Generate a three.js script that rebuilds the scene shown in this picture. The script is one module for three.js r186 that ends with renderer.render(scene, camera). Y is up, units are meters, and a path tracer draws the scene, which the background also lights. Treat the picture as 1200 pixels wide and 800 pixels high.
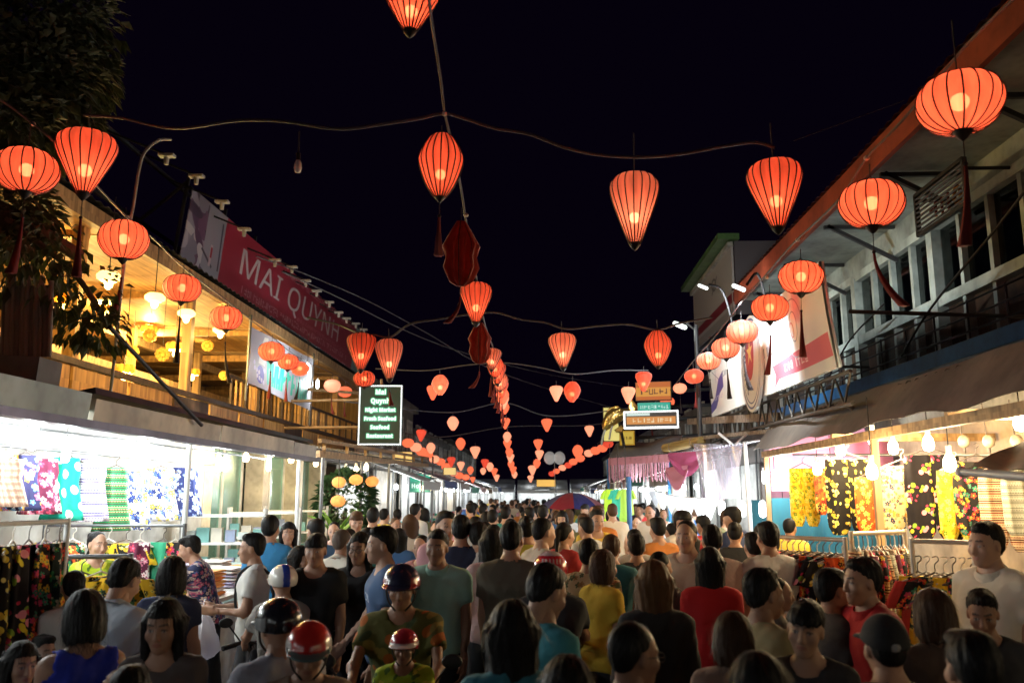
import * as THREE from 'three';
import { mergeGeometries } from 'three/addons/utils/BufferGeometryUtils.js';

// ---------------------------------------------------------------- camera, sky, exposure
const W = 1200, H = 800, F = 1000, HORIZON = 580, VANISH = 632, EYE = 1.9;
const scene = new THREE.Scene();
const camera = new THREE.PerspectiveCamera(2 * Math.atan(400 / F) * 180 / Math.PI, W / H, 0.1, 400);
camera.position.set(0, EYE, 0);
camera.rotation.order = 'YXZ';
const PITCH = Math.atan((HORIZON - 400) / F), YAW = Math.atan((VANISH - 600) / F);
camera.rotation.set(PITCH, YAW, 0);
camera.focus = 8.5; camera.userData.fStop = 2.4;
camera.updateMatrixWorld(true);
const sky = new Float32Array(64 * 32 * 4);
for (let i = 0; i < 64 * 32; i++) sky.set([0.0013, 0.0005, 0.0030, 1], i * 4);   // a night sky, the same all round
const skyTex = new THREE.DataTexture(sky, 64, 32, THREE.RGBAFormat, THREE.FloatType);
skyTex.mapping = THREE.EquirectangularReflectionMapping; skyTex.magFilter = THREE.LinearFilter; skyTex.needsUpdate = true;
scene.background = skyTex; scene.environment = skyTex;
const renderer = new THREE.WebGLRenderer({ antialias: true });
renderer.setSize(1024, 682);
renderer.toneMapping = THREE.LinearToneMapping;
renderer.toneMappingExposure = 1.12;
renderer.shadowMap.enabled = true;

// ---------------------------------------------------------------- helpers
const PI = Math.PI, V = (x, y, z) => new THREE.Vector3(x, y, z), lerp = (a, b, t) => a + (b - a) * t, clamp = (x, a, b) => Math.min(b, Math.max(a, x));
function rng(seed) { let a = seed >>> 0; return () => { a = (a + 0x6D2B79F5) | 0; let t = Math.imul(a ^ (a >>> 15), 1 | a); t = (t + Math.imul(t ^ (t >>> 7), 61 | t)) ^ t; return ((t ^ (t >>> 14)) >>> 0) / 4294967296; }; }
const R0 = rng(7);
function ray(px, py) { return V((px - 600) / F, (400 - py) / F, -1).applyMatrix4(new THREE.Matrix4().extractRotation(camera.matrixWorld)); }
const atZ = (px, py, d) => { const r = ray(px, py), k = d / -r.z; return V(r.x * k, EYE + r.y * k, -d); };          // on the plane d metres down the street
const onX = (px, py, x) => { const r = ray(px, py), k = x / r.x; return V(x, EYE + r.y * k, r.z * k); };             // on a plane along the street
const taken = new Map();
function numbered(n) { const k = taken.get(n) ?? 0; taken.set(n, k + 1); return k ? n + '_' + String(k).padStart(3, '0') : n; }
function tag(o, label, category, group, kind) { if (label) o.userData.label = label; if (category) o.userData.category = category; if (group) o.userData.group = group; if (kind) o.userData.kind = kind; return o; }
function thing(name, label, category, p = [0, 0, 0], turn = 0, group) { const o = new THREE.Group(); o.name = numbered(name); o.position.set(...p); o.rotation.y = turn; scene.add(o); return tag(o, label, category, group); }
function part(name, geo, m, parent) { const o = new THREE.Mesh(Array.isArray(geo) ? join(geo) : geo, m); o.name = name; o.castShadow = o.receiveShadow = true; parent.add(o); return o; }
function solo(name, geo, m, label, category, group) { const o = part(numbered(name), geo, m, scene); return tag(o, label, category, group); }
function setting(name, geo, m) { const o = part(numbered(name), geo, m, scene); o.userData.kind = 'structure'; return o; }
function flat(g) { g = g.index ? g.toNonIndexed() : g; for (const k of Object.keys(g.attributes)) if (!['position', 'normal', 'uv'].includes(k)) g.deleteAttribute(k); if (!g.attributes.normal) g.computeVertexNormals(); if (!g.attributes.uv) g.setAttribute('uv', new THREE.BufferAttribute(new Float32Array(g.attributes.position.count * 2), 2)); return g; }
const join = (list) => list.length === 1 ? list[0] : mergeGeometries(list.map(flat));
function box(w, h, d, x = 0, y = 0, z = 0, rx = 0, ry = 0, rz = 0) { const g = new THREE.BoxGeometry(w, h, d); const p = g.attributes.position, n = g.attributes.normal, u = g.attributes.uv; for (let i = 0; i < p.count; i++) { const a = [p.getX(i), p.getY(i), p.getZ(i)], k = [0, 1, 2].reduce((m, c) => Math.abs(n.getComponent(i, c)) > Math.abs(n.getComponent(i, m)) ? c : m, 0); u.setXY(i, k === 0 ? a[2] : a[0], k === 1 ? a[2] : a[1]); } if (rx || ry || rz) g.applyMatrix4(new THREE.Matrix4().makeRotationFromEuler(new THREE.Euler(rx, ry, rz))); return g.translate(x, y, z); }
function cyl(r0, r1, h, x = 0, y = 0, z = 0, n = 14) { return new THREE.CylinderGeometry(r1, r0, h, n).translate(x, y + h / 2, z); }
function bar(a, b, r, n = 6, r2 = r) { const d = b.clone().sub(a), L = d.length(); const g = new THREE.CylinderGeometry(r2, r, L, n); g.applyQuaternion(new THREE.Quaternion().setFromUnitVectors(V(0, 1, 0), d.normalize())); return g.translate((a.x + b.x) / 2, (a.y + b.y) / 2, (a.z + b.z) / 2); }
function beam(a, b, w, h) { const d = b.clone().sub(a), L = d.length(); const g = box(w, h, L); const m = new THREE.Matrix4().lookAt(V(0, 0, 0), d, Math.abs(d.y) / L > 0.98 ? V(0, 0, 1) : V(0, 1, 0)); g.applyMatrix4(m); return g.translate((a.x + b.x) / 2, (a.y + b.y) / 2, (a.z + b.z) / 2); }
const tube = (pts, r, seg = 40, n = 5) => new THREE.TubeGeometry(new THREE.CatmullRomCurve3(pts), seg, r, n);
const ball = (r, x, y, z, sx = 1, sy = 1, sz = 1, n = 12) => new THREE.SphereGeometry(r, n, Math.max(6, n * 0.7 | 0)).scale(sx, sy, sz).translate(x, y, z);
const lathe = (pts, n = 20) => new THREE.LatheGeometry(pts.map(([r, y]) => new THREE.Vector2(r, y)), n);
// a closed skin through rings: each ring is an array of [x, y, z]; first and last are capped
function loft(rings, vScale = 1) {
  const n = rings[0].length, pos = [], uv = [], idx = [];
  let v = 0; const c = rings.map((r) => r.reduce((s, p) => [s[0] + p[0] / n, s[1] + p[1] / n, s[2] + p[2] / n], [0, 0, 0]));
  rings.forEach((r, k) => { if (k) v += Math.hypot(c[k][0] - c[k - 1][0], c[k][1] - c[k - 1][1], c[k][2] - c[k - 1][2]); let u = 0; for (let i = 0; i <= n; i++) { const p = r[i % n]; if (i) { const q = r[i - 1]; u += Math.hypot(p[0] - q[0], p[1] - q[1], p[2] - q[2]); } pos.push(...p); uv.push(u * vScale, v * vScale); } });
  const m = n + 1;
  for (let k = 0; k + 1 < rings.length; k++) for (let i = 0; i < n; i++) { const a = k * m + i; idx.push(a, a + 1, a + m, a + 1, a + m + 1, a + m); }
  for (const k of [0, rings.length - 1]) { const o = pos.length / 3; pos.push(...c[k]); uv.push(0, 0); for (let i = 0; i < n; i++) k ? idx.push(o, k * m + i, k * m + i + 1) : idx.push(o, k * m + i + 1, k * m + i); }
  const g = new THREE.BufferGeometry(); g.setAttribute('position', new THREE.Float32BufferAttribute(pos, 3)); g.setAttribute('uv', new THREE.Float32BufferAttribute(uv, 2)); g.setIndex(idx); g.computeVertexNormals(); return g;
}
// a sheet with thickness over a grid function f(u, v) -> [x, y, z]
function sheet(f, nu, nv, t = 0.006, uvs = [1, 1]) {
  const pos = [], uv = [], idx = [], nrm = (u, v) => { const e = 1e-3, a = f(u, v), b = f(u + e, v), c = f(u, v + e); return V(b[0] - a[0], b[1] - a[1], b[2] - a[2]).cross(V(c[0] - a[0], c[1] - a[1], c[2] - a[2])).normalize(); };
  for (const s of [0.5, -0.5]) for (let j = 0; j <= nv; j++) for (let i = 0; i <= nu; i++) { const u = i / nu, v = j / nv, p = f(u, v), n = nrm(Math.min(u, 0.998), Math.min(v, 0.998)); pos.push(p[0] + n.x * t * s, p[1] + n.y * t * s, p[2] + n.z * t * s); uv.push(u * uvs[0], v * uvs[1]); }
  const m = nu + 1, o = m * (nv + 1);
  for (let j = 0; j < nv; j++) for (let i = 0; i < nu; i++) { const a = j * m + i; idx.push(a, a + 1, a + m, a + 1, a + m + 1, a + m, o + a, o + a + m, o + a + 1, o + a + 1, o + a + m, o + a + m + 1); }
  const edge = (a, b) => idx.push(a, o + a, b, b, o + a, o + b);
  for (let i = 0; i < nu; i++) { edge(i + 1, i); edge(nv * m + i, nv * m + i + 1); }
  for (let j = 0; j < nv; j++) { edge(j * m, (j + 1) * m); edge((j + 1) * m + nu, j * m + nu); }
  const g = new THREE.BufferGeometry(); g.setAttribute('position', new THREE.Float32BufferAttribute(pos, 3)); g.setAttribute('uv', new THREE.Float32BufferAttribute(uv, 2)); g.setIndex(idx); g.computeVertexNormals(); return g;
}
// ---------------------------------------------------------------- computed textures
function hash(x, y, s) { let h = Math.imul(x, 374761393) ^ Math.imul(y, 668265263) ^ Math.imul(s, 2147483647); h = Math.imul(h ^ (h >>> 13), 1274126177); return ((h ^ (h >>> 16)) >>> 0) / 4294967296; }
function vnoise(x, y, per, s) { const xi = Math.floor(x), yi = Math.floor(y), fx = x - xi, fy = y - yi, u = fx * fx * (3 - 2 * fx), v = fy * fy * (3 - 2 * fy), m = (a) => ((a % per) + per) % per; return lerp(lerp(hash(m(xi), m(yi), s), hash(m(xi + 1), m(yi), s), u), lerp(hash(m(xi), m(yi + 1), s), hash(m(xi + 1), m(yi + 1), s), u), v); }
function fbm(u, v, per, s, oct = 4) { let a = 0.5, t = 0, k = 0; for (let o = 0; o < oct; o++) { t += a * vnoise(u * per, v * per, per, s + o); k += a; a *= 0.5; per *= 2; } return t / k; }
function dataTex(n, f, srgb, rep = 1) { const d = new Uint8Array(n * n * 4); for (let j = 0; j < n; j++) for (let i = 0; i < n; i++) { const c = f(i / n, j / n); const o = (j * n + i) * 4; if (typeof c === 'number') d.fill(clamp(c, 0, 1) * 255, o, o + 3); else for (let k = 0; k < 3; k++) d[o + k] = clamp(c[k], 0, 1) * 255; d[o + 3] = 255; } const t = new THREE.DataTexture(d, n, n); t.wrapS = t.wrapT = THREE.RepeatWrapping; t.magFilter = THREE.LinearFilter; t.repeat.set(rep, rep); if (srgb) t.colorSpace = THREE.SRGBColorSpace; t.needsUpdate = true; return t; }
function canvasTex(w, h, draw, repeat) { const c = document.createElement('canvas'); c.width = w; c.height = h; const x = c.getContext('2d'); draw(x, w, h); const t = new THREE.CanvasTexture(c); t.colorSpace = THREE.SRGBColorSpace; if (repeat) { t.wrapS = t.wrapT = THREE.RepeatWrapping; t.repeat.set(repeat, repeat); } return t; }
const T = {
  grime: dataTex(256, (u, v) => { const a = fbm(u, v, 4, 3, 5), b = fbm(u, v, 24, 9, 2); return 0.62 + 0.45 * a - 0.14 * b * b; }, true, 0.6),
  fine: dataTex(128, (u, v) => fbm(u, v, 16, 5, 3), false, 3),
  cloth: dataTex(256, (u, v) => 0.6 * fbm(u, v * 0.7, 5, 21, 3) + 0.25 * fbm(u, v, 14, 22, 2), false, 2),
  strand: dataTex(256, (u, v) => fbm(u, v * 0.02, 96, 11, 2), false, 1),
  wood: dataTex(256, (u, v) => { const g = fbm(u, v * 0.06, 40, 4, 3), a = fbm(u, v, 5, 8, 3); return [0.55 + 0.4 * g - 0.12 * a, 0.52 + 0.4 * g - 0.16 * a, 0.5 + 0.4 * g - 0.2 * a]; }, true, 0.7),
  silk: dataTex(128, (u, v) => 0.72 + 0.28 * fbm(u, v * 0.3, 12, 31, 3), true, 1),
};
const mats = new Map();
function M(c, o = {}) {   // c: sRGB hex or [r, g, b] linear
  const key = JSON.stringify([c, Object.entries(o).map(([k, v]) => [k, v?.isTexture ? v.uuid : v])]);
  if (!mats.has(key)) {
    const phys = o.transmission || o.clearcoat || o.sheen || o.specularIntensity;
    const { emi, ...rest } = o, m = new (phys ? THREE.MeshPhysicalMaterial : THREE.MeshStandardMaterial)({ roughness: 0.7, side: THREE.DoubleSide, ...rest });
    Array.isArray(c) ? m.color.setRGB(...c) : m.color.set(c);
    if (emi) { m.emissive.setRGB(...emi); m.emissiveIntensity = 1; }
    mats.set(key, m);
  }
  return mats.get(key);
}
const capMat0 = M([0.015, 0.012, 0.012], { roughness: 0.5 });
const fabric = (c, o = {}) => M(c, { roughness: 0.9, bumpMap: T.cloth, bumpScale: 0.012, ...o });
const painted = (c, o = {}) => M(c, { roughness: 0.55, map: T.grime, ...o });
const metal = (c = 0x8a8d90, o = {}) => M(c, { roughness: 0.42, metalness: 0.75, map: T.grime, ...o });
function lamp(parent, p, color, intensity, r = 1) { const l = new THREE.PointLight(new THREE.Color().setRGB(...color), intensity); l.position.set(...p); l.castShadow = true; l.shadow.radius = r; parent.add(l); return l; }
// ---------------------------------------------------------------- ground
const asphaltMap = dataTex(256, (u, v) => { const a = fbm(u, v, 64, 2, 2), b = fbm(u, v, 5, 6, 4); return 0.2 + 0.16 * a + 0.1 * b; }, true, 0.5);
const asphalt = M(0xffffff, { map: asphaltMap, roughness: 0.85, bumpMap: T.fine, bumpScale: 0.006 });
setting('ground', new THREE.PlaneGeometry(300, 300).rotateX(-PI / 2).translate(0, -0.02, -60), M([0.05, 0.05, 0.048], { roughness: 0.95, map: T.grime }));
{ const g = new THREE.PlaneGeometry(8.6, 90).rotateX(-PI / 2).translate(0, 0, -37), u = g.attributes.uv; for (let i = 0; i < u.count; i++) u.setXY(i, u.getX(i) * 8.6, u.getY(i) * 90); setting('road', g, asphalt); }
const paving = M([0.22, 0.2, 0.18], { map: T.grime, roughness: 0.9 });
for (const s of [-1, 1]) { setting('pavement', box(2.5, 0.12, 90, s * 5.75, 0.06, -37), paving); setting('kerb', box(0.18, 0.13, 90, s * 4.4, 0.065, -37), M([0.3, 0.29, 0.27], { map: T.grime, roughness: 0.9 })); }
// ---------------------------------------------------------------- common stock
const cream = painted([0.62, 0.55, 0.42]), white = painted([0.74, 0.74, 0.72]), darkWood = M([0.09, 0.05, 0.03], { map: T.wood, roughness: 0.7 }), yellowWood = M([0.72, 0.42, 0.13], { map: T.wood, roughness: 0.6 }), paleWood = M([0.68, 0.48, 0.24], { map: T.wood, roughness: 0.6 });
const steel = metal(), darkSteel = M([0.05, 0.05, 0.055], { roughness: 0.5, metalness: 0.5 }), concrete = M([0.26, 0.25, 0.23], { map: T.grime, roughness: 0.95 });
const glass = M(0xffffff, { transmission: 1, roughness: 0.03, thickness: 0 }), darkGlass = M([0.35, 0.4, 0.38], { transmission: 1, roughness: 0.05, thickness: 0 });
function corrugated(a, b, c, d, pitch, depth, t = 0.004) {   // sheet a-b (low edge) to d-c (high edge), ribs running from low to high
  const n = Math.max(8, Math.round(a.distanceTo(b) / pitch) * 6), P = (u, v) => { const p = a.clone().lerp(b, u), q = d.clone().lerp(c, u), r = p.lerp(q, v); return [r.x, r.y + depth * 0.5 * Math.sin(u * n / 6 * 2 * PI), r.z]; };
  return sheet(P, n, 2, t, [a.distanceTo(b), a.distanceTo(d)]);
}
function glyphs(x, px, py, w, h, seed) { const r = rng(seed); let c = px; while (c < px + w) { const gw = h * (0.45 + 0.35 * r()); if (r() < 0.14) { c += gw * 0.7; continue; } x.lineWidth = Math.max(1.2, h * 0.16); x.beginPath(); const k = 2 + (r() * 2 | 0); for (let i = 0; i < k; i++) { const v = r() < 0.55; if (v) { const q = c + r() * gw; x.moveTo(q, py); x.lineTo(q, py + h); } else { const q = py + r() * h; x.moveTo(c, q); x.lineTo(c + gw, q); } } x.stroke(); c += gw + h * 0.22; } }
function quadPanel(corners, m, t = 0.02, nu = 6, nv = 3, wave = 0) { const [a, b, c, d] = corners; return sheet((u, v) => { const p = a.clone().lerp(b, u).lerp(d.clone().lerp(c, u), v); return [p.x + wave * Math.sin(u * 9 + v * 4), p.y, p.z]; }, nu, nv, t); }   // a b bottom, d c top

// ---------------------------------------------------------------- restaurant with the open upper floor
{
  const b = thing('restaurant_building', 'restaurant with an open yellow lit upper deck under the red billboard', 'building');
  const X = -5.2, Z0 = -12.9, Z1 = -25.5;
  part('floor_slab', box(7.4, 0.25, 22, X - 3.6, 2.78, -14.6), concrete, b);
  for (let k = 0; k < 22; k++) part('ceiling_plank', box(7.2, 0.03, 0.96, X - 3.55, 5.12 + (k % 3) * 0.004, -4.2 - k * 0.985, 0, 0, -0.045), k % 3 ? yellowWood : paleWood, b);
  part('roof', corrugated(V(X + 0.15, 5.22, -3.6), V(X + 0.15, 5.22, -26), V(X - 7.5, 5.75, -26), V(X - 7.5, 5.75, -3.6), 0.2, 0.03), metal(0x5c5f60), b);
  part('eave_beam', box(0.1, 0.2, 22, X + 0.08, 5.05, -14.6), paleWood, b);
  for (const [dx, w] of [[0, 0.13], [-2.4, 0.14], [-4.8, 0.14]]) for (let k = 0; k < 7; k++) part('post', box(w, 2.2, w, X - 0.1 + dx, 4.0, -6.2 - k * 3.15), k % 2 ? yellowWood : paleWood, b);
  for (const y of [4.2, 4.85]) for (const dx of [-2.4, -4.8]) part('beam', box(0.09, 0.16, 21, X - 0.22 + dx, y, -14.6), paleWood, b);
  for (let k = 0; k < 7; k++) part('cross_beam', box(7.0, 0.14, 0.1, X - 3.6, 4.95, -6.35 - k * 3.15), yellowWood, b);
  part('back_wall', box(0.15, 2.5, 22, X - 7.2, 4.0, -14.6), M([0.6, 0.36, 0.12], { map: T.wood }), b);
  for (const z of [-3.7, -25.5]) part('end_wall', box(7.0, 2.3, 0.12, X - 3.7, 4.0, z), M([0.55, 0.36, 0.14], { map: T.wood }), b);
  part('handrail', box(0.07, 0.07, 21.5, X + 0.02, 3.36, -14.6), darkWood, b);
  part('bottom_rail', box(0.05, 0.05, 11.3, X + 0.02, 3.86, -19.6), darkWood, b);
  for (let k = 0; k < 46; k++) part('baluster', box(0.035, 0.5, 0.035, X + 0.02, 3.62, -14.1 - k * 0.24), k % 3 ? yellowWood : darkWood, b);
  part('deck_edge', box(0.1, 0.26, 21.8, X + 0.14, 2.84, -14.6), darkWood, b); for (let k = 0; k < 16; k++) part('rail_panel', box(0.03, 0.3, 1.26, X + 0.03, 3.15, -4.5 - k * 1.33), k % 4 === 2 ? darkWood : yellowWood, b);
  // ground floor past the clothes stall
  const g0 = part('ground_wall', box(0.2, 2.9, 4.2, X - 0.5, 1.45, -22.5), M([0.35, 0.2, 0.14], { map: T.grime, roughness: 0.9 }), b);
  for (const z of [-13.1, -15.9, -18.2, -20.2]) part('pillar', [box(0.34, 2.86, 0.34, X - 0.05, 1.55, z), box(0.4, 0.12, 0.4, X - 0.05, 2.9, z)], cream, b);
  for (const z of [-14.5, -17.05, -19.2]) { const w = part('window', [box(0.06, 0.08, 1.9, X - 0.2, 2.75, z), box(0.06, 0.08, 1.9, X - 0.2, 0.8, z), ...[-0.95, 0, 0.95].map((d) => box(0.06, 2.0, 0.07, X - 0.2, 1.8, z + d))], white, b); for (const s of [-1, 1]) part('pane', box(0.012, 1.9, 0.86, X - 0.2, 1.78, z + s * 0.475), M([0.5, 0.85, 0.8], { transmission: 0.9, roughness: 0.25, thickness: 0 }), w); part('sill', box(0.14, 0.7, 1.9, X - 0.2, 0.4, z), cream, w); }
  part('interior_wall', box(0.12, 2.9, 13, X - 3.2, 1.5, -18.5), M([0.6, 0.72, 0.66], { map: T.grime }), b);
  part('interior_floor', box(3.2, 0.04, 12.8, X - 1.7, 0.15, -18.5), M([0.4, 0.38, 0.34], { map: T.grime }), b);
  // warm lamps over the deck: golden shades with a bulb below
  const gold = M([0.85, 0.52, 0.1], { transmission: 0.35, roughness: 0.9, thickness: 0 }), warm = M(0xffffff, { emi: [11, 7.6, 2.6] });
  [[127, 328, 8.6], [181, 352, 10.2], [218, 370, 11.6], [258, 389, 13.4], [70, 358, 9.5], [86, 408, 12.5], [89, 422, 15], [205, 411, 13.4], [145, 438, 12.2], [225, 440, 17], [120, 366, 14], [174, 390, 15.5]].forEach(([x, y, z], i) => {
    const p = atZ(x, y, z), L = thing('pendant_lamp', i < 4 ? 'glowing pale yellow pendant lamp at the front edge of the restaurant deck' : 'golden pendant lamp hanging inside the restaurant deck', 'lamp', [p.x, p.y, p.z], 0, 'yellow lamps of the restaurant deck');
    if (i < 4) part('shade', lathe([[0.03, 0.09], [0.09, 0.085], [0.125, 0.05], [0.12, 0.01], [0.07, -0.02]], 16), M([1, 0.8, 0.4], { emi: [2.6, 1.7, 0.55] }), L);
    else part('shade', Array.from({ length: 8 }, (_, k) => { const a = k / 8 * 2 * PI; return ball(0.06, Math.cos(a) * 0.1, 0.07, Math.sin(a) * 0.1, 1, 1.2, 1, 8); }), gold, L);
    part('bulb', ball(0.045, 0, -0.045, 0, 1, 1.35, 1), warm, L);
    part('cord', bar(V(0, 0.09, 0), V(0, Math.max(0.15, 5.05 - p.y), 0), 0.006, 5), capMat0, L);
    lamp(L, [0, -0.05, 0], [1, 0.68, 0.22], i < 4 ? 6.5 : 11, 2);
  });
  for (const [x, y, z] of [[175, 393, 13], [243, 405, 15], [155, 412, 14], [218, 415, 16], [262, 440, 18], [190, 415, 12.5]]) { const p = atZ(x, y, z), r = thing('paper_rosette', 'unlit golden paper rosette hanging in the restaurant deck', 'ornament', [p.x, p.y, p.z], 0.5, 'paper rosettes of the restaurant deck'); part('petals', Array.from({ length: 10 }, (_, k) => ball(0.04, Math.cos(k * 0.628) * 0.07, Math.sin(k * 0.628) * 0.07, 0, 1, 1, 0.7, 8)), M([0.6, 0.34, 0.05], { roughness: 0.7 }), r); part('heart', ball(0.05, 0, 0, 0.02, 1, 1, 0.8, 8), M([0.7, 0.38, 0.05]), r); part('cord', bar(V(0, 0.15, 0), V(0, 5.0 - p.y, 0), 0.004, 4), capMat0, r); }
}
// ---------------------------------------------------------------- red billboard on its frame
{
  const t = thing('billboard', 'long dim red billboard with grey block lettering on the restaurant roof', 'billboard');
  const tex = canvasTex(2048, 256, (x, w, h) => {
    x.fillStyle = '#8d8894'; x.fillRect(0, 0, w, h);
    const r = rng(5); for (let i = 0; i < 46; i++) { x.fillStyle = ['#6a4a63', '#5a3f58', '#a9a4ad', '#7e7a88', '#4a3a4c', '#b7b2b4'][i % 6]; x.beginPath(); x.ellipse(r() * 200, r() * h, 14 + r() * 46, 8 + r() * 26, r() * 3, 0, 7); x.fill(); }
    x.fillStyle = '#8f8d97'; x.fillRect(120, 0, 140, h); x.strokeStyle = '#4c4452'; x.lineWidth = 9; for (const [a, b, c, d] of [[120, 210, 240, 250], [110, 150, 190, 190], [225, 30, 232, 190]]) { x.beginPath(); x.moveTo(a, b); x.lineTo(c, d); x.stroke(); }
    x.fillStyle = '#b3a2a8'; x.fillRect(165, 120, 14, 70); x.fillStyle = '#a12a3c'; x.fillRect(168, 128, 12, 34);
    x.fillStyle = '#93283a'; x.fillRect(246, 0, 1660, h); x.fillStyle = '#7f9a98'; x.fillRect(1905, 0, 143, h);
    x.fillStyle = '#b9b0b0'; x.font = '128px sans-serif'; x.textBaseline = 'middle'; x.save(); x.translate(372, 100); x.scale(1.78, 1); x.fillText('MAI QUYNH', 0, 0); x.restore();
    x.strokeStyle = 'rgba(205,170,172,0.75)'; glyphs(x, 760, 14, 1040, 17, 3); glyphs(x, 430, 180, 1350, 26, 4); glyphs(x, 600, 222, 1180, 17, 6); x.strokeStyle = 'rgba(190,120,130,0.8)'; glyphs(x, 1000, 158, 760, 15, 8);
    x.strokeStyle = '#6f8c8c'; for (let i = 0; i < 6; i++) { x.beginPath(); x.moveTo(1915 + i * 22, 30); x.lineTo(1925 + i * 20, 230); x.stroke(); }
  });
  const a = V(-5.42, 5.22, -12.2), bb = V(-5.35, 5.3, -24.6), c = V(-5.2, 6.62, -24.6), d = V(-5.25, 6.5, -12.2);
  part('panel', quadPanel([a, bb, c, d], null, 0.012, 24, 6, 0.012), M(0xffffff, { map: tex, roughness: 0.45 }), t);
  const fr = [beam(a.clone().setX(-5.47), bb.clone().setX(-5.4), 0.05, 0.05), beam(d.clone().setX(-5.3), c.clone().setX(-5.25), 0.05, 0.05)];
  part('frame', fr, darkSteel, t);
  for (let k = 0; k <= 8; k++) { const z = lerp(-12.2, -24.6, k / 8); part('strut', [beam(V(-5.5, 5.15, z), V(-5.32, 6.7, z), 0.045, 0.045), beam(V(-6.6, 5.5, z), V(-5.34, 6.6, z), 0.04, 0.04)], darkSteel, t); }
  part('rear_rail', [beam(V(-5.9, 6.85, -9.5), V(-5.9, 7.0, -25), 0.05, 0.05), beam(V(-6.4, 6.2, -9.5), V(-6.4, 6.3, -25), 0.05, 0.05)], darkSteel, t);
  [[195, 184], [230, 208], [260, 238], [286, 270], [322, 306], [342, 314], [358, 330], [371, 342], [386, 355], [397, 367], [406, 374], [417, 380], [426, 387]].forEach(([x, y]) => {
    const p = onX(x, y, -4.75), L = thing('sign_floodlight', 'switched off flood lamp on an arm over the top of the red billboard', 'lamp', [p.x, p.y, p.z], 0, 'row of unlit flood lamps above the red billboard');
    part('housing', [box(0.2, 0.035, 0.1, 0, 0.02, 0), cyl(0.028, 0.034, 0.1, 0, -0.1, 0, 10)], M([0.5, 0.5, 0.47], { roughness: 0.5 }), L); part('arm', bar(V(0, 0.03, 0), V(-0.85, 0.4, -0.05), 0.016, 6), darkSteel, L);
  });
}
// ---------------------------------------------------------------- white banner with green lettering, LED sign, hotel sign
{
  const t = thing('banner', 'pale grey banner with large teal lettering hung on the deck railing', 'banner');
  const tex = canvasTex(512, 160, (x, w, h) => {
    x.fillStyle = '#b9bac6'; x.fillRect(0, 0, w, h); x.fillStyle = '#f3f4ee'; x.beginPath(); x.moveTo(95, 10); x.lineTo(120, 8); x.lineTo(128, 52); x.lineTo(112, 92); x.lineTo(60, 92); x.lineTo(70, 60); x.fill();
    x.fillStyle = '#5a55c8'; x.beginPath(); x.ellipse(78, 122, 28, 26, 0, 0, 7); x.fill(); x.fillStyle = '#d7d3f2'; for (let i = 0; i < 9; i++) { x.beginPath(); x.arc(30 + (i * 37) % 90, 95 + (i * 23) % 50, 7, 0, 7); x.fill(); }
    x.strokeStyle = '#35c9ad'; x.lineWidth = 15; const r = rng(12); for (let i = 0; i < 9; i++) { const c = 135 + i * 38; x.beginPath(); x.moveTo(c, 70 + i * 2); x.lineTo(c + 4, 140); x.stroke(); x.beginPath(); const q = 75 + r() * 55; x.moveTo(c, q); x.lineTo(c + 24, q + (r() - 0.5) * 40); x.stroke(); if (r() < 0.6) { x.beginPath(); x.moveTo(c + 24, 75); x.lineTo(c + 22, 140); x.stroke(); } }
    x.fillStyle = '#f1f3f0'; x.beginPath(); x.ellipse(492, 60, 13, 40, 0, 0, 7); x.fill();
  });
  part('sheet', quadPanel([V(-5.06, 3.82, -14.5), V(-5.03, 3.72, -18.5), V(-5.0, 4.86, -18.5), V(-5.02, 4.8, -14.5)], null, 0.006, 16, 5, 0.02), M(0xffffff, { map: tex, roughness: 0.6 }), t);
  part('pole', [bar(V(-5.05, 3.5, -14.45), V(-5.03, 5.0, -14.45), 0.025), bar(V(-5.04, 3.4, -18.55), V(-5.0, 5.0, -18.55), 0.025)], steel, t);
}
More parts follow.
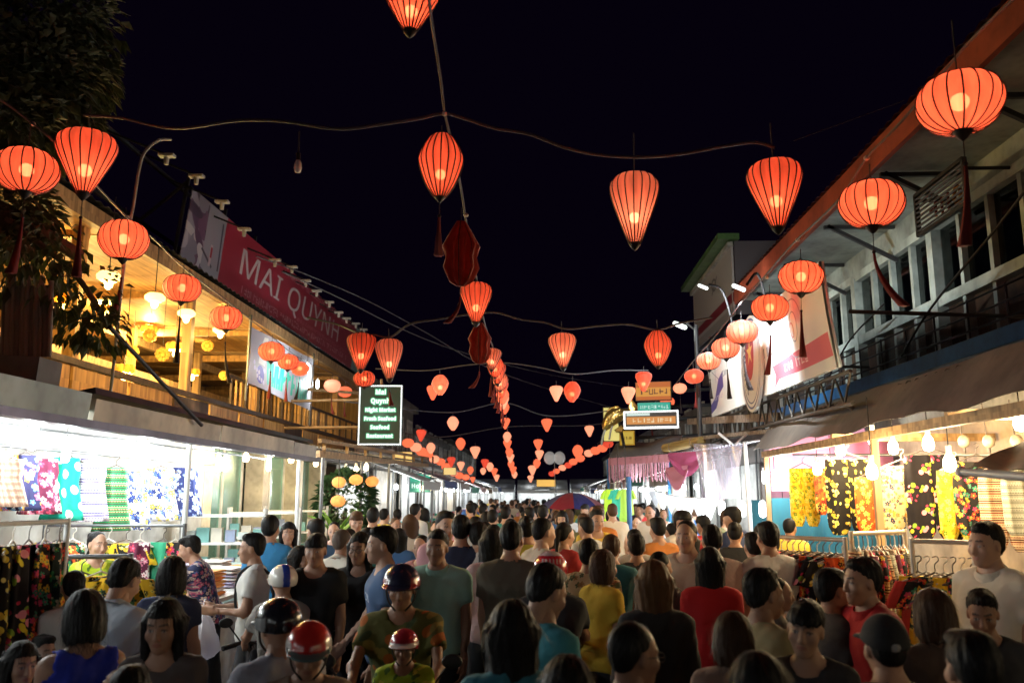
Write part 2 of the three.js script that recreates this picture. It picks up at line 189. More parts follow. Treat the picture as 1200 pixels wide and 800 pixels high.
{
  const z = -17, A = atZ(419, 522, 17), B = atZ(472, 451, 17), w = B.x - A.x, h = B.y - A.y, t = thing('led_sign', 'upright LED sign with glowing letters and dotted light border', 'sign', [(A.x + B.x) / 2, A.y, z], 0.06);
  const tex = canvasTex(384, 512, (x, W, H) => { x.fillStyle = '#07140f'; x.fillRect(0, 0, W, H); x.textAlign = 'center'; x.textBaseline = 'middle'; [['Mai', 60, 46], ['Quynh', 60, 128], ['Night Market', 46, 210], ['Fresh Seafood', 46, 290], ['Seafood', 48, 368], ['Restaurant', 48, 446]].forEach(([s, f, y]) => { x.font = `bold ${f}px sans-serif`; x.strokeStyle = '#0c8a5c'; x.lineWidth = 20; x.lineJoin = 'round'; x.strokeText(s, W / 2, y, W - 44); x.fillStyle = '#f2fff4'; x.lineWidth = 5; x.strokeStyle = '#c8ffe0'; x.strokeText(s, W / 2, y, W - 44); x.fillText(s, W / 2, y, W - 44); }); });
  part('case', box(w, h, 0.12, 0, h / 2, -0.02), M([0.02, 0.03, 0.03]), t);
  part('screen', new THREE.PlaneGeometry(w - 0.09, h - 0.09).translate(0, h / 2, 0.047), M([0.02, 0.03, 0.02], { emissiveMap: tex, emi: [1.25, 1.25, 1.25] }), t);
  const dots = []; for (let i = 0; i <= 22; i++) for (const s of [0, 1]) dots.push(ball(0.016, -w / 2 + 0.022 + (w - 0.044) * i / 22, 0.022 + s * (h - 0.044), 0.045, 1, 1, 1, 6)); for (let i = 1; i < 30; i++) for (const s of [-1, 1]) dots.push(ball(0.016, s * (w / 2 - 0.022), 0.022 + (h - 0.044) * i / 30, 0.045, 1, 1, 1, 6));
  part('led_border', dots, M(0xffffff, { emi: [1.1, 1.25, 1.3] }), t);
  part('bracket', [bar(V(-w / 2, h * 0.3, 0), V(-2.1, h * 0.3, -0.3), 0.03), bar(V(-w / 2, h * 0.75, 0), V(-2.1, h * 0.75, -0.3), 0.03), bar(V(0, h, 0), V(0, h + 0.12, 0), 0.03)], paleWood, t);
  lamp(t, [0, h / 2, 0.25], [0.6, 1, 0.8], 0.35, 6);
  for (const [x0, y0, x1, y1, zz] of [[368, 501, 419, 501, 17.3], [345, 455, 440, 462, 18.3]]) solo('sign_support_beam', beam(atZ(x0, y0, zz), atZ(x1, y1, zz), 0.06, 0.06), paleWood, y0 > 480 ? 'pale wooden beam running to the lower edge of the LED sign' : 'pale wooden beam behind the lanterns above the LED sign', 'beam');
}
{
  const p = atZ(491, 566, 26), t = thing('shop_sign', 'small teal backlit hotel sign on a far awning', 'sign', [p.x, p.y, p.z]);
  const tex = canvasTex(256, 192, (x, w, h) => { x.fillStyle = '#0d6b58'; x.fillRect(0, 0, w, h); x.fillStyle = '#0f8f74'; x.fillRect(0, 0, w, 80); x.fillStyle = '#f0fff8'; x.font = 'bold 70px sans-serif'; x.textAlign = 'center'; x.fillText('Hotel', w / 2, 150); });
  part('case', box(0.68, 0.55, 0.1, 0, 0, -0.055), M([0.02, 0.12, 0.1]), t); part('face', new THREE.PlaneGeometry(0.66, 0.53), M([0.02, 0.1, 0.08], { emissiveMap: tex, emi: [0.9, 0.9, 0.9] }), t); part('post', bar(V(0.4, -p.y, -0.05), V(0.4, 0.8, -0.05), 0.03), steel, t);
}
// ---------------------------------------------------------------- shop house with windows and red eave
{
  const b = thing('shop_house', 'grey green shop house with a band of upper windows and red eave', 'building'), X = 5.0, Z0 = -5.2, N = 16, S = 0.66;
  const teal = painted([0.6, 0.68, 0.64]), wallM = painted([0.42, 0.48, 0.45]), red = painted([0.42, 0.08, 0.035]), soffit = wallM;
  const L = N * S, zc = Z0 - L / 2;
  part('lower_wall', box(0.2, 3.4, L + 0.4, X + 0.12, 1.7, zc), painted([0.42, 0.4, 0.34]), b);
  part('lintel_wall', box(0.2, 0.7, L + 0.4, X + 0.12, 5.62, zc), wallM, b);
  for (const z of [Z0 + 0.3, Z0 - L - 0.3]) part('end_wall', box(6, 6, 0.2, X + 3, 3, z), wallM, b);
  part('back_wall', box(0.2, 6, L + 0.4, X + 4, 3, zc), painted([0.22, 0.16, 0.12]), b);
  part('upper_floor', box(4, 0.15, L, X + 2, 3.38, zc), concrete, b); part('room_ceiling', box(4, 0.1, L, X + 2, 5.92, zc), soffit, b);
  part('transom', box(0.16, 0.13, L, X, 4.24, zc), teal, b); part('head_rail', box(0.16, 0.12, L, X, 5.22, zc), teal, b); part('sill_rail', box(0.2, 0.1, L, X, 3.55, zc), teal, b);
  for (let k = 0; k <= N; k++) part('mullion', box(k % 4 ? 0.11 : 0.18, 1.62, k % 4 ? 0.075 : 0.15, X - 0.012 * (k % 4 ? 0 : 1), 4.4, Z0 - k * S), teal, b);
  for (let k = 0; k < N; k++) { const z = Z0 - (k + 0.5) * S; part('pane', box(0.01, 0.86, S - 0.08, X + 0.02, 4.74, z), darkGlass, b); part('lower_panel', box(0.02, 0.56, S - 0.09, X + 0.05, 3.89, z), M(k % 3 ? [0.1, 0.05, 0.03] : [0.13, 0.07, 0.035], { map: T.wood, roughness: 0.6 }), b); }
  part('soffit', box(1.2, 0.05, L + 1.2, X - 0.5, 5.66, zc), soffit, b);
  for (let k = 0; k < 6; k++) part('bracket', [beam(V(X - 0.02, 5.1, Z0 - 0.4 - k * 2), V(X - 0.95, 5.6, Z0 - 0.4 - k * 2), 0.05, 0.05), beam(V(X - 0.03, 5.58, Z0 - 0.4 - k * 2), V(X - 1.0, 5.58, Z0 - 0.4 - k * 2), 0.05, 0.05)], darkSteel, b);
  part('fascia', box(0.06, 0.3, L + 1.4, X - 1.13, 5.72, zc), red, b);
  part('roof', corrugated(V(X - 1.2, 5.88, Z0 + 0.6), V(X - 1.2, 5.88, Z0 - L - 0.8), V(X + 4.2, 6.9, Z0 - L - 0.8), V(X + 4.2, 6.9, Z0 + 0.6), 0.2, 0.03), metal(0x5a3a32), b);
  part('blue_gutter', box(0.16, 0.17, L + 1.6, X - 0.42, 3.42, zc - 0.2), painted([0.03, 0.2, 0.5], { roughness: 0.4 }), b);
  part('gutter_lip', box(0.05, 0.05, L + 1.6, X - 0.55, 3.28, zc - 0.2), steel, b);
  const rail = []; for (const y of [3.62, 3.78, 3.94]) rail.push(bar(V(X - 0.4, y, Z0 + 0.2), V(X - 0.4, y, Z0 - L), 0.014)); for (let k = 0; k < 14; k++) rail.push(bar(V(X - 0.4, 3.5, Z0 - k * 0.78), V(X - 0.4, 3.96, Z0 - k * 0.78), 0.012)); part('railing', rail, darkSteel, b);
  part('ledge_roof', corrugated(V(3.2, 2.86, Z0 + 1.4), V(3.2, 2.86, Z0 - L - 0.3), V(4.75, 3.3, Z0 - L - 0.3), V(4.75, 3.3, Z0 + 1.4), 0.18, 0.03), metal(0x4c4038), b);
  part('cable', tube([V(4.5, 4.9, -7.0), V(4.52, 4.5, -8.2), V(4.52, 4.0, -9.8), V(4.5, 3.6, -10.6)], 0.015, 20), capMat0, b); part('cable', tube([V(4.5, 4.35, -11), V(4.52, 4.1, -12.4), V(4.5, 3.7, -13.3)], 0.013, 16), capMat0, b);
  // louvred grille sign
  const g = thing('louvre_sign', 'black louvred grille with dull red and orange shapes on the shop house', 'sign', [4.42, 4.86, -9.1]);
  part('frame', [box(0.05, 0.04, 1.15, 0, 0, 0), box(0.05, 0.04, 1.15, 0, 0.48, 0), box(0.05, 0.5, 0.04, 0, 0.24, 0.57), box(0.05, 0.5, 0.04, 0, 0.24, -0.57)], darkSteel, g);
  for (let k = 0; k < 8; k++) part('slat', box(0.05, 0.022, 1.1, 0, 0.055 + k * 0.054, 0, 0, 0, 0.5), darkSteel, g);
  part('letter_shape', [new THREE.TorusGeometry(0.07, 0.02, 6, 14).rotateY(PI / 2).scale(1, 1.3, 1).translate(0.04, 0.18, 0.3)], M([0.5, 0.2, 0.02]), g);
  part('letter_shape', [box(0.02, 0.2, 0.03, 0.04, 0.18, 0.1), box(0.02, 0.2, 0.03, 0.04, 0.18, -0.05), box(0.02, 0.03, 0.14, 0.04, 0.25, 0.02), box(0.02, 0.18, 0.03, 0.04, 0.2, -0.2), box(0.02, 0.03, 0.14, 0.04, 0.22, -0.27)], M([0.35, 0.04, 0.02]), g);
  part('bracket', [bar(V(0, 0.4, 0.5), V(0.6, 0.4, 0.5), 0.02), bar(V(0, 0.4, -0.5), V(0.6, 0.4, -0.5), 0.02)], darkSteel, g);
}
// ---------------------------------------------------------------- white banner with the round emblem, on a steel truss
{
  const t = thing('banner', 'bright white backlit banner with a round star emblem and ribbons', 'banner');
  const P = (px, py, z) => atZ(px, py, z), a = P(836, 489, 16.8), b = P(984, 430, 8.0), c = P(962, 306, 8.0), d = P(831, 424, 16.8);
  const lit = 1100, tex = canvasTex(1024, 256, (x, w, h) => {
    x.fillStyle = '#f4f8fb'; x.fillRect(0, 0, w, h); x.fillStyle = '#dfeaf2'; x.fillRect(880, 0, 144, h);
    x.fillStyle = '#5a54ac'; x.beginPath(); x.moveTo(0, 200); x.lineTo(70, 178); x.lineTo(150, 110); x.lineTo(225, 88); x.lineTo(215, 150); x.lineTo(150, 168); x.lineTo(80, 222); x.lineTo(0, 240); x.fill(); x.strokeStyle = '#d9d4f2'; glyphs(x, 55, 172, 130, 18, 41);
    x.fillStyle = '#d46a7e'; x.beginPath(); x.moveTo(700, 178); x.lineTo(820, 172); x.lineTo(1016, 168); x.lineTo(1020, 226); x.lineTo(850, 226); x.lineTo(735, 224); x.lineTo(700, 246); x.lineTo(716, 210); x.fill(); x.strokeStyle = '#f6dde2'; glyphs(x, 775, 187, 130, 24, 42);
    x.strokeStyle = '#8ea0b4'; x.lineWidth = 3; glyphs(x, 610, 110, 95, 30, 43); glyphs(x, 205, 90, 60, 22, 44); x.beginPath(); x.moveTo(60, 60); x.lineTo(160, 110); x.moveTo(120, 40); x.lineTo(110, 120); x.stroke();
    x.strokeStyle = '#9aa9bb'; x.lineWidth = 3; x.beginPath(); x.ellipse(865, 110, 48, 78, 0.1, 0, 7); x.stroke(); x.beginPath(); x.ellipse(865, 105, 20, 40, 0.1, 0, 7); x.stroke(); x.fillStyle = '#eec0cd'; x.beginPath(); x.ellipse(838, 52, 24, 16, 0, 0, 7); x.fill(); x.strokeStyle = '#d08a90'; x.beginPath(); x.ellipse(855, 112, 9, 20, 0, 0, 7); x.stroke();
  });
  part('sheet', quadPanel([a, b, c, d], null, 0.05, 10, 4, 0.01), M(0xffffff, { map: tex, roughness: 0.6 }), t);
  const along = b.clone().sub(a).normalize(), up = V(0, 1, 0), n = along.clone().cross(up).normalize(); if (n.dot(V(-1, 0, 0.6)) < 0) n.negate();
  const em = thing('emblem', 'round white emblem plate with red oval and yellow star on the white banner', 'emblem'); const ce = atZ(889, 426, 12.0).addScaledVector(n, 0.09);
  const etex = canvasTex(256, 256, (x, w, h) => {
    x.fillStyle = '#f4f5f7'; x.fillRect(0, 0, w, h); x.strokeStyle = '#6c76a6'; x.lineWidth = 5; x.beginPath(); x.ellipse(128, 128, 116, 116, 0, 0, 7); x.stroke(); x.lineWidth = 3; x.beginPath(); x.ellipse(128, 128, 103, 103, 0, 0, 7); x.stroke();
    x.fillStyle = '#c65565'; x.beginPath(); x.ellipse(120, 92, 52, 78, 0, 0, 7); x.fill(); x.fillStyle = '#f5e08a'; x.beginPath(); for (let i = 0; i < 10; i++) { const q = i * PI / 5 - PI / 2, r = i % 2 ? 14 : 40; x.lineTo(122 + Math.cos(q) * r, 96 + Math.sin(q) * r); } x.fill();
    x.strokeStyle = '#39447e'; x.save(); x.translate(128, 128); for (let i = 0; i < 11; i++) { x.save(); x.rotate(2.6 - i * 0.2); x.lineWidth = 5; x.beginPath(); x.moveTo(0, 62); x.lineTo(0, 88); if (i % 2) { x.moveTo(-6, 74); x.lineTo(8, 74); } else { x.moveTo(0, 86); x.lineTo(9, 86); } x.stroke(); x.restore(); } x.restore();
  });
  const disc = new THREE.CylinderGeometry(0.68, 0.68, 0.04, 40).rotateX(PI / 2), du = disc.attributes.uv, dp = disc.attributes.position; for (let i = 0; i < du.count; i++) du.setXY(i, 0.5 + dp.getX(i) / 1.38, 0.5 + dp.getY(i) / 1.38);
  part('disc', disc, M(0xffffff, { map: etex, roughness: 0.6 }), em).quaternion.setFromUnitVectors(V(0, 0, 1), n); em.children[0].position.copy(ce); em.children[0].scale.x = 1.15;
  part('mount', bar(ce.clone(), ce.clone().addScaledVector(n, -0.3), 0.05), darkSteel, em);
  [[866, 337, 9.9], [824, 336, 13.0]].forEach(([x, y, z], i) => {
    const p = atZ(x, y, z), L = thing('sign_floodlight', i ? 'lit flood lamp on a curved arm over the far end of the white banner' : 'lit flood lamp on a curved arm over the middle of the white banner', 'lamp', [p.x, p.y, p.z]), q = i ? 0.38 : 0.68, w = d.clone().lerp(c, q).sub(p), aim = a.clone().lerp(b, i ? 0.2 : 0.72).setY(3.75);
    part('housing', new THREE.CapsuleGeometry(0.028, 0.12, 4, 8).rotateZ(PI / 2 - 0.4), M([0.5, 0.5, 0.5], { emi: [1.3, 1.4, 1.35] }), L); part('arm', tube([V(0.1, 0.04, 0), w.clone().multiplyScalar(0.4).add(V(0.1, 0.3, 0)), w.clone().multiplyScalar(0.8).add(V(0.05, 0.2, 0)), w], 0.018, 16), darkSteel, L);
    const s = new THREE.SpotLight(new THREE.Color().setRGB(0.93, 1, 0.98), i ? 30 : 30, 0, 1.3, 0.7); s.position.set(0, -0.12, 0); s.target.position.copy(aim.clone().sub(p)); s.castShadow = true; s.shadow.radius = 4; L.add(s); L.add(s.target);
  });
  const tr = thing('truss', 'rusty steel lattice truss carrying the white banner', 'truss'), A = a.clone().setY(a.y - 0.04).addScaledVector(n, -0.1), B = b.clone().setY(b.y - 0.04).addScaledVector(n, -0.1), A2 = A.clone().setY(A.y - 0.36), B2 = B.clone().setY(B.y - 0.3);
  const rust = M([0.11, 0.1, 0.09], { roughness: 0.6, metalness: 0.4 }); part('chord', [bar(A, B, 0.022), bar(A2, B2, 0.022)], rust, tr);
  const web = []; for (let k = 0; k < 16; k++) { const u = k / 16, v = (k + 0.5) / 16, w = (k + 1) / 16; web.push(bar(A.clone().lerp(B, u), A2.clone().lerp(B2, v), 0.012), bar(A2.clone().lerp(B2, v), A.clone().lerp(B, w), 0.012)); } part('web', web, rust, tr);
  for (const q of [0.02, 0.5, 0.98]) { const p = A2.clone().lerp(B2, q); part('leg', bar(p, V(p.x + 0.05, 2.7, p.z), 0.025), rust, tr); part('stay', bar(p.clone().setY(p.y + 0.9).addScaledVector(n, -0.08), V(4.9, p.y + 0.9, p.z - 0.3), 0.02), rust, tr); }
}
// ---------------------------------------------------------------- box billboard, street lamps
{
  const t = thing('billboard', 'box billboard with a green trimmed white face on a dark roof', 'billboard');
  const tex = canvasTex(512, 256, (x, w, h) => { x.fillStyle = '#a9a6a8'; x.fillRect(0, 0, w, h); x.strokeStyle = '#5e5c60'; x.lineWidth = 8; x.beginPath(); x.ellipse(300, 80, 26, 20, 0.5, 0, 7); x.moveTo(270, 110); x.lineTo(340, 60); x.stroke(); x.fillStyle = '#7c2434'; x.fillRect(20, 178, 480, 34); x.fillStyle = '#8d8a8c'; x.fillRect(0, 226, 512, 30); });
  part('face', box(0.05, 1.75, 5, 4.55, 6.9, -22), M(0xffffff, { map: (() => { const q = tex.clone(); q.repeat.set(0.2, 0.57); q.offset.set(0.5, 0.5); return q; })(), roughness: 0.5 }), t);
  part('side', box(1.3, 1.75, 0.06, 5.25, 6.9, -19.5), M([0.1, 0.09, 0.11]), t); part('back', box(1.3, 1.75, 0.06, 5.25, 6.9, -24.5), M([0.1, 0.09, 0.11]), t);
  part('trim', box(0.5, 0.14, 5.3, 4.45, 7.86, -22), painted([0.1, 0.22, 0.08]), t); part('gutter', box(0.12, 0.1, 5.1, 4.5, 7.7, -22), painted([0.5, 0.5, 0.48]), t);
  for (const z of [-19.8, -22, -24.2]) part('leg', box(0.1, 2.2, 0.1, 5.2, 5.1, z), darkSteel, t);
  [[797, 381, 16]].forEach(([x, y, z]) => { const i = 2; const p = atZ(x, y, z), L = thing('street_lamp', 'lit street lamp head on the grey pole by the second cross wire', 'lamp', [p.x, p.y, p.z]); part('housing', new THREE.CapsuleGeometry(0.045, 0.2, 4, 8).rotateZ(PI / 2 - 0.4), M([0.5, 0.5, 0.5], { emi: [1.0, 1.1, 1.0] }), L); lamp(L, [0, -0.08, 0], [0.9, 1, 0.92], 0.8, 3); part('arm', i === 2 ? [bar(V(0.12, 0.04, 0), V(0.3, -0.1, 0), 0.02), cyl(0.05, 0.04, p.y, 0.3, -p.y, 0)] : tube([V(0.1, 0.04, 0), V(0.35, 0.16, 0.05), V(0.6, 0, 0), V(0.85, -0.35, -0.05), V(1.1, -0.6, -0.1)], 0.02, 16), darkSteel, L); if (i === 2) part('base', cyl(0.12, 0.1, 0.2, 0.3, -p.y, 0), darkSteel, L); });
  const p = atZ(160, 188, 7), g = thing('gooseneck_pole', 'thin grey pole with a bent top before the restaurant', 'pole');
  part('shaft', tube([atZ(200, 163, 7.2), atZ(185, 164, 7.1), atZ(168, 180, 7), atZ(163, 196, 7), atZ(156, 240, 7), atZ(150, 272, 7), atZ(128, 470, 7.1)], 0.014, 40, 6), M([0.35, 0.38, 0.38], { roughness: 0.5 }), g);
}
// ---------------------------------------------------------------- farther houses
function farHouse(side, z0, z1, h, color, label, o = {}) {
  const X = side * (o.x ?? 5.2), L = z0 - z1, zc = (z0 + z1) / 2, b = thing('street_house', label, 'building', [0, 0, 0], 0, 'houses farther down the street'), m = painted(color);
  part('wall', box(5, h, L, X + side * 2.5, h / 2, zc), m, b);
  part('parapet', box(0.3, 0.25, L + 0.1, X - side * 0.06, h - 0.1, zc), m, b);
  const n = Math.max(2, Math.round(L / 2.2));
  for (let f = 0; f < Math.max(1, Math.round((h - 3) / 2.6)); f++) for (let k = 0; k < n; k++) { const z = z0 - (k + 0.5) * L / n, w = part('window', [box(0.08, 1.3, 0.06, X - side * 0.03, 4.1 + f * 2.6, z - 0.5), box(0.08, 1.3, 0.06, X - side * 0.03, 4.1 + f * 2.6, z + 0.5), box(0.08, 0.06, 1.06, X - side * 0.03, 4.78 + f * 2.6, z), box(0.14, 0.07, 1.2, X - side * 0.05, 3.42 + f * 2.6, z), box(0.08, 1.3, 0.04, X - side * 0.03, 4.1 + f * 2.6, z)], white, b); part('pane', box(0.02, 1.26, 0.94, X - side * 0.012, 4.1 + f * 2.6, z), M([0.02, 0.025, 0.03], { roughness: 0.1 }), w); }
  part('shop_front', box(0.08, 2.4, L - 0.6, X - side * 0.05, 1.35, zc), painted(o.front ?? [0.5, 0.5, 0.46]), b);
}
farHouse(-1, -26, -35, 5.4, [0.2, 0.18, 0.16], 'low dim house just past the restaurant', { front: [0.55, 0.6, 0.55] });
farHouse(-1, -35.3, -48, 4.6, [0.16, 0.16, 0.17], 'dark house behind the far awnings on the restaurant side');
farHouse(-1, -48.3, -70, 5.0, [0.14, 0.13, 0.13], 'last dark house on the restaurant side');
farHouse(1, -16.6, -26, 5.4, [0.15, 0.11, 0.1], 'dark brick house under the box billboard', { front: [0.3, 0.2, 0.16] });
farHouse(1, -26.3, -38, 4.6, [0.22, 0.2, 0.18], 'dim house behind the orange and teal signs');
farHouse(1, -38.3, -70, 4.8, [0.14, 0.13, 0.14], 'last dark house past the golden fish');
// ---------------------------------------------------------------- printed cloth
function print(bg, cols, kind, seed, rep = 2.2) {
  return M(0xffffff, { roughness: 0.9, bumpMap: T.cloth, bumpScale: 0.008, map: canvasTex(256, 256, (x, w) => {
    const r = rng(seed); x.fillStyle = bg; x.fillRect(0, 0, w, w);
    const at = (f) => { const a = r() * w, b = r() * w; for (const dx of [-w, 0, w]) for (const dy of [-w, 0, w]) { x.save(); x.translate(a + dx, b + dy); f(); x.restore(); } };
    if (kind === 'flower') for (let i = 0; i < 70; i++) { const c = cols[i % cols.length], s = 8 + r() * 13, q = r() * 6; at(() => { x.rotate(q); x.fillStyle = c; for (let k = 0; k < 5; k++) { x.beginPath(); x.ellipse(Math.cos(k * 1.257) * s * 0.6, Math.sin(k * 1.257) * s * 0.6, s * 0.5, s * 0.34, k * 1.257, 0, 7); x.fill(); } x.fillStyle = cols[(i + 1) % cols.length]; x.beginPath(); x.arc(0, 0, s * 0.25, 0, 7); x.fill(); }); }
    if (kind === 'spot') for (let i = 0; i < 44; i++) { const c = cols[i % cols.length], s = 9 + r() * 10, q = r() * 6, k = 0.5 + r() * 0.5; at(() => { x.rotate(q); x.fillStyle = c; x.beginPath(); x.ellipse(0, 0, s, s * k, 0, 0, 7); x.fill(); }); }
    if (kind === 'medallion') for (let i = 0; i < 6; i++) { const p = [[60, 50], [190, 80], [120, 150], [30, 200], [220, 210], [140, 30]][i]; x.fillStyle = cols[0]; x.beginPath(); x.ellipse(p[0], p[1], 24, 30, 0, 0, 7); x.fill(); x.strokeStyle = cols[1]; x.lineWidth = 4; x.beginPath(); x.ellipse(p[0], p[1], 15, 20, 0, 0, 7); x.stroke(); }
    if (kind === 'band') for (let y = 0; y < 256; y += 16) { x.fillStyle = cols[(y / 16) % cols.length]; x.fillRect(0, y, w, 9); x.fillStyle = cols[(y / 16 + 1) % cols.length]; for (let a = 0; a < w; a += 16) { x.beginPath(); x.moveTo(a, y + 9); x.lineTo(a + 8, y + 2); x.lineTo(a + 16, y + 9); x.fill(); } }
    if (kind === 'check') { for (let a = 0; a < w; a += 32) { x.fillStyle = cols[0]; x.globalAlpha = 0.5; x.fillRect(a, 0, 12, w); x.fillRect(0, a, w, 12); x.fillStyle = cols[1]; x.fillRect(a + 18, 0, 3, w); x.fillRect(0, a + 18, w, 3); } x.globalAlpha = 1; }
  }, rep) });
}
const PR = {
  brownCheck: print('#b79a86', ['#7b5a4c', '#e4cdb8'], 'check', 1), navyMulti: print('#2c2c54', ['#e8b23a', '#d96c8c', '#f2efe6', '#6aa0d8'], 'flower', 2), maroon: print('#63213d', ['#e28aa8', '#f4e0e0', '#c2425f'], 'flower', 3),
  teal: print('#12a08a', ['#eef6ee', '#12a08a'], 'medallion', 4, 2.6), purpleBand: print('#e9e4ee', ['#544a86', '#a59cc4', '#e9e4ee', '#7a6aa0'], 'band', 5), greenBrown: print('#2b9a62', ['#6a4a2a', '#e8d8a0', '#1d6a4a'], 'band', 6), blueWhite: print('#eceef4', ['#2f4a9a', '#e9d34a', '#6a86c8', '#26356f'], 'flower', 7), navyWhite: print('#2a3468', ['#f0f0f4', '#8fa2d8'], 'flower', 8),
  blackYellow: print('#17130d', ['#e9cf4a', '#d8b63a', '#f2e58a'], 'spot', 9, 3), yellowGreen: print('#f0d030', ['#6a8a1a', '#f8ea70', '#d89a10'], 'flower', 10, 3), orange: print('#f0561a', ['#ffb23a', '#ffd36a', '#e03a10'], 'flower', 11, 3), creamNavy: print('#efdfa8', ['#27325e', '#e8a93a', '#c9b070'], 'flower', 12, 3), blackFruit: print('#150e14', ['#f0dc3a', '#d43a5c', '#f09aa8', '#8ab03a'], 'spot', 13, 2.6), brownBand: print('#dcc4a0', ['#8a3d26', '#dcc4a0', '#b4502e', '#3b241a'], 'band', 14, 3), darkMulti: print('#1a1714', ['#d84a2a', '#e8c23a', '#3a8a6a', '#c83a6a'], 'flower', 15, 3), greyBand: print('#a8a898', ['#6a6a5a', '#c8c8b8', '#8a8a7a'], 'band', 16, 3),
  yellowBlack: print('#e8b820', ['#1a1812', '#f4da60', '#3a5a2a'], 'flower', 17, 3), orangeRed: print('#e85a20', ['#f8c060', '#a82a10', '#2a2a1a'], 'flower', 18), darkGreen: print('#10241c', ['#c83a2a', '#e8d8b0', '#2a7a4a', '#d8a83a'], 'flower', 19),
};
const plasticHanger = M([0.1, 0.08, 0.07], { roughness: 0.4 }), paleHanger = M([0.75, 0.7, 0.62], { roughness: 0.4 });
function ringOf(cx, y, hw, hd, ph, amp, n = 28, cz = 0) { const o = []; for (let i = 0; i < n; i++) { const a = i / n * 2 * PI, k = 1 + amp * Math.sin(a * 5 + ph) + amp * 0.6 * Math.sin(a * 9 + ph * 2); o.push([cx + Math.cos(a) * hw, y, cz + Math.sin(a) * hd * k]); } return o; }
function hangerGeo(w) { return [bar(V(0, 0, 0), V(-w / 2, -0.07, 0), 0.006, 5), bar(V(0, 0, 0), V(w / 2, -0.07, 0), 0.006, 5), bar(V(-w / 2, -0.07, 0), V(w / 2, -0.07, 0), 0.005, 5), tube([V(0, 0, 0), V(0, 0.05, 0), V(0.025, 0.075, 0), V(0.02, 0.1, 0), V(-0.012, 0.095, 0)], 0.004, 12, 4)]; }
// a garment hanging from its hanger hook; origin at the hook
function garment(name, kind, m, p, turn, w, h, label, group, seed = 1) {
  const t = thing(name, label, 'clothing', [p.x, p.y, p.z], turn, group), r = rng(seed * 31), ph = r() * 6, g = [], y0 = -0.17;
  if (kind === 'trousers') for (const s of [-1, 1]) { const rings = []; for (let k = 0; k <= 10; k++) { const q = k / 10, hw = w * (q < 0.3 ? lerp(0.245, 0.27, q / 0.3) : q < 0.88 ? lerp(0.27, 0.25, (q - 0.3) / 0.58) : lerp(0.25, 0.14, (q - 0.88) / 0.12)); rings.push(ringOf(s * w * (0.235 + 0.02 * q), y0 - q * h, hw, 0.03 + 0.02 * Math.sin(q * PI), ph + q * 1.2 + s, 0.34, 26)); } g.push(loft(rings, 1)); }
  else if (kind === 'top') { const rings = []; for (let k = 0; k <= 8; k++) { const q = k / 8; rings.push(ringOf(0, y0 + 0.03 - q * h, w * lerp(0.36, 0.46, q) * (q === 0 ? 0.7 : 1), 0.035, ph + q, 0.25)); } g.push(loft(rings)); for (const s of [-1, 1]) g.push(loft([0, 0.5, 1].map((q) => ringOf(s * w * (0.34 + 0.2 * q), y0 + 0.01 - q * 0.17, w * 0.12, 0.035, ph, 0.2, 16)))); }
  else { const rings = []; for (let k = 0; k <= 12; k++) { const q = k / 12, hw = w * (q < 0.25 ? lerp(0.3, 0.36, q / 0.25) : q < 0.38 ? lerp(0.36, 0.32, (q - 0.25) / 0.13) : lerp(0.32, 0.52, (q - 0.38) / 0.62)); rings.push(ringOf(0, y0 + 0.04 - q * h, hw, 0.03 + 0.045 * q, ph + q * 0.8, 0.42, 30)); } g.push(loft(rings)); }
  part('cloth', g, m, t); part('hanger', hangerGeo(w * 0.8).map((q) => q.translate(0, -0.1, 0)), seed % 2 ? paleHanger : plasticHanger, t);
  return t;
}
// ---------------------------------------------------------------- lamps of the stalls
const cool = M(0xffffff, { emi: [7, 7.6, 7.6] }), warmBulb = M(0xffffff, { emi: [11, 8.6, 4.6] });
function stallBulb(p, kind, I, label, group, top, big = 1) {
  const t = thing('stall_lamp', label, 'lamp', [p.x, p.y, p.z], 0, group);
  part('bulb', kind === 'cool' ? new THREE.CapsuleGeometry(0.035 * big, 0.13, 4, 10).translate(0, -0.02, 0) : lathe([[0.001, -0.1], [0.04, -0.085], [0.052, -0.045], [0.045, 0.01], [0.022, 0.05], [0.001, 0.052]], 14), kind === 'cool' ? cool : warmBulb, t);
  part('socket', cyl(0.022, 0.022, 0.06, 0, 0.055, 0), paleHanger, t);
  part('cord', bar(V(0, 0.11, 0), V(0, Math.max(0.16, top - p.y), 0), 0.005, 4), capMat0, t);
  lamp(t, [0, -0.02, 0], kind === 'cool' ? [0.93, 1, 1] : [1, 0.76, 0.42], I * 1.2, 3);
}
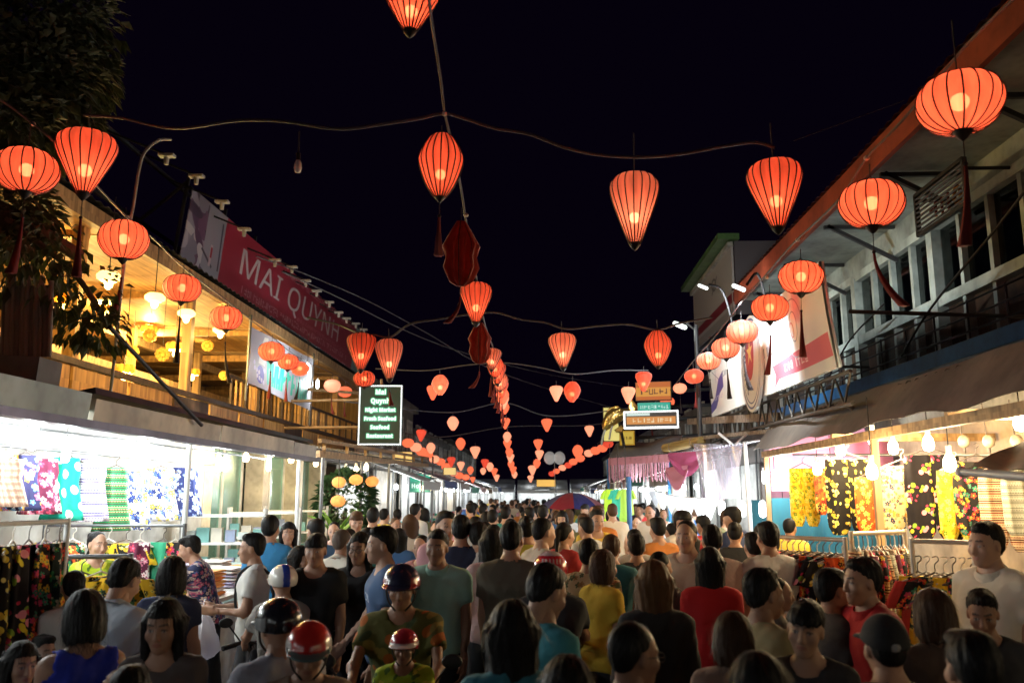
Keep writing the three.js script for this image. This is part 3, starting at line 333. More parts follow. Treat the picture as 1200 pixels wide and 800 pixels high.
// ---------------------------------------------------------------- clothes stall below the restaurant
{
  const s = thing('clothes_stall', 'bright white market stall hung with dresses below the restaurant deck', 'stall'), X = -5.1;
  part('back_wall', box(0.05, 2.7, 9, X, 1.45, -8.4), painted([0.6, 0.58, 0.54]), s);
  part('side_wall', box(1.5, 2.6, 0.05, X + 0.75, 1.4, -4.0), white, s);
  part('roof', corrugated(V(-3.42, 2.5, -3.6), V(-3.42, 2.56, -12.8), V(-5.06, 2.95, -12.8), V(-5.06, 2.9, -3.6), 0.16, 0.03), M([0.7, 0.7, 0.68], { roughness: 0.5, map: T.grime }), s);
  for (const [z0, z1, m, dy] of [[-3.6, -6.25, painted([0.5, 0.62, 0.62]), 0.03], [-6.32, -8.9, painted([0.66, 0.58, 0.44]), 0], [-8.93, -11.6, painted([0.62, 0.55, 0.43]), 0.01], [-11.63, -12.8, painted([0.5, 0.46, 0.4]), 0]]) part('fascia_panel', box(0.05, 0.2, z0 - z1, -3.38, 2.52 + dy, (z0 + z1) / 2, 0, 0, -0.1), m, s);
  part('gutter', box(0.09, 0.06, 9.2, -3.32, 2.41, -8.2), metal(0x6a6672), s); part('roof_edge', box(0.2, 0.05, 6.4, -3.5, 2.67, -9.6, 0, 0, 0.2), metal(0x4a4652), s);
  for (const z of [-4.2, -8.6, -12.6]) part('post', bar(V(-3.55, 0, z), V(-3.55, 2.5, z), 0.028, 8), M([0.6, 0.62, 0.62], { roughness: 0.4 }), s);
  for (const y of [2.32]) part('rail', [bar(V(-4.62, y, -4.4), V(-4.62, y, -12.4), 0.014), bar(V(-4.0, y + 0.1, -4.4), V(-4.0, y + 0.1, -12.4), 0.012)], steel, s);
  const LB = 'white tube bulbs under the roof of the dress stall';
  for (let k = 0; k < 9; k++) stallBulb(V(-3.95 - (k % 2) * 0.28, 2.3 + (k % 3) * 0.03, -4.6 - k * 0.98), 'cool', 3.3, 'glaring white tube bulb under the roof of the dress stall', LB, 2.6);
  const row = [[8, 536, 590, 34, 'brownCheck', 'pale brown checked dress'], [30, 532, 594, 28, 'navyMulti', 'navy dress with many coloured flowers'], [52, 536, 598, 30, 'maroon', 'maroon dress with pink flowers'], [78, 535, 605, 30, 'teal', 'teal dress with white medallions'], [109, 535, 606, 29, 'purpleBand', 'white dress with purple patterned bands'], [136, 547, 617, 27, 'greenBrown', 'green dress with brown patterned bands'], [161, 550, 616, 25, 'blueWhite', 'short blue and white dress'], [188, 548, 606, 33, 'blueWhite', 'wide blue, white and yellow dress'], [217, 547, 601, 30, 'navyWhite', 'navy dress with white flowers']];
  row.forEach(([x, y0, y1, w, m, l], i) => { const p = onX(x, y0, -4.62), z = -p.z, h = (y1 - y0) * z / F; p.y += 0.12; garment('dress', 'dress', PR[m], p, 0.8, w * z / F * 1.6, h * 1.04, l + ' hanging in the upper row of the white stall', 'dresses hanging in the white stall', i + 1); });
  // lower row on a cross rail facing the street
  const s2 = thing('clothes_rail', 'steel cross rail carrying bright tops below the dresses', 'rail'); const a = atZ(52, 622, 8), b = atZ(216, 622, 8);
  part('bar', bar(a.clone().setY(1.62), b.clone().setY(1.62), 0.015), steel, s2); for (const p of [a, b]) part('leg', bar(V(p.x, 0.02, p.z), V(p.x, 1.64, p.z), 0.02), steel, s2);
  [[70, 'orangeRed', 'top', 0.45, 0.36, 'orange red printed top'], [88, 'darkGreen', 'dress', 0.36, 0.6, 'dark green flowered dress'], [58, 'navyMulti', 'dress', 0.3, 0.6, 'navy flowered dress'], [128, 'blackYellow', 'top', 0.42, 0.35, 'black and yellow spotted top'], [150, 'yellowBlack', 'top', 0.48, 0.36, 'golden yellow printed top'], [168, 'maroon', 'dress', 0.3, 0.6, 'narrow maroon flowered dress'], [192, 'teal', 'dress', 0.46, 0.75, 'long green teal dress'], [208, 'darkMulti', 'dress', 0.3, 0.6, 'dark many coloured dress']].forEach(([x, m, k, w, h, l], i) => { const p = atZ(x, 622, 8); p.y = 1.6; p.z += (i % 3) * 0.03; garment(k === 'top' ? 'printed_top' : 'dress', k, m === 'teal' ? fabric([0.03, 0.3, 0.16]) : PR[m], p, (i % 3 - 1) * 0.25, w, h, l + ' on the lower cross rail of the white stall', 'clothes on the lower rail', i + 20); });
}
function rack(name, a, b, y, m, label) { const t = thing(name, label, 'clothes rack'); part('top_bar', bar(V(a.x, y, a.z), V(b.x, y, b.z), 0.016, 8), m, t); part('base_bar', bar(V(a.x, 0.12, a.z), V(b.x, 0.12, b.z), 0.016, 8), m, t); for (const p of [a, b]) { part('upright', bar(V(p.x, 0.03, p.z), V(p.x, y + 0.02, p.z), 0.018, 8), m, t); part('foot', bar(V(p.x - 0.2, 0.03, p.z + 0.12), V(p.x + 0.2, 0.03, p.z - 0.12), 0.016, 6), m, t); } return t; }
function fillRack(a, b, y, n, mats_, labels, group, h, turnOff = 1.3, seed0 = 50) { const dir = Math.atan2(-(b.z - a.z), b.x - a.x); for (let i = 0; i < n; i++) { const q = (i + 0.5) / n, r = rng(seed0 + i * 7), k = (seed0 + i * 3) % mats_.length; garment('hanging_garment', r() < 0.5 ? 'top' : 'dress', mats_[k], V(lerp(a.x, b.x, q), y + 0.005, lerp(a.z, b.z, q)), dir + turnOff + (r() - 0.5) * 0.35, 0.4 + 0.08 * r(), h * (0.8 + 0.3 * r()), labels[k], group, seed0 + i); } }
{ const a = V(-3.2, 0, -4.35), b = V(-2.92, 0, -5.3); rack('clothes_rack', a, b, 1.74, M([0.7, 0.72, 0.72], { roughness: 0.3 }), 'white clothes rack with dark flowered garments by the dress stall');
  fillRack(a, b, 1.74, 9, [PR.darkGreen, PR.darkMulti, PR.blackFruit, PR.blackYellow], ['dark green flowered garment on the white rack', 'black garment with red and green flowers on the white rack', 'black fruit print garment on the white rack', 'black and yellow garment on the white rack'], 'garments on the white rack', 0.85, 0.5, 60);
  const c = V(-3.55, 0, -5.6), d = V(-2.72, 0, -5.75); rack('clothes_rack', c, d, 1.5, steel, 'steel rack with yellow printed dresses beside the white rack');
  fillRack(c, d, 1.5, 7, [PR.yellowBlack, PR.yellowBlack, PR.yellowGreen], ['yellow and black printed dress on the steel rack', 'yellow and black printed dress on the steel rack', 'yellow and green printed dress on the steel rack'], 'yellow dresses on the steel rack', 0.75, 0.25, 90); }
function foldedStack(x, y, z, n, cols, label, group, w = 0.34, d = 0.28) { const r = rng((x * 100 | 0) + (z * 37 | 0) + n), t = thing('folded_stack', label, 'folded clothes', [x, y, z], r() * 0.6 - 0.3, group); for (let k = 0; k < n; k++) part('folded_cloth', new THREE.CapsuleGeometry(0.018, w - 0.04, 3, 8).rotateZ(PI / 2).scale(1, 1, d / 0.036).translate((r() - 0.5) * 0.02, 0.018 + k * 0.036, (r() - 0.5) * 0.02), fabric(cols[(k + (r() * 3 | 0)) % cols.length]), t); }
function table(name, x, z, w, d, h, m, label, turn = 0) { const t = thing(name, label, 'table', [x, 0, z], turn); part('top', box(w, 0.04, d, 0, h - 0.02, 0), m, t); part('skirt', [box(w - 0.02, h - 0.1, 0.015, 0, h / 2 - 0.02, d / 2 - 0.02), box(0.015, h - 0.1, d - 0.04, w / 2 - 0.02, h / 2 - 0.02, 0)], m, t); for (const [a, b] of [[-1, -1], [1, -1], [-1, 1], [1, 1]]) part('leg', box(0.04, h - 0.04, 0.04, a * (w / 2 - 0.05), (h - 0.04) / 2, b * (d / 2 - 0.06)), steel, t); return t; }
table('goods_table', -3.75, -6.9, 0.9, 1.9, 0.82, painted([0.55, 0.5, 0.46]), 'low table of folded clothes in front of the dress stall'); table('goods_table', -3.6, -9.6, 0.9, 2.2, 0.9, white, 'white table of orange and white folded cloth in the dress stall'); table('goods_table', -3.9, -11.7, 1.0, 1.5, 1.0, painted([0.5, 0.66, 0.62]), 'pale teal counter at the far end of the dress stall');
const whites = [[0.7, 0.68, 0.66], [0.5, 0.45, 0.6], [0.62, 0.6, 0.62]], oranges = [[0.75, 0.25, 0.05], [0.8, 0.35, 0.1], [0.7, 0.65, 0.6]], mixed = [[0.3, 0.05, 0.08], [0.06, 0.08, 0.25], [0.6, 0.55, 0.5], [0.05, 0.25, 0.2], [0.6, 0.4, 0.05]];
for (const [x, z, n, c, l] of [[-3.55, -6.3, 5, whites, 'white and lilac'], [-3.9, -6.7, 4, mixed, 'mixed dark'], [-3.6, -7.2, 6, whites, 'white and lilac'], [-3.95, -7.5, 5, mixed, 'mixed dark']]) foldedStack(x, 0.82, z, n, c, l + ' folded clothes stacked on the low table', 'stacks on the low table');
for (const [x, z, n, c, l] of [[-3.45, -8.9, 7, oranges, 'orange and cream'], [-3.85, -9.2, 8, whites, 'white and lilac'], [-3.5, -9.7, 6, whites, 'white and lilac'], [-3.85, -10.2, 7, mixed, 'mixed dark'], [-3.5, -10.4, 5, oranges, 'orange and cream']]) foldedStack(x, 0.9, z, n, c, l + ' folded clothes stacked on the white table', 'stacks on the white table', 0.4, 0.34);
for (let k = 0; k < 3; k++) { const t = thing('display_shelf', ['white goods shelf against the stall end wall', 'white goods shelf by the first cream pillar', 'low white goods shelf by the teal windows'][k], 'shelf', [-4.35, 0, -11.9 - k * 1.75], 0.2); for (const y of [0.4, 0.85, 1.25, 1.62]) part('shelf_board', box(1.1, 0.03, 0.35, 0, y, 0), white, t); for (const x of [-0.54, 0.54]) part('side', box(0.03, 1.7, 0.36, x, 0.86, 0), white, t); const r = rng(k + 3); for (const y of [0.4, 0.85, 1.25]) for (let i = 0; i < 6; i++) part('goods_box', box(0.12 + 0.05 * r(), 0.1 + 0.16 * r(), 0.16, -0.45 + i * 0.18, y + 0.1, 0), painted([[0.6, 0.65, 0.62], [0.2, 0.45, 0.42], [0.65, 0.6, 0.5], [0.3, 0.35, 0.5]][(i + k) % 4]), t); }
for (const [x, y, z] of [[360, 430, 16.2], [372, 449, 18.6]]) stallBulb(atZ(x, y, z), 'cool', 2.2, 'white bulb at the end of the teal lettered banner', 'white bulbs by the teal lettered banner', 5.0);
for (const [x, y, z] of [[318, 528, 13.2], [341, 536, 14.8], [370, 541, 17.2], [288, 534, 13.4]]) stallBulb(atZ(x, y, z), 'warm', 3.2, 'warm bulb hanging before the cream pillars', 'warm bulbs before the cream pillars', 2.75);
{ // second awning along the restaurant front
  const s = thing('awning', 'pale beam framed awning along the restaurant front past the dress stall', 'awning');
  part('roof', corrugated(V(-3.4, 2.62, -13.0), V(-3.35, 2.86, -25.5), V(-5.1, 3.0, -25.5), V(-5.1, 2.92, -13.0), 0.18, 0.03), M([0.3, 0.28, 0.26], { roughness: 0.6, map: T.grime }), s);
  part('edge_beam', [beam(V(-3.38, 2.52, -13), V(-3.33, 2.76, -25.5), 0.07, 0.1), beam(V(-3.36, 2.72, -13), V(-3.31, 2.98, -25.5), 0.06, 0.06)], paleWood, s);
  for (let k = 0; k < 5; k++) part('post', bar(V(-3.42, 0, -13.4 - k * 3), V(-3.4, 2.56 + k * 0.05, -13.4 - k * 3), 0.03, 8), steel, s);
  for (let k = 0; k < 8; k++) part('upright', box(0.05, 0.2, 0.05, -3.36, 2.63 + k * 0.03, -13.3 - k * 1.6), paleWood, s);
  for (const [x, y, z, c] of [[397, 565, 15, 1], [417, 562, 15.6, 1], [436, 564, 16, 1], [396, 587, 14.4, 0]]) { const p = atZ(x, y, z), L = thing('paper_lantern', c ? 'pale orange oval paper lantern in the row over the green shrub' : 'lower pale orange oval paper lantern among the shrub leaves', 'lantern', [p.x, p.y, p.z], 0, 'pale orange paper lanterns'); const sg = shadeGeo0(0.25, 0.19); part('shade', sg, M([0.95, 0.5, 0.2], { transmission: 0.6, roughness: 0.95, thickness: 0 }), L); part('bulb', ball(0.03, 0, 0, 0), M(0xffffff, { emi: [8, 5.5, 3] }), L); lamp(L, [0, 0, 0], [1, 0.62, 0.3], 0.24, 1.5); part('cord', bar(V(0, 0.09, 0), V(0, 2.62 - p.y, 0), 0.005, 4), capMat0, L); }
  for (const [x, y, z] of [[405, 550, 17], [417, 549, 18], [429, 546, 18.5]]) stallBulb(atZ(x, y, z), 'warm', 1.6, 'small warm bulb above the oval paper lanterns', 'warm bulbs above the paper lanterns', 2.85);
}
function shadeGeo0(w, h) { return lathe([[0.2, -1], [0.6, -0.82], [0.9, -0.45], [1, 0], [0.9, 0.45], [0.6, 0.82], [0.2, 1]].map(([r, y]) => [r * w / 2, y * h / 2]), 20); }
// ---------------------------------------------------------------- plants
function leaves(n, f, size, seed) { const r = rng(seed), pos = [], idx = []; for (let i = 0; i < n; i++) { const [c, dir] = f(r, i), d = dir.clone().add(V(r() - 0.5, r() - 0.5, r() - 0.5).multiplyScalar(0.9)).normalize(), s = size * (0.6 + 0.8 * r()), side = d.clone().cross(V(r() - 0.5, 1, r() - 0.5)).normalize().multiplyScalar(s * 0.28), o = pos.length / 3, up = side.clone().cross(d).multiplyScalar(0.25); const a = c, b = c.clone().addScaledVector(d, s * 0.5), e = c.clone().addScaledVector(d, s).addScaledVector(V(0, -1, 0), s * 0.2); for (const p of [a, b.clone().add(side).add(up), e, b.clone().sub(side).add(up), b]) pos.push(p.x, p.y, p.z); idx.push(o, o + 1, o + 4, o + 1, o + 2, o + 4, o + 4, o + 2, o + 3, o, o + 4, o + 3); } const g = new THREE.BufferGeometry(); g.setAttribute('position', new THREE.Float32BufferAttribute(pos, 3)); g.setIndex(idx); return flat(g); }
{ const t = thing('street_tree', 'dark leafy tree with drooping branches beside the restaurant', 'tree'), lm = M([0.045, 0.06, 0.018], { roughness: 0.8, transmission: 0.25, thickness: 0 });
  part('trunk', [tube([V(-5.4, 0, -3.1), V(-5.35, 1.6, -3.15), V(-5.3, 3, -3.3), V(-5.5, 4.4, -4.2), V(-5.7, 6.2, -5.4)], 0.13, 24, 9), tube([V(-5.25, 3.4, -3.5), V(-4.9, 4.0, -4.8), V(-4.4, 4.2, -6.2), V(-3.9, 3.9, -6.9)], 0.06, 18, 7), tube([V(-5.55, 5.2, -4.8), V(-5.1, 6.4, -6.2), V(-4.6, 7.0, -7.6)], 0.05, 16, 7), tube([V(-4.4, 4.2, -6.2), V(-3.75, 3.65, -6.6), V(-3.55, 3.25, -6.8)], 0.025, 12, 6)], M([0.07, 0.05, 0.035], { roughness: 0.95 }), t);
  const C = [[20, 40, 7.4, 0.95], [75, 25, 7.6, 0.7], [50, 100, 7.3, 0.75], [90, 85, 7.8, 0.5], [15, 150, 7, 0.6], [75, 150, 7.6, 0.38], [10, 250, 6.6, 0.45], [-40, 100, 7, 0.9]].map(([x, y, z, s]) => [atZ(x, y, z), s]);
  part('crown', leaves(6500, (r) => { const [c, s] = C[r() * C.length | 0], d = V(r() - 0.5, r() - 0.5, r() - 0.5).normalize(); return [c.clone().addScaledVector(d, s * Math.cbrt(r()) * 0.75), d.add(V(0, -0.5, 0))]; }, 0.13, 3), lm, t);
  const B = [[40, 318, 6.3, 0.33], [60, 345, 6.3, 0.25], [110, 345, 6.6, 0.24], [118, 385, 6.6, 0.2], [95, 380, 6.6, 0.16], [60, 290, 6.3, 0.26], [20, 300, 6, 0.35]].map(([x, y, z, s]) => [atZ(x, y, z), s]);
  part('low_branch', leaves(620, (r) => { const [c, s] = B[r() * B.length | 0], d = V(r() - 0.5, r() - 0.5, r() - 0.5).normalize(); return [c.clone().addScaledVector(d, s * Math.cbrt(r())), d.add(V(0, -0.9, 0))]; }, 0.095, 4), lm, t); }
{ const p = atZ(395, 600, 13.5), t = thing('potted_palm', 'bright green potted palm before the cream pillars', 'plant', [p.x, 0, p.z]); part('pot', lathe([[0.01, 0.02], [0.16, 0.02], [0.22, 0.36], [0.2, 0.36], [0.18, 0.33], [0.01, 0.33]], 18), M([0.35, 0.14, 0.08], { roughness: 0.8 }), t); for (let k = 0; k < 13; k++) { const a = k * 2.4, q = 0.3 + (k % 4) * 0.12; part('frond', sheet((u, v) => { const L = u * 0.75, bend = u * u * q; return [Math.cos(a) * (bend + 0.03) - Math.sin(a) * (v - 0.5) * 0.1 * Math.sin(PI * Math.min(1, u + 0.06)), 0.4 + 0.75 + L * (1 - q * 0.5) - bend * 0.35 - Math.abs(v - 0.5) * 0.03, Math.sin(a) * (bend + 0.03) + Math.cos(a) * (v - 0.5) * 0.1 * Math.sin(PI * Math.min(1, u + 0.06))]; }, 8, 2, 0.003), M([0.2, 0.4, 0.06], { roughness: 0.6 }), t); } part('stem', bar(V(0, 0.3, 0), V(0, 1.2, 0), 0.035), M([0.12, 0.14, 0.05]), t); }
{ const p = atZ(405, 580, 16.5), t = thing('shrub', 'dark green shrub behind the oval paper lanterns', 'plant', [p.x, 0, p.z]); part('pot', lathe([[0.01, 0.02], [0.22, 0.02], [0.3, 0.45], [0.26, 0.45], [0.01, 0.42]], 18), M([0.3, 0.28, 0.26]), t); part('stem', bar(V(0, 0.4, 0), V(0, 1.6, 0), 0.04), M([0.09, 0.06, 0.04]), t); part('foliage', leaves(1500, (r) => { const d = V(r() - 0.5, r() - 0.5, r() - 0.5).normalize(); return [V(d.x * 0.5, 1.75 + d.y * 0.55, d.z * 0.45).multiplyScalar(1), d]; }, 0.16, 8), M([0.03, 0.085, 0.03], { roughness: 0.7 }), t); }
// near structures above the stall roof
{ const t = thing('slat_screen', 'weathered grey screen of upright slats above the stall roof by the tree', 'screen'); for (let k = 0; k < 11; k++) { const x = 2 + k * 5.5; part('slat', bar(atZ(x, 418, 6.1), atZ(x + 3, 335 - (k % 3) * 6, 6.1), 0.017 + (k % 2) * 0.005, 6), M(k % 3 ? [0.22, 0.2, 0.18] : [0.14, 0.13, 0.12], { roughness: 0.9 }), t); } part('rail', bar(atZ(-5, 360, 6.15), atZ(62, 372, 6.15), 0.015), darkSteel, t);
  const g = thing('parapet_panel', 'dark grey panel box on the stall roof below the slat screen', 'panel'), a = atZ(-30, 442, 6.1), b = atZ(56, 452, 6.1); part('panel', box(b.x - a.x, 0.19, 0.3, (a.x + b.x) / 2, (a.y + b.y) / 2 + 0.08, -6.1, 0, 0, -0.06), M([0.16, 0.155, 0.16], { map: T.grime }), g); part('base', box(b.x - a.x + 0.1, 0.07, 0.4, (a.x + b.x) / 2, (a.y + b.y) / 2 - 0.06, -6.1, 0, 0, -0.06), M([0.05, 0.05, 0.06]), g);
  solo('prop_pole', bar(atZ(128, 383, 6.5), atZ(236, 498, 8.2), 0.02), darkSteel, 'thin dark pole slanting from the branch to the stall roof', 'pole'); }
// ---------------------------------------------------------------- trousers stall below the shop house
const tarpBrown = M([0.17, 0.14, 0.12], { roughness: 0.75, map: T.grime, transmission: 0.12, thickness: 0 });
{
  const s = thing('clothes_stall', 'warm lit stall of patterned trousers under a brown tarp below the shop house', 'stall');
  part('tarp', sheet((u, v) => { const z = lerp(-4.2, -11.9, u), sag = 0.05 * Math.sin(u * 21) + 0.03 * Math.sin(u * 47); return [2.92 + v * 0.3 + 0.4 * sag, lerp(2.52 - 0.04 * u, 2.9, v) + 0.5 * sag * (1 - v), z]; }, 60, 6, 0.006, [8, 0.5]), tarpBrown, s);
  part('under_roof', corrugated(V(3.15, 2.78, -4.2), V(3.15, 2.78, -11.9), V(4.9, 3.0, -11.9), V(4.9, 3.0, -4.2), 0.2, 0.03), M([0.4, 0.32, 0.22], { map: T.grime, roughness: 0.7 }), s);
  part('back_wall', box(0.05, 2.7, 7.2, 4.86, 1.4, -8.1), painted([0.55, 0.42, 0.28]), s);
  part('end_cloth', sheet((u, v) => [3.16 + u * 1.68, 1.95 + v * 0.75, -11.9 + 0.03 * Math.sin(u * 30)], 24, 2, 0.008), fabric([0.75, 0.3, 0.42], { transmission: 0.4, thickness: 0 }), s); part('end_cloth', sheet((u, v) => [3.16 + u * 1.68, 0.2 + v * 1.66, -11.92 + 0.04 * Math.sin(u * 26)], 24, 2, 0.008), fabric([0.03, 0.16, 0.22]), s);
  part('beam', [beam(V(3.05, 2.44, -4.2), V(3.05, 2.44, -11.8), 0.06, 0.08), beam(V(3.1, 2.5, -6.6), V(4.8, 2.5, -6.6), 0.06, 0.08), beam(V(3.1, 2.5, -9.2), V(4.8, 2.5, -9.2), 0.06, 0.08)], paleWood, s);
  for (const z of [-4.3, -8, -11.8]) part('post', box(0.06, 2.45, 0.06, 3.08, 1.22, z), paleWood, s);
  part('rail', bar(atZ(930, 533, 11.4), atZ(1215, 533, 7.4), 0.015), steel, s);
  const items = [[941, 548, 613, 24, 11.2, 'yellowGreen', 'yellow green flowered trousers, hanging farthest along the rail'], [993, 537, 622, 38, 9.6, 'blackYellow', 'black trousers with yellow spots'], [1027, 558, 622, 36, 9.2, 'orange', 'bright orange flowered trousers'], [1057, 545, 622, 36, 8.9, 'creamNavy', 'cream and navy printed trousers'], [1091, 532, 628, 45, 8.5, 'blackFruit', 'black trousers with red and yellow fruit print'], [1119, 550, 628, 30, 8.25, 'yellowGreen', 'bright yellow printed trousers between two black pairs'], [1145, 540, 622, 40, 8.0, 'darkMulti', 'dark many coloured flowered trousers'], [1175, 550, 640, 40, 7.8, 'brownBand', 'brown and cream banded trousers'], [1199, 548, 622, 36, 7.55, 'greyBand', 'grey banded trousers at the stall rail end'], [968, 548, 600, 20, 10.5, 'orangeRed', 'narrow orange red trousers at the back of the rail']];
  items.forEach(([x, y0, y1, w, z, m, l], i) => { const p = atZ(x, y0, z), h = (y1 - y0) * z / F; p.y += 0.16; garment('trousers', 'trousers', PR[m], p, -0.3, w * z / F * 1.32, h, l, 'patterned trousers hanging in a row', i + 130); });
  const LB = 'warm bulbs of the trousers stall';
  [[1022, 549, 7.6, 3.4], [1088, 516, 7.8, 4.2], [1113, 539, 7.0, 3.4], [958, 547, 10.2, 3.2], [1047, 521, 8.6, 3.4], [1023, 511, 9, 3.2], [985, 524, 9.2, 3.2], [1196, 490, 6.4, 3.2], [1180, 575, 5.6, 0.9]].slice(0, 8).forEach(([x, y, z, I]) => stallBulb(atZ(x, y, z), 'warm', I, 'bare warm bulb hanging before the patterned trousers', LB, 2.75));
  for (const [x, y, z] of [[1130, 517, 8.4], [1159, 517, 8.1], [1192, 517, 7.8]]) { const p = atZ(x, y, z), t = thing('hat_form', 'round cream hat form on a peg over the patterned trousers', 'hat form', [p.x, p.y, p.z], 0, 'cream hat forms over the trousers'); part('dome', ball(0.055, 0, 0, 0, 1, 1.15, 1, 12), painted([0.75, 0.66, 0.5]), t); part('peg', bar(V(0, -0.05, 0), V(0, -0.2, 0), 0.012), plasticHanger, t); part('support', bar(V(0, -0.2, 0), V(0, 2.75 - p.y, -0.06), 0.006, 4), plasticHanger, t); }
  const a = atZ(906, 634, 6.9), b = atZ(990, 624, 6.4), c = atZ(1060, 617, 6.9); a.y = b.y = c.y = 0;
  const rm = M([0.62, 0.56, 0.46], { roughness: 0.4, metalness: 0.4 });
  rack('clothes_rack', a, b, 1.58, rm, 'rack of dark printed garments on pale hangers at the stall front'); fillRack(a, b, 1.58, 12, [PR.blackYellow, PR.blackFruit, PR.darkMulti, PR.orangeRed], ['black and yellow garment on the stall front rack', 'black fruit print garment on the stall front rack', 'dark flowered garment on the stall front rack', 'orange red garment on the stall front rack'], 'garments on the stall front rack', 0.7, 0.9, 150);
  rack('clothes_rack', b.clone().add(V(0.08, 0, -0.1)), c, 1.62, rm, 'rack of brown and cream garments in the stall middle'); fillRack(b.clone().add(V(0.08, 0, -0.1)), c, 1.62, 12, [PR.brownBand, PR.brownCheck, PR.darkMulti, PR.greyBand, PR.maroon], ['brown banded garment on the middle rack', 'brown checked garment on the middle rack', 'dark flowered garment on the middle rack', 'grey banded garment on the middle rack', 'maroon flowered garment on the middle rack'], 'garments on the middle rack', 0.75, 0.8, 180);
  const d = atZ(1068, 630, 5.9), e = atZ(1140, 630, 5.7); d.y = e.y = 0; rack('clothes_rack', d, e, 1.6, rm, 'short pale rack of red and yellow tops beside the white shirted seller'); fillRack(d, e, 1.5, 7, [PR.darkMulti, fabric([0.55, 0.04, 0.03]), PR.yellowBlack, PR.darkGreen], ['dark flowered top on the short pale rack', 'plain red top on the short pale rack', 'yellow printed top on the short pale rack', 'dark green flowered top on the short pale rack'], 'tops on the short pale rack', 0.55, 0.5, 210);
  table('goods_table', 3.55, -5.9, 1.0, 1.6, 0.95, paleWood, 'wooden table of folded goods at the near end of the trousers stall');
  const warmF = [[0.6, 0.42, 0.2], [0.7, 0.55, 0.3], [0.45, 0.2, 0.1], [0.65, 0.6, 0.5]]; for (const [x, z, n] of [[3.3, -5.4, 14], [3.72, -5.5, 17], [3.35, -5.95, 12], [3.75, -6.2, 15]]) foldedStack(x, 0.95, z, n, warmF, 'tall stack of tan and brown folded cloth on the wooden table', 'tan stacks on the wooden table', 0.36, 0.3);
  // low canvas awning of the next stall
  const q = thing('canvas_awning', 'beige canvas awning edge on a grey pole beside the brown tarp', 'awning'), A = atZ(1138, 548, 4.6), B = atZ(1290, 560, 3.7), C = atZ(1330, 470, 4.0), D = atZ(1200, 515, 5.4);
  part('canvas', sheet((u, v) => { const p = A.clone().lerp(B, u).lerp(D.clone().lerp(C, u), v); return [p.x, p.y - 0.05 * Math.sin(PI * u) * Math.sin(PI * v) + 0.012 * Math.sin(u * 18 + v * 5), p.z]; }, 16, 8, 0.006), M([0.5, 0.4, 0.28], { roughness: 0.8, map: T.grime, transmission: 0.3, thickness: 0 }), q); part('pole', bar(A.clone().add(V(-0.05, -0.02, 0)), B.clone().add(V(0, -0.02, 0)), 0.022, 8), M([0.55, 0.55, 0.55], { roughness: 0.35 }), q); part('leg', bar(B.clone(), V(B.x, 0, B.z), 0.025, 8), steel, q); part('end_cap', ball(0.03, A.x - 0.05, A.y - 0.02, A.z), M([0.7, 0.7, 0.7]), q);
}
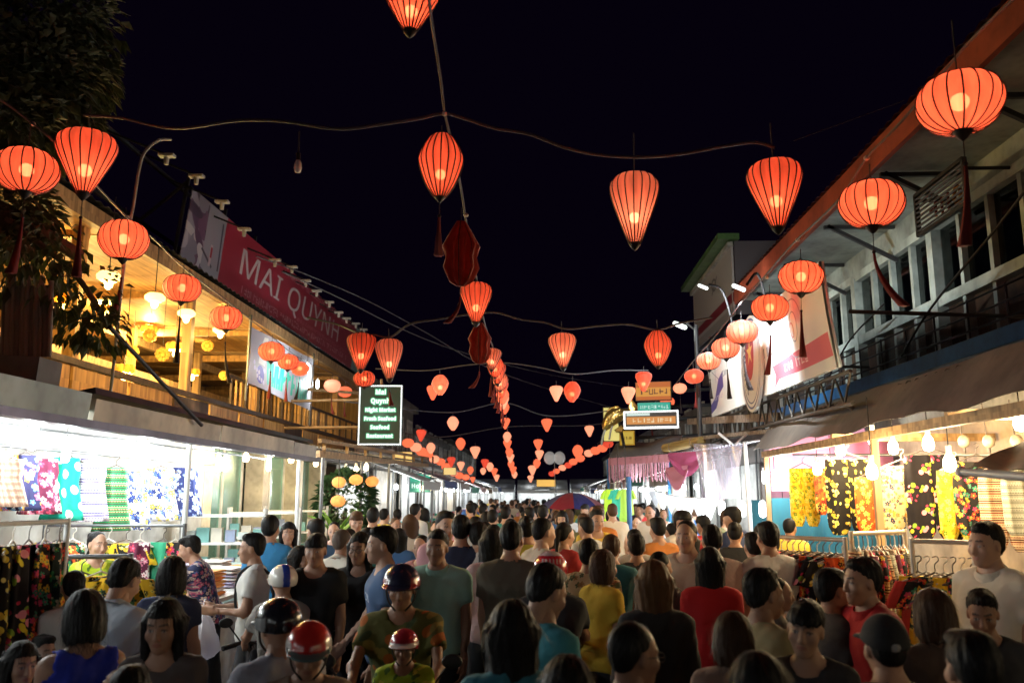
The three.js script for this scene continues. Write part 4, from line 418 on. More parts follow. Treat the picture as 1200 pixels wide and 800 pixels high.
// ---------------------------------------------------------------- pink lit stall, fringe canopy, plastic curtain
{
  const s = thing('pink_stall', 'white lit stall with pink backdrop and teal lower cloth past the trousers', 'stall');
  part('backdrop', sheet((u, v) => [4.55 - 0.02 * Math.sin(u * 40), 1.85 + v * 1.0, -12.1 - u * 5.4], 40, 3, 0.008), M([0.75, 0.3, 0.42], { roughness: 0.8, map: T.grime }), s);
  part('lower_cloth', sheet((u, v) => [4.4 - 0.05 * Math.sin(u * 50), 0.3 + v * 1.5, -12.1 - u * 6.4], 60, 3, 0.008), fabric([0.02, 0.12, 0.16]), s);
  part('roof', corrugated(V(2.9, 2.62, -12.0), V(2.7, 2.75, -18.6), V(4.9, 3.05, -18.6), V(4.9, 3.0, -12.0), 0.2, 0.03), M([0.42, 0.42, 0.46], { map: T.grime, roughness: 0.5 }), s);
  part('edge_beam', [beam(atZ(808, 494, 17.5), atZ(915, 488, 11.8), 0.09, 0.12), beam(atZ(800, 515, 17.5), atZ(905, 505, 11.8), 0.06, 0.06)], M([0.45, 0.4, 0.36], { map: T.wood }), s);
  for (const z of [-12.2, -15.2, -18.4]) part('post', bar(V(2.95, 0, z), V(2.9, 2.64, z), 0.03, 8), M([0.6, 0.6, 0.62]), s);
  part('brace', [bar(atZ(842, 507, 12.5), atZ(858, 520, 12.5), 0.02), bar(atZ(876, 508, 12.5), atZ(862, 521, 12.5), 0.02)], M([0.7, 0.7, 0.72]), s);
  [[768, 581, 18], [787, 586, 17], [805, 590, 16], [824, 593, 15], [846, 594, 14.2], [870, 595, 13.4], [894, 595, 12.8], [918, 596, 12.4], [896, 557, 13], [862, 560, 14], [908, 560, 11.5], [975, 560, 11.5]].forEach(([x, y, z], i) => stallBulb(atZ(x, y, z), 'cool', i < 8 ? 3 : 2.4, i < 8 ? 'glaring white bulb in the low row before the teal cloth' : 'white bulb high before the pink backdrop', 'white bulbs of the pink stall', 2.7, i < 8 ? 1.6 : 1.1));
  const A = atZ(756, 570, 18.6), B = atZ(838, 584, 14), bt = thing('bunting', 'string of white pennants over the white bulbs', 'bunting'); part('cord', tube([A, A.clone().lerp(B, 0.5).add(V(0, -0.08, 0)), B], 0.01, 16), white, bt);
  for (let k = 0; k < 8; k++) { const p = A.clone().lerp(B, (k + 0.5) / 8).add(V(0, -0.08 * Math.sin(PI * (k + 0.5) / 8), 0)), g = new THREE.ExtrudeGeometry(new THREE.Shape([new THREE.Vector2(-0.19, 0), new THREE.Vector2(0.19, 0), new THREE.Vector2(0, -0.36)]), { depth: 0.006, bevelEnabled: false }); part('pennant', g.rotateY(0.5).translate(p.x, p.y, p.z), fabric([0.7, 0.72, 0.75], { transmission: 0.4, thickness: 0 }), bt); }
  const cu = thing('plastic_curtain', 'clear crumpled plastic curtain hanging from the stall roof edge', 'curtain'), a = atZ(822, 588, 14.6), b = atZ(868, 582, 12.9), c = atZ(868, 520, 12.9), d = atZ(812, 520, 14.6); part('film', sheet((u, v) => { const p = a.clone().lerp(b, u).lerp(d.clone().lerp(c, u), v); return [p.x + 0.05 * Math.sin(u * 17 + v * 3), p.y, p.z + 0.05 * Math.sin(u * 11)]; }, 30, 6, 0.002), M([0.85, 0.82, 0.9], { transmission: 0.9, roughness: 0.22, thickness: 0 }), cu); part('rod', bar(c, d, 0.012), steel, cu);
  const ca = thing('canopy', 'grey canopy with a long pink fringe before the orange signs', 'canopy'), P = [atZ(713, 538, 19.5), atZ(784, 533, 17.0), atZ(800, 512, 19), atZ(722, 520, 23)];
  part('roof', sheet((u, v) => { const p = P[0].clone().lerp(P[1], u).lerp(P[3].clone().lerp(P[2], u), v); return [p.x, p.y + 0.05 * Math.sin(u * 9), p.z]; }, 14, 6, 0.01), M([0.3, 0.29, 0.32], { map: T.grime, roughness: 0.6 }), ca);
  part('valance', sheet((u, v) => { const p = P[0].clone().lerp(P[1], u); return [p.x + 0.015 * Math.sin(u * 70), p.y + 0.02 - v * 0.16, p.z + 0.02 * Math.sin(u * 70)]; }, 60, 2, 0.006), fabric([0.55, 0.25, 0.36]), ca);
  for (let k = 0; k < 46; k++) { const p = P[0].clone().lerp(P[1], (k + 0.5) / 46), L = 0.34 + 0.06 * Math.sin(k * 2.1); part('fringe_strip', box(0.022, L, 0.012, p.x + 0.01 * Math.sin(k * 4), p.y - 0.13 - L / 2, p.z + 0.015 * Math.sin(k * 3), 0, 0.3, 0.04 * Math.sin(k * 5)), fabric(k % 3 ? [0.72, 0.4, 0.5] : [0.6, 0.28, 0.4]), ca); }
  for (const p of [P[0], P[1]]) part('leg', bar(V(p.x, 0, p.z - 0.1), V(p.x, p.y, p.z - 0.1), 0.03, 8), M([0.02, 0.12, 0.3]), ca);
  const sw = thing('pink_swag', 'plum and pink cloth swag looped under the stall edge', 'cloth'); for (const [x0, x1, y, dz, m] of [[783, 826, 531, 16.2, [0.3, 0.05, 0.13]], [780, 806, 548, 16.6, [0.55, 0.22, 0.36]]]) { const A = atZ(x0, y, dz), B = atZ(x1, y - 3, dz - 1); part('swag', sheet((u, v) => { const p = A.clone().lerp(B, u); return [p.x, p.y - v * (0.1 + 0.34 * Math.sin(PI * u)) , p.z + 0.05 * Math.sin(v * 9)]; }, 16, 8, 0.008), fabric(m), sw); }
  const tub = thing('bamboo_roll', 'yellow rolled bamboo blind lying on the canopy edge', 'roll'), r0 = atZ(780, 525, 17.2), r1 = atZ(822, 517, 15.6); part('roll', bar(r0, r1, 0.09, 12), M([0.55, 0.42, 0.14], { map: T.wood }), tub); part('tie', [0.2, 0.8].map((q) => new THREE.TorusGeometry(0.093, 0.01, 5, 14).rotateY(0.6).translate(lerp(r0.x, r1.x, q), lerp(r0.y, r1.y, q), lerp(r0.z, r1.z, q))), plasticHanger, tub);
  const bp = atZ(737, 575, 15.5); solo('blue_pole', [cyl(0.05, 0.045, bp.y + 0.25, bp.x, 0, bp.z), cyl(0.11, 0.09, 0.06, bp.x, 0, bp.z)], painted([0.02, 0.14, 0.36]), 'blue painted pole at the corner of the fringed canopy', 'pole');
  for (let k = 0; k < 3; k++) { const p = atZ(716 + k * 9, 590, 17); garment('bright_shirt', 'top', fabric([[0.45, 0.75, 0.05], [0.05, 0.5, 0.35], [0.4, 0.7, 0.1]][k]), V(p.x, 2.15, p.z), 0.2, 0.34, 0.62, ['lime shirt beside the blue pole', 'teal shirt between two lime shirts by the blue pole', 'yellow lime shirt touching the blue pole'][k], 'bright shirts by the blue pole', 240 + k); const bb = thing('shirt_line', 'cord holding the bright shirts by the blue pole', 'cord', [0, 0, 0], 0, 'cords of the bright shirts'); part('cord', bar(V(p.x, 2.15, p.z), V(p.x, 2.9, p.z), 0.006, 4), capMat0, bb); }
}
// ---------------------------------------------------------------- orange and teal signs, golden fish, umbrella
{
  const box2 = (name, x0, y0, x1, y1, z, label, draw, em, border) => { const A = atZ(x0, y1, z), B = atZ(x1, y0, z), w = B.x - A.x, h = B.y - A.y, t = thing(name, label, 'sign', [(A.x + B.x) / 2, (A.y + B.y) / 2, -z], -0.25), tex = canvasTex(256, Math.round(256 * h / w), draw); part('case', box(w, h, 0.14, 0, 0, -0.075), M([0.1, 0.08, 0.07]), t); part('face', new THREE.PlaneGeometry(w - 0.02, h - 0.02), M([0.05, 0.05, 0.05], { emissiveMap: tex, emi: [em, em, em] }), t); if (border) part('light_border', [box(w, 0.035, 0.03, 0, h / 2, 0.01), box(w, 0.05, 0.03, 0, -h / 2, 0.01), box(0.035, h + 0.04, 0.03, w / 2, 0, 0.012), box(0.035, h + 0.04, 0.03, -w / 2, 0, 0.012)], M(0xffffff, { emi: [0.95, 0.98, 1] }), t); part('bracket', bar(V(0, 0, -0.1), V(2.2, 0.1, -0.8), 0.04), darkSteel, t); return t; };
  box2('shop_sign', 745, 447, 786, 469, 19.3, 'upper orange backlit shop sign box', (x, w, h) => { x.fillStyle = '#c9651c'; x.fillRect(0, 0, w, h); x.fillStyle = '#e39a3a'; x.fillRect(0, h * 0.3, w, h * 0.5); x.strokeStyle = '#5a2408'; glyphs(x, 30, h * 0.38, 200, h * 0.3, 61); }, 0.75, 0);
  box2('shop_sign', 747, 471, 786, 482, 19.4, 'narrow teal backlit shop sign between the orange ones', (x, w, h) => { x.fillStyle = '#2fae96'; x.fillRect(0, 0, w, h); x.strokeStyle = '#dff8f0'; glyphs(x, 24, h * 0.3, 210, h * 0.42, 62); }, 0.8, 0);
  box2('shop_sign', 732, 482, 794, 501, 18.8, 'lower orange shop sign with a glowing white border', (x, w, h) => { x.fillStyle = '#2d2520'; x.fillRect(0, 0, w, h); x.fillStyle = '#d98a3c'; x.fillRect(8, h * 0.3, w - 16, h * 0.5); x.fillStyle = '#d8ede6'; x.fillRect(8, 4, w * 0.45, h * 0.18); x.strokeStyle = '#f6e2b8'; glyphs(x, 24, h * 0.4, 200, h * 0.28, 63); }, 0.8, 1);
  box2('shop_sign', 726, 504, 744, 522, 20.5, 'small square yellow backlit sign below the golden fish', (x, w, h) => { x.fillStyle = '#b98a1a'; x.fillRect(0, 0, w, h); x.fillStyle = '#d8b84a'; x.fillRect(20, 20, w - 40, h - 40); x.strokeStyle = '#6a4a10'; glyphs(x, 50, h * 0.4, 150, h * 0.2, 64); }, 0.7, 0);
  const t = thing('fish_statue', 'golden scaled fish statue mounted above the canopy', 'statue'), gold = M([0.75, 0.52, 0.16], { roughness: 0.28, metalness: 0.85 }), A = atZ(707, 503, 20), B = atZ(737, 481, 20), ax = B.clone().sub(A), L = ax.length(); ax.normalize(); const up = V(-ax.y, ax.x, 0), rings = [];
  [[0, 0.02], [0.06, 0.09], [0.18, 0.13], [0.36, 0.17], [0.6, 0.19], [0.8, 0.14], [0.92, 0.07], [1, 0.03]].forEach(([q, r]) => { const c = A.clone().addScaledVector(ax, q * L).addScaledVector(up, 0.1 * Math.sin(q * PI)), ring = []; for (let i = 0; i < 18; i++) { const a = i / 18 * 2 * PI, v = c.clone().addScaledVector(up, Math.cos(a) * r).add(V(0, 0, Math.sin(a) * r * 0.75)); ring.push([v.x, v.y, v.z]); } rings.push(ring); });
  part('body', loft(rings), gold, t); const fin = (q, s, w) => { const c = A.clone().addScaledVector(ax, q * L).addScaledVector(up, s * 0.16); return sheet((u, v) => { const p = c.clone().addScaledVector(ax, (u - 0.5) * w).addScaledVector(up, s * v * 0.16 * (1 - Math.abs(u - 0.5))); return [p.x, p.y, p.z]; }, 6, 3, 0.02); };
  part('fin', fin(0.55, 1, 0.4), gold, t); part('fin', fin(0.4, -1, 0.2), gold, t); part('tail', sheet((u, v) => { const p = B.clone().addScaledVector(ax, u * 0.22).addScaledVector(up, (v - 0.5) * (0.08 + u * 0.4)); return [p.x, p.y, p.z]; }, 4, 6, 0.03), gold, t);
  for (let k = 0; k < 12; k++) { const q = 0.25 + (k % 6) * 0.1, c = A.clone().addScaledVector(ax, q * L).addScaledVector(up, 0.1 * Math.sin(q * PI) + (k < 6 ? 0.06 : -0.05)); part('scale', ball(0.05, c.x, c.y, c.z + 0.125, 1, 1, 0.4, 8), gold, t); }
  for (const q of [0.12, 0.42]) { const c = A.clone().addScaledVector(ax, q * L); part('whisker', tube([c, c.clone().add(V(-0.08, -0.2, 0.05)), c.clone().add(V(-0.12, -0.42, 0))], 0.025, 10), white, t); } part('mount', bar(A.clone().lerp(B, 0.6), V(A.x + 0.5, 3.0, -20.2), 0.04), darkSteel, t);
  const p = atZ(671, 577, 20), um = thing('umbrella', 'red and blue panelled market umbrella over the crowd', 'umbrella', [p.x, 0, p.z]), R = 0.78; part('pole', cyl(0.018, 0.018, p.y + 0.02, 0, 0, 0), steel, um); part('base', cyl(0.2, 0.16, 0.08, 0, 0, 0), concrete, um);
  for (let k = 0; k < 8; k++) { const a0 = k / 8 * 2 * PI, a1 = (k + 1) / 8 * 2 * PI; part('canopy_panel', sheet((u, v) => { const a = lerp(a0, a1, u), r = v * R * (1 - 0.04 * Math.sin(PI * u)); return [Math.cos(a) * r, p.y - 0.33 * v * v - 0.02 * v - 0.03 * Math.sin(PI * u) * v, Math.sin(a) * r]; }, 5, 5, 0.005), fabric(k % 2 ? [0.03, 0.03, 0.22] : [0.4, 0.02, 0.05], { transmission: 0.3, thickness: 0 }), um); part('rib', bar(V(0, p.y - 0.12, 0), V(Math.cos(a0) * R * 0.97, p.y - 0.35, Math.sin(a0) * R * 0.97), 0.006, 4), steel, um); }
  const bl = atZ(650, 545, 30), bt = thing('balloon_bunch', 'two white balloons on a white stick over the far crowd', 'balloons', [bl.x, bl.y, bl.z]); for (const s of [-1, 1]) part('balloon', ball(0.2, s * 0.17, 0.25, 0, 1, 1.15, 1), M([0.8, 0.8, 0.8], { roughness: 0.3, emi: [0.12, 0.12, 0.12] }), bt); part('stick', bar(V(0, 0.1, 0), V(0, -bl.y, 0), 0.012), white, bt);
}
// ---------------------------------------------------------------- far stalls
{
  const looks = [['white', [0.75, 0.75, 0.75]], ['blue', [0.1, 0.16, 0.4]], ['grey', [0.45, 0.45, 0.48]], ['teal', [0.1, 0.4, 0.36]], ['pale pink', [0.7, 0.5, 0.52]], ['brown', [0.28, 0.2, 0.14]]];
  const stall = (x, z, side, k, turn = 0) => {
    const [nm, c] = looks[k % looks.length], s = thing('market_stall', `far market stall under a ${nm} canopy ${turn ? 'closing the end of the street' : side < 0 ? 'on the restaurant side' : 'on the fish statue side'}`, 'stall', [x, 0, z], turn || (side < 0 ? PI / 2 : -PI / 2), 'far stalls along the street'), w = 3.6, r = rng(k * 13 + (side > 0 ? 5 : 0)), dy = 0.25 * r();
    part('canopy', sheet((u, v) => [(u - 0.5) * w, 2.18 + dy + v * 0.75 - 0.05 * Math.sin(u * PI * 3) * (1 - v), 0.9 - v * 2.2], 12, 4, 0.008), M(c, { roughness: 0.7, map: T.grime, transmission: 0.45, thickness: 0 }), s);
    part('valance', sheet((u, v) => [(u - 0.5) * w, 2.18 + dy - v * 0.22, 0.9 + 0.015 * Math.sin(u * 40)], 30, 1, 0.006), fabric(c.map((q) => q * 0.9 + 0.03)), s);
    part('backdrop', box(w, 1.75, 0.03, 0, 1.75, -1.2), painted([0.7, 0.72, 0.72]), s);
    part('counter', box(w - 0.3, 0.9, 0.9, 0, 0.45, 0), painted([[0.5, 0.52, 0.5], [0.2, 0.3, 0.4], [0.45, 0.3, 0.2]][k % 3]), s);
    for (const [a, b] of [[-1, 0.85], [1, 0.85], [-1, -1.15], [1, -1.15]]) part('leg', bar(V(a * w * 0.49, 0, b), V(a * w * 0.49, 2.2 + dy + (b < 0 ? 0.7 : 0), b), 0.025, 6), steel, s);
    for (let i = 0; i < 9; i++) part('goods', box(0.2 + 0.12 * r(), 0.15 + 0.3 * r(), 0.3, -1.4 + i * 0.35, 1.05, -0.1 + 0.3 * r(), 0, r(), 0), fabric(mixed[(i + k) % 5]), s);
    for (const bx of [-0.9, 0.9]) { part('bulb', ball(0.06, bx, 2.1, 0.1, 1, 1.3, 1, 10), k % 4 === 1 ? warmBulb : cool, s); part('bulb_cord', bar(V(bx, 2.15, 0.1), V(bx, 2.5 + dy, 0.1), 0.006, 4), capMat0, s); lamp(s, [bx, 2.1, 0.1], k % 4 === 1 ? [1, 0.8, 0.5] : [0.95, 1, 1], z > -4 ? 1.15 : side > 0 && z > -30 ? 3.5 : 5.5, 4); }
  };
  for (let k = 0; k < 8; k++) stall(-3.7 + 0.05 * k, -22.5 - k * 4.4, -1, k);
  for (let k = 0; k < 8; k++) stall(3.9 - 0.06 * k, -22 - k * 4.4, 1, k + 2);
  stall(-4.4, -1.4, -1, 0); stall(-4.4, 2.6, -1, 2); stall(4.6, -1.6, 1, 5); stall(4.6, 2.4, 1, 1); stall(-4.4, 7, -1, 4); stall(4.6, 6.8, 1, 0);   // the market goes on behind the viewer
  for (let k = 0; k < 3; k++) stall(-3.6 + k * 3.8, -62, 0, k === 1 ? 0 : 2, 0.001);
  // bright green and yellow shop boards past the LED sign
  for (const [x, y, z, w, h, c, l] of [[472, 536, 24, 0.55, 0.34, [0.9, 0.6, 0.2], 'small yellow backlit board past the LED sign'], [527, 552, 33, 0.5, 0.3, [0.9, 0.65, 0.25], 'tiny yellow backlit board over a far awning'], [640, 566, 40, 0.9, 0.34, [0.85, 0.5, 0.12], 'long orange backlit board over the far stalls'], [717, 497, 25, 0.5, 1.0, [0.7, 0.62, 0.2], 'yellow lit board beside the golden fish']]) { const p = atZ(x, y, z), t = thing('shop_board', l, 'sign', [p.x, p.y, p.z]); part('case', box(w, h, 0.1, 0, 0, -0.06), M([0.08, 0.07, 0.05]), t); part('face', box(w - 0.04, h - 0.04, 0.02), M(c, { emi: c.map((q) => q * 0.8) }), t); part('post', bar(V(x < 600 ? -w / 2 : w / 2, -p.y, -0.06), V(x < 600 ? -w / 2 : w / 2, h / 2, -0.06), 0.03), steel, t); }
}
// ---------------------------------------------------------------- silk lanterns
const silk = M([0.86, 0.15, 0.085], { transmission: 0.62, roughness: 0.8, thickness: 0, map: T.silk, ior: 1.3 });
const silkRose = M([0.88, 0.27, 0.19], { transmission: 0.62, roughness: 0.8, thickness: 0, map: T.silk, ior: 1.3 });
const silkDark = M([0.5, 0.06, 0.04], { transmission: 0.5, roughness: 0.95, thickness: 0, map: T.silk, ior: 1.3 });
const farSilk = [M([0.75, 0.06, 0.03], { emi: [0.95, 0.17, 0.07] }), M([0.75, 0.06, 0.03], { emi: [0.62, 0.06, 0.03] }), M([0.8, 0.2, 0.12], { emi: [1.0, 0.36, 0.2] })];
const ribMat = M([0.018, 0.006, 0.005], { roughness: 0.7 }), capMat = M([0.012, 0.008, 0.008], { roughness: 0.5 }), cordMat = M([0.05, 0.05, 0.055], { roughness: 0.7 });
const tasselMat = M([0.16, 0.014, 0.012], { roughness: 0.85 }), tasselDark = M([0.02, 0.012, 0.014], { roughness: 0.85 });
const bulbMat = M(0xffffff, { emi: [26, 19, 12] });
const PROFILE = {   // [radius, height] from bottom to top, as shares of radius and height
  globe: [[0.2, 0], [0.5, 0.05], [0.78, 0.18], [0.95, 0.36], [1, 0.52], [0.96, 0.68], [0.8, 0.84], [0.52, 0.95], [0.2, 1]],
  balloon: [[0.2, 0], [0.33, 0.1], [0.5, 0.25], [0.7, 0.43], [0.9, 0.62], [1, 0.77], [0.93, 0.89], [0.66, 0.97], [0.2, 1]],
  bud: [[0.24, 0], [0.42, 0.08], [0.66, 0.22], [0.88, 0.42], [0.98, 0.58], [0.86, 0.74], [0.64, 0.88], [0.42, 0.97], [0.25, 1]],
};
const shadeCache = new Map();
function shadeGeo(kind, w, h, fine) {
  const key = kind + fine; 
  if (!shadeCache.has(key)) {
    const curve = new THREE.SplineCurve(PROFILE[kind].map(([r, y]) => new THREE.Vector2(r, y))), prof = curve.getPoints(fine ? 18 : 8), n = 18, sub = fine ? 4 : 1, rings = [];
    for (const p of prof) { const ring = []; for (let i = 0; i < n * sub; i++) { const a = i / (n * sub) * 2 * PI, s = (i % sub) / sub, k = 1 - 0.045 * Math.sin(PI * s); ring.push([Math.cos(a) * p.x * k, p.y, Math.sin(a) * p.x * k]); } rings.push(ring.reverse()); }
    const ribs = []; if (fine) for (let i = 0; i < n; i++) { const a = i / n * 2 * PI; ribs.push(prof.map((p) => V(Math.cos(a) * p.x * 1.004, p.y, Math.sin(a) * p.x * 1.004))); }
    shadeCache.set(key, { rings, ribs });
  }
  const c = shadeCache.get(key);
  const pos = [], uv = [], idx = [], n = c.rings[0].length, m = n + 1;
  c.rings.forEach((r, k) => { for (let i = 0; i <= n; i++) { const p = r[i % n]; pos.push(p[0] * w / 2, p[1] * h, p[2] * w / 2); uv.push(i / n * 3, k / c.rings.length); } });
  for (let k = 0; k + 1 < c.rings.length; k++) for (let i = 0; i < n; i++) { const a = k * m + i; idx.push(a, a + 1, a + m, a + 1, a + m + 1, a + m); }
  const g = new THREE.BufferGeometry(); g.setAttribute('position', new THREE.Float32BufferAttribute(pos, 3)); g.setAttribute('uv', new THREE.Float32BufferAttribute(uv, 2)); g.setIndex(idx); g.computeVertexNormals();
  const ribs = c.ribs.length ? join(c.ribs.map((pts) => new THREE.TubeGeometry(new THREE.CatmullRomCurve3(pts.map((p) => V(p.x * w / 2, p.y * h, p.z * w / 2))), 16, 0.0042, 4))) : null;
  return { g, ribs };
}
function tasselGeo(L, bend, seed) { const r = rng(seed), rings = []; for (let k = 0; k <= 7; k++) { const t = k / 7, ring = []; for (let i = 0; i < 12; i++) { const a = i / 12 * 2 * PI, q = (0.007 + 0.022 * Math.pow(t, 1.6)) * (1 + 0.25 * Math.sin(a * 5 + seed) + 0.15 * (r() - 0.5)); ring.push([Math.cos(a) * q + bend * t * t * L, -t * L, Math.sin(a) * q]); } rings.push(ring); } return loft(rings); }
let lanternSeed = 1;
// px, py: middle of the shade in the photograph; wpx: its width there; z: metres down the street
function lantern(kind, px, py, wpx, z, label, group, o = {}) {
  const seed = lanternSeed++, r = rng(seed * 97), w = o.w ?? wpx * z / F, h = w * (o.aspect ?? (kind === 'globe' ? 0.74 : kind === 'bud' ? 1.45 : 1.28)), p = atZ(px, py, z);
  const t = thing('lantern', label, 'lantern', [p.x, p.y - h / 2, p.z], r() * 6, group), fine = z < 15, lit = z < 16;
  t.rotation.z = (r() - 0.5) * 0.1 + (o.tilt ?? 0); t.rotation.order = 'ZYX';
  const s = shadeGeo(kind, w, h, fine);
  part('shade', s.g, lit ? (o.rose ? silkRose : silk) : farSilk[o.rose ? 2 : seed % 3 === 0 ? 1 : 0], t);
  if (fine) {
    part('rib_frame', s.ribs, ribMat, t);
    part('top_cap', [cyl(w * 0.115, w * 0.07, 0.014, 0, h, 0), new THREE.TorusGeometry(0.012, 0.0025, 5, 10).translate(0, h + 0.024, 0)], capMat, t);
    part('bottom_cap', lathe([[0.001, -w * 0.13], [w * 0.05, -w * 0.09], [w * 0.11, -0.005], [w * 0.12, 0.012], [0.001, 0.014]].map(([a, b]) => [a, b]), 14), capMat, t);
  }
  part('hanging_cord', bar(V(0, h, 0), V(0, h + (o.cord ?? 0.12), 0), fine ? 0.004 : 0.006, 5), cordMat, t);
  if (o.tassel ?? (kind === 'globe' || r() < 0.4)) {
    const L = o.tassel || w * 1.0, ts = part('tassel', tasselGeo(L, o.bend ?? (r() - 0.5) * 0.5, seed).translate(0, -w * 0.42, 0), o.tasselRed || r() < 0.4 ? tasselMat : tasselDark, t);
    part('tassel_cord', [bar(V(0, 0, 0), V(0, -w * 0.42, 0), 0.003, 4), ball(0.012, 0, -w * 0.42, 0)], tasselDark, ts);
  }
  if (lit) {
    const by = h * (o.bulb ?? (kind === 'globe' ? 0.52 : 0.38)), b = part('bulb', ball(w * 0.1, 0, by, 0, 1.15, 1.1, 1.15), bulbMat, t);
    lamp(t, [0, by, 0], [1, 0.66, 0.40], 0.56 * (w / 0.4) ** 2 * (o.power ?? 1), 1.5);
  }
  return t;
}
// collapsed lantern: folded silk, no lamp
function foldedLantern(px, py, hpx, z, label) {
  const h = hpx * z / F, p = atZ(px, py, z), t = thing('lantern', label, 'lantern', [p.x, p.y - h / 2, p.z], 0.4, 'unlit folded lanterns on the middle string'), rings = [];
  const prof = [[0.05, 0], [0.15, 0.07], [0.23, 0.28], [0.2, 0.45], [0.24, 0.62], [0.13, 0.86], [0.06, 1]];
  for (const [q, y] of prof) { const ring = []; for (let i = 0; i < 40; i++) { const a = i / 40 * 2 * PI; const k = q * h * (0.62 + 0.38 * Math.abs(Math.sin(a * 4.5 + y * 1.3))) * (1 + 0.25 * Math.sin(a * 2 + 1)); ring.push([Math.cos(a) * k, y * h, Math.sin(a) * k * 0.8]); } rings.push(ring.reverse()); }
  part('folded_shade', loft(rings), silkDark, t);
  part('rib_frame', [0, 1, 2, 3, 4, 5].map((i) => tube(prof.map(([q, y]) => V(Math.cos(i) * q * h * 0.9, y * h, Math.sin(i) * q * h * 0.75)), 0.003, 14, 4)), ribMat, t);
  part('hanging_cord', bar(V(0, h, 0), V(0, h + 0.1, 0), 0.004, 5), cordMat, t);
  part('tassel', tasselGeo(h * 0.4, -0.5, hpx).translate(0, -0.08, 0), tasselMat, t);
  part('tassel_cord', bar(V(0, 0.02, 0), V(0, -0.09, 0), 0.003, 4), tasselDark, t);
}
const LG = 'lanterns on the strings across the street', LR = 'lanterns along the shop house with the white banner', LL = 'lanterns along the restaurant with the red billboard', LM = 'lanterns on the middle string along the street';
// across the street
lantern('balloon', 481, 6, 74, 4.2, 'balloon shaped red lantern hanging highest, above the knot of the cross wire', LM, { cord: 0.3, tassel: 0, aspect: 1.0 });
lantern('bud', 516, 194, 57, 5.0, 'pointed red lantern tied under the knot where the two wires cross', LM, { tassel: 0.22, bend: -0.5, tasselRed: 1, cord: 0.06, bulb: 0.36 });
lantern('balloon', 743, 245, 60, 5.2, 'peach red teardrop lantern under the sagging cross wire, alone in the dark sky', LG, { rose: 1, tassel: 0, aspect: 1.5, cord: 0.28 });
lantern('balloon', 910, 228, 66, 5.0, 'red balloon lantern at the end of the cross wire before the red eave', LG, { tassel: 0, aspect: 1.3, cord: 0.25, bulb: 0.4 });
foldedLantern(540, 297, 82, 6.0, 'collapsed dark red lantern hanging limp below the pointed lit one');
lantern('balloon', 558, 355, 39, 8.0, 'pale red balloon lantern on the middle string below the folded dark one', LM, { tassel: 0, cord: 0.1 });
foldedLantern(562, 402, 50, 8.6, 'small crumpled dark lantern below a lit balloon lantern on the middle string');
lantern('balloon', 660, 411, 33, 9.5, 'pale pink balloon lantern under the second cross wire, alone between its neighbours', LG, { rose: 1, tassel: 0, cord: 0.14 });
lantern('bud', 771, 408, 33, 9.5, 'red bud shaped lantern by the street lamp pole on the second cross wire', LG, { tassel: 0, cord: 0.12, aspect: 1.3, bulb: 0.3 });
lantern('balloon', 423, 412, 35, 9.6, 'dark red dim balloon lantern just above the green LED sign', LG, { tassel: 0, power: 0.3, cord: 0.12 });
lantern('balloon', 457, 421, 33, 9.6, 'pale glowing balloon lantern beside the dim one above the green LED sign', LG, { rose: 1, tassel: 0.16, bend: 0.1, tasselRed: 1, cord: 0.12, aspect: 1.5 });
lantern('globe', 427, 444, 26, 11, 'round red lantern overlapping the top edge of the green LED sign', LG, { cord: 0.1, tassel: 0 });
// along the shop house
[['globe', 1125, 121, 100, 4.0, 'largest round orange red lantern, under the red eave beside the louvred grille', { tassel: 0.42, tasselRed: 1, bend: -0.15, cord: 0.3 }],
 ['globe', 1021, 239, 76, 5.2, 'round red lantern with a long red tassel before the shop house windows', { tassel: 0.34, tasselRed: 1, bend: -0.5 }],
 ['globe', 938, 325, 52, 7.6, 'round orange lantern before the upper corner of the white banner', { tassel: 0.42 }],
 ['globe', 902, 361, 43, 9.2, 'round red lantern before the middle of the white banner', { tassel: 0.42 }],
 ['globe', 870, 389, 37, 10.6, 'round red lantern above the round emblem of the white banner', { tassel: 0.42 }],
 ['globe', 851, 408, 33, 11.8, 'pale round lantern second past the round emblem of the white banner', { rose: 1, tassel: 0.4 }],
 ['globe', 831, 423, 28, 13.6, 'pale round lantern at the far end of the white banner', { rose: 1, tassel: 0.3 }],
].forEach(([k, x, y, w, z, l, o]) => lantern(k, x, y, w, z, l, LR, o));
[[814, 441, 23, 15.5], [797, 455, 16, 18], [782, 471, 17, 20], [763, 486, 15, 22], [749, 494, 15, 24], [723, 512, 13, 27], [713, 520, 12, 29], [706, 525, 12, 31], [698, 528, 12, 33], [690, 531, 11, 35], [680, 537, 11, 37], [672, 541, 10, 39], [666, 545, 9, 41], [659, 548, 9, 43], [652, 552, 8, 46], [647, 555, 8, 49]].forEach(([x, y, w, z], i) => lantern('globe', x, y, w, z, z < 26 ? 'small round red lantern in front of the orange and teal shop signs' : 'tiny round red lantern over the far stalls past the golden fish', LR, { rose: i % 4 === 1, tassel: z < 26 ? 0.3 : 0 }));
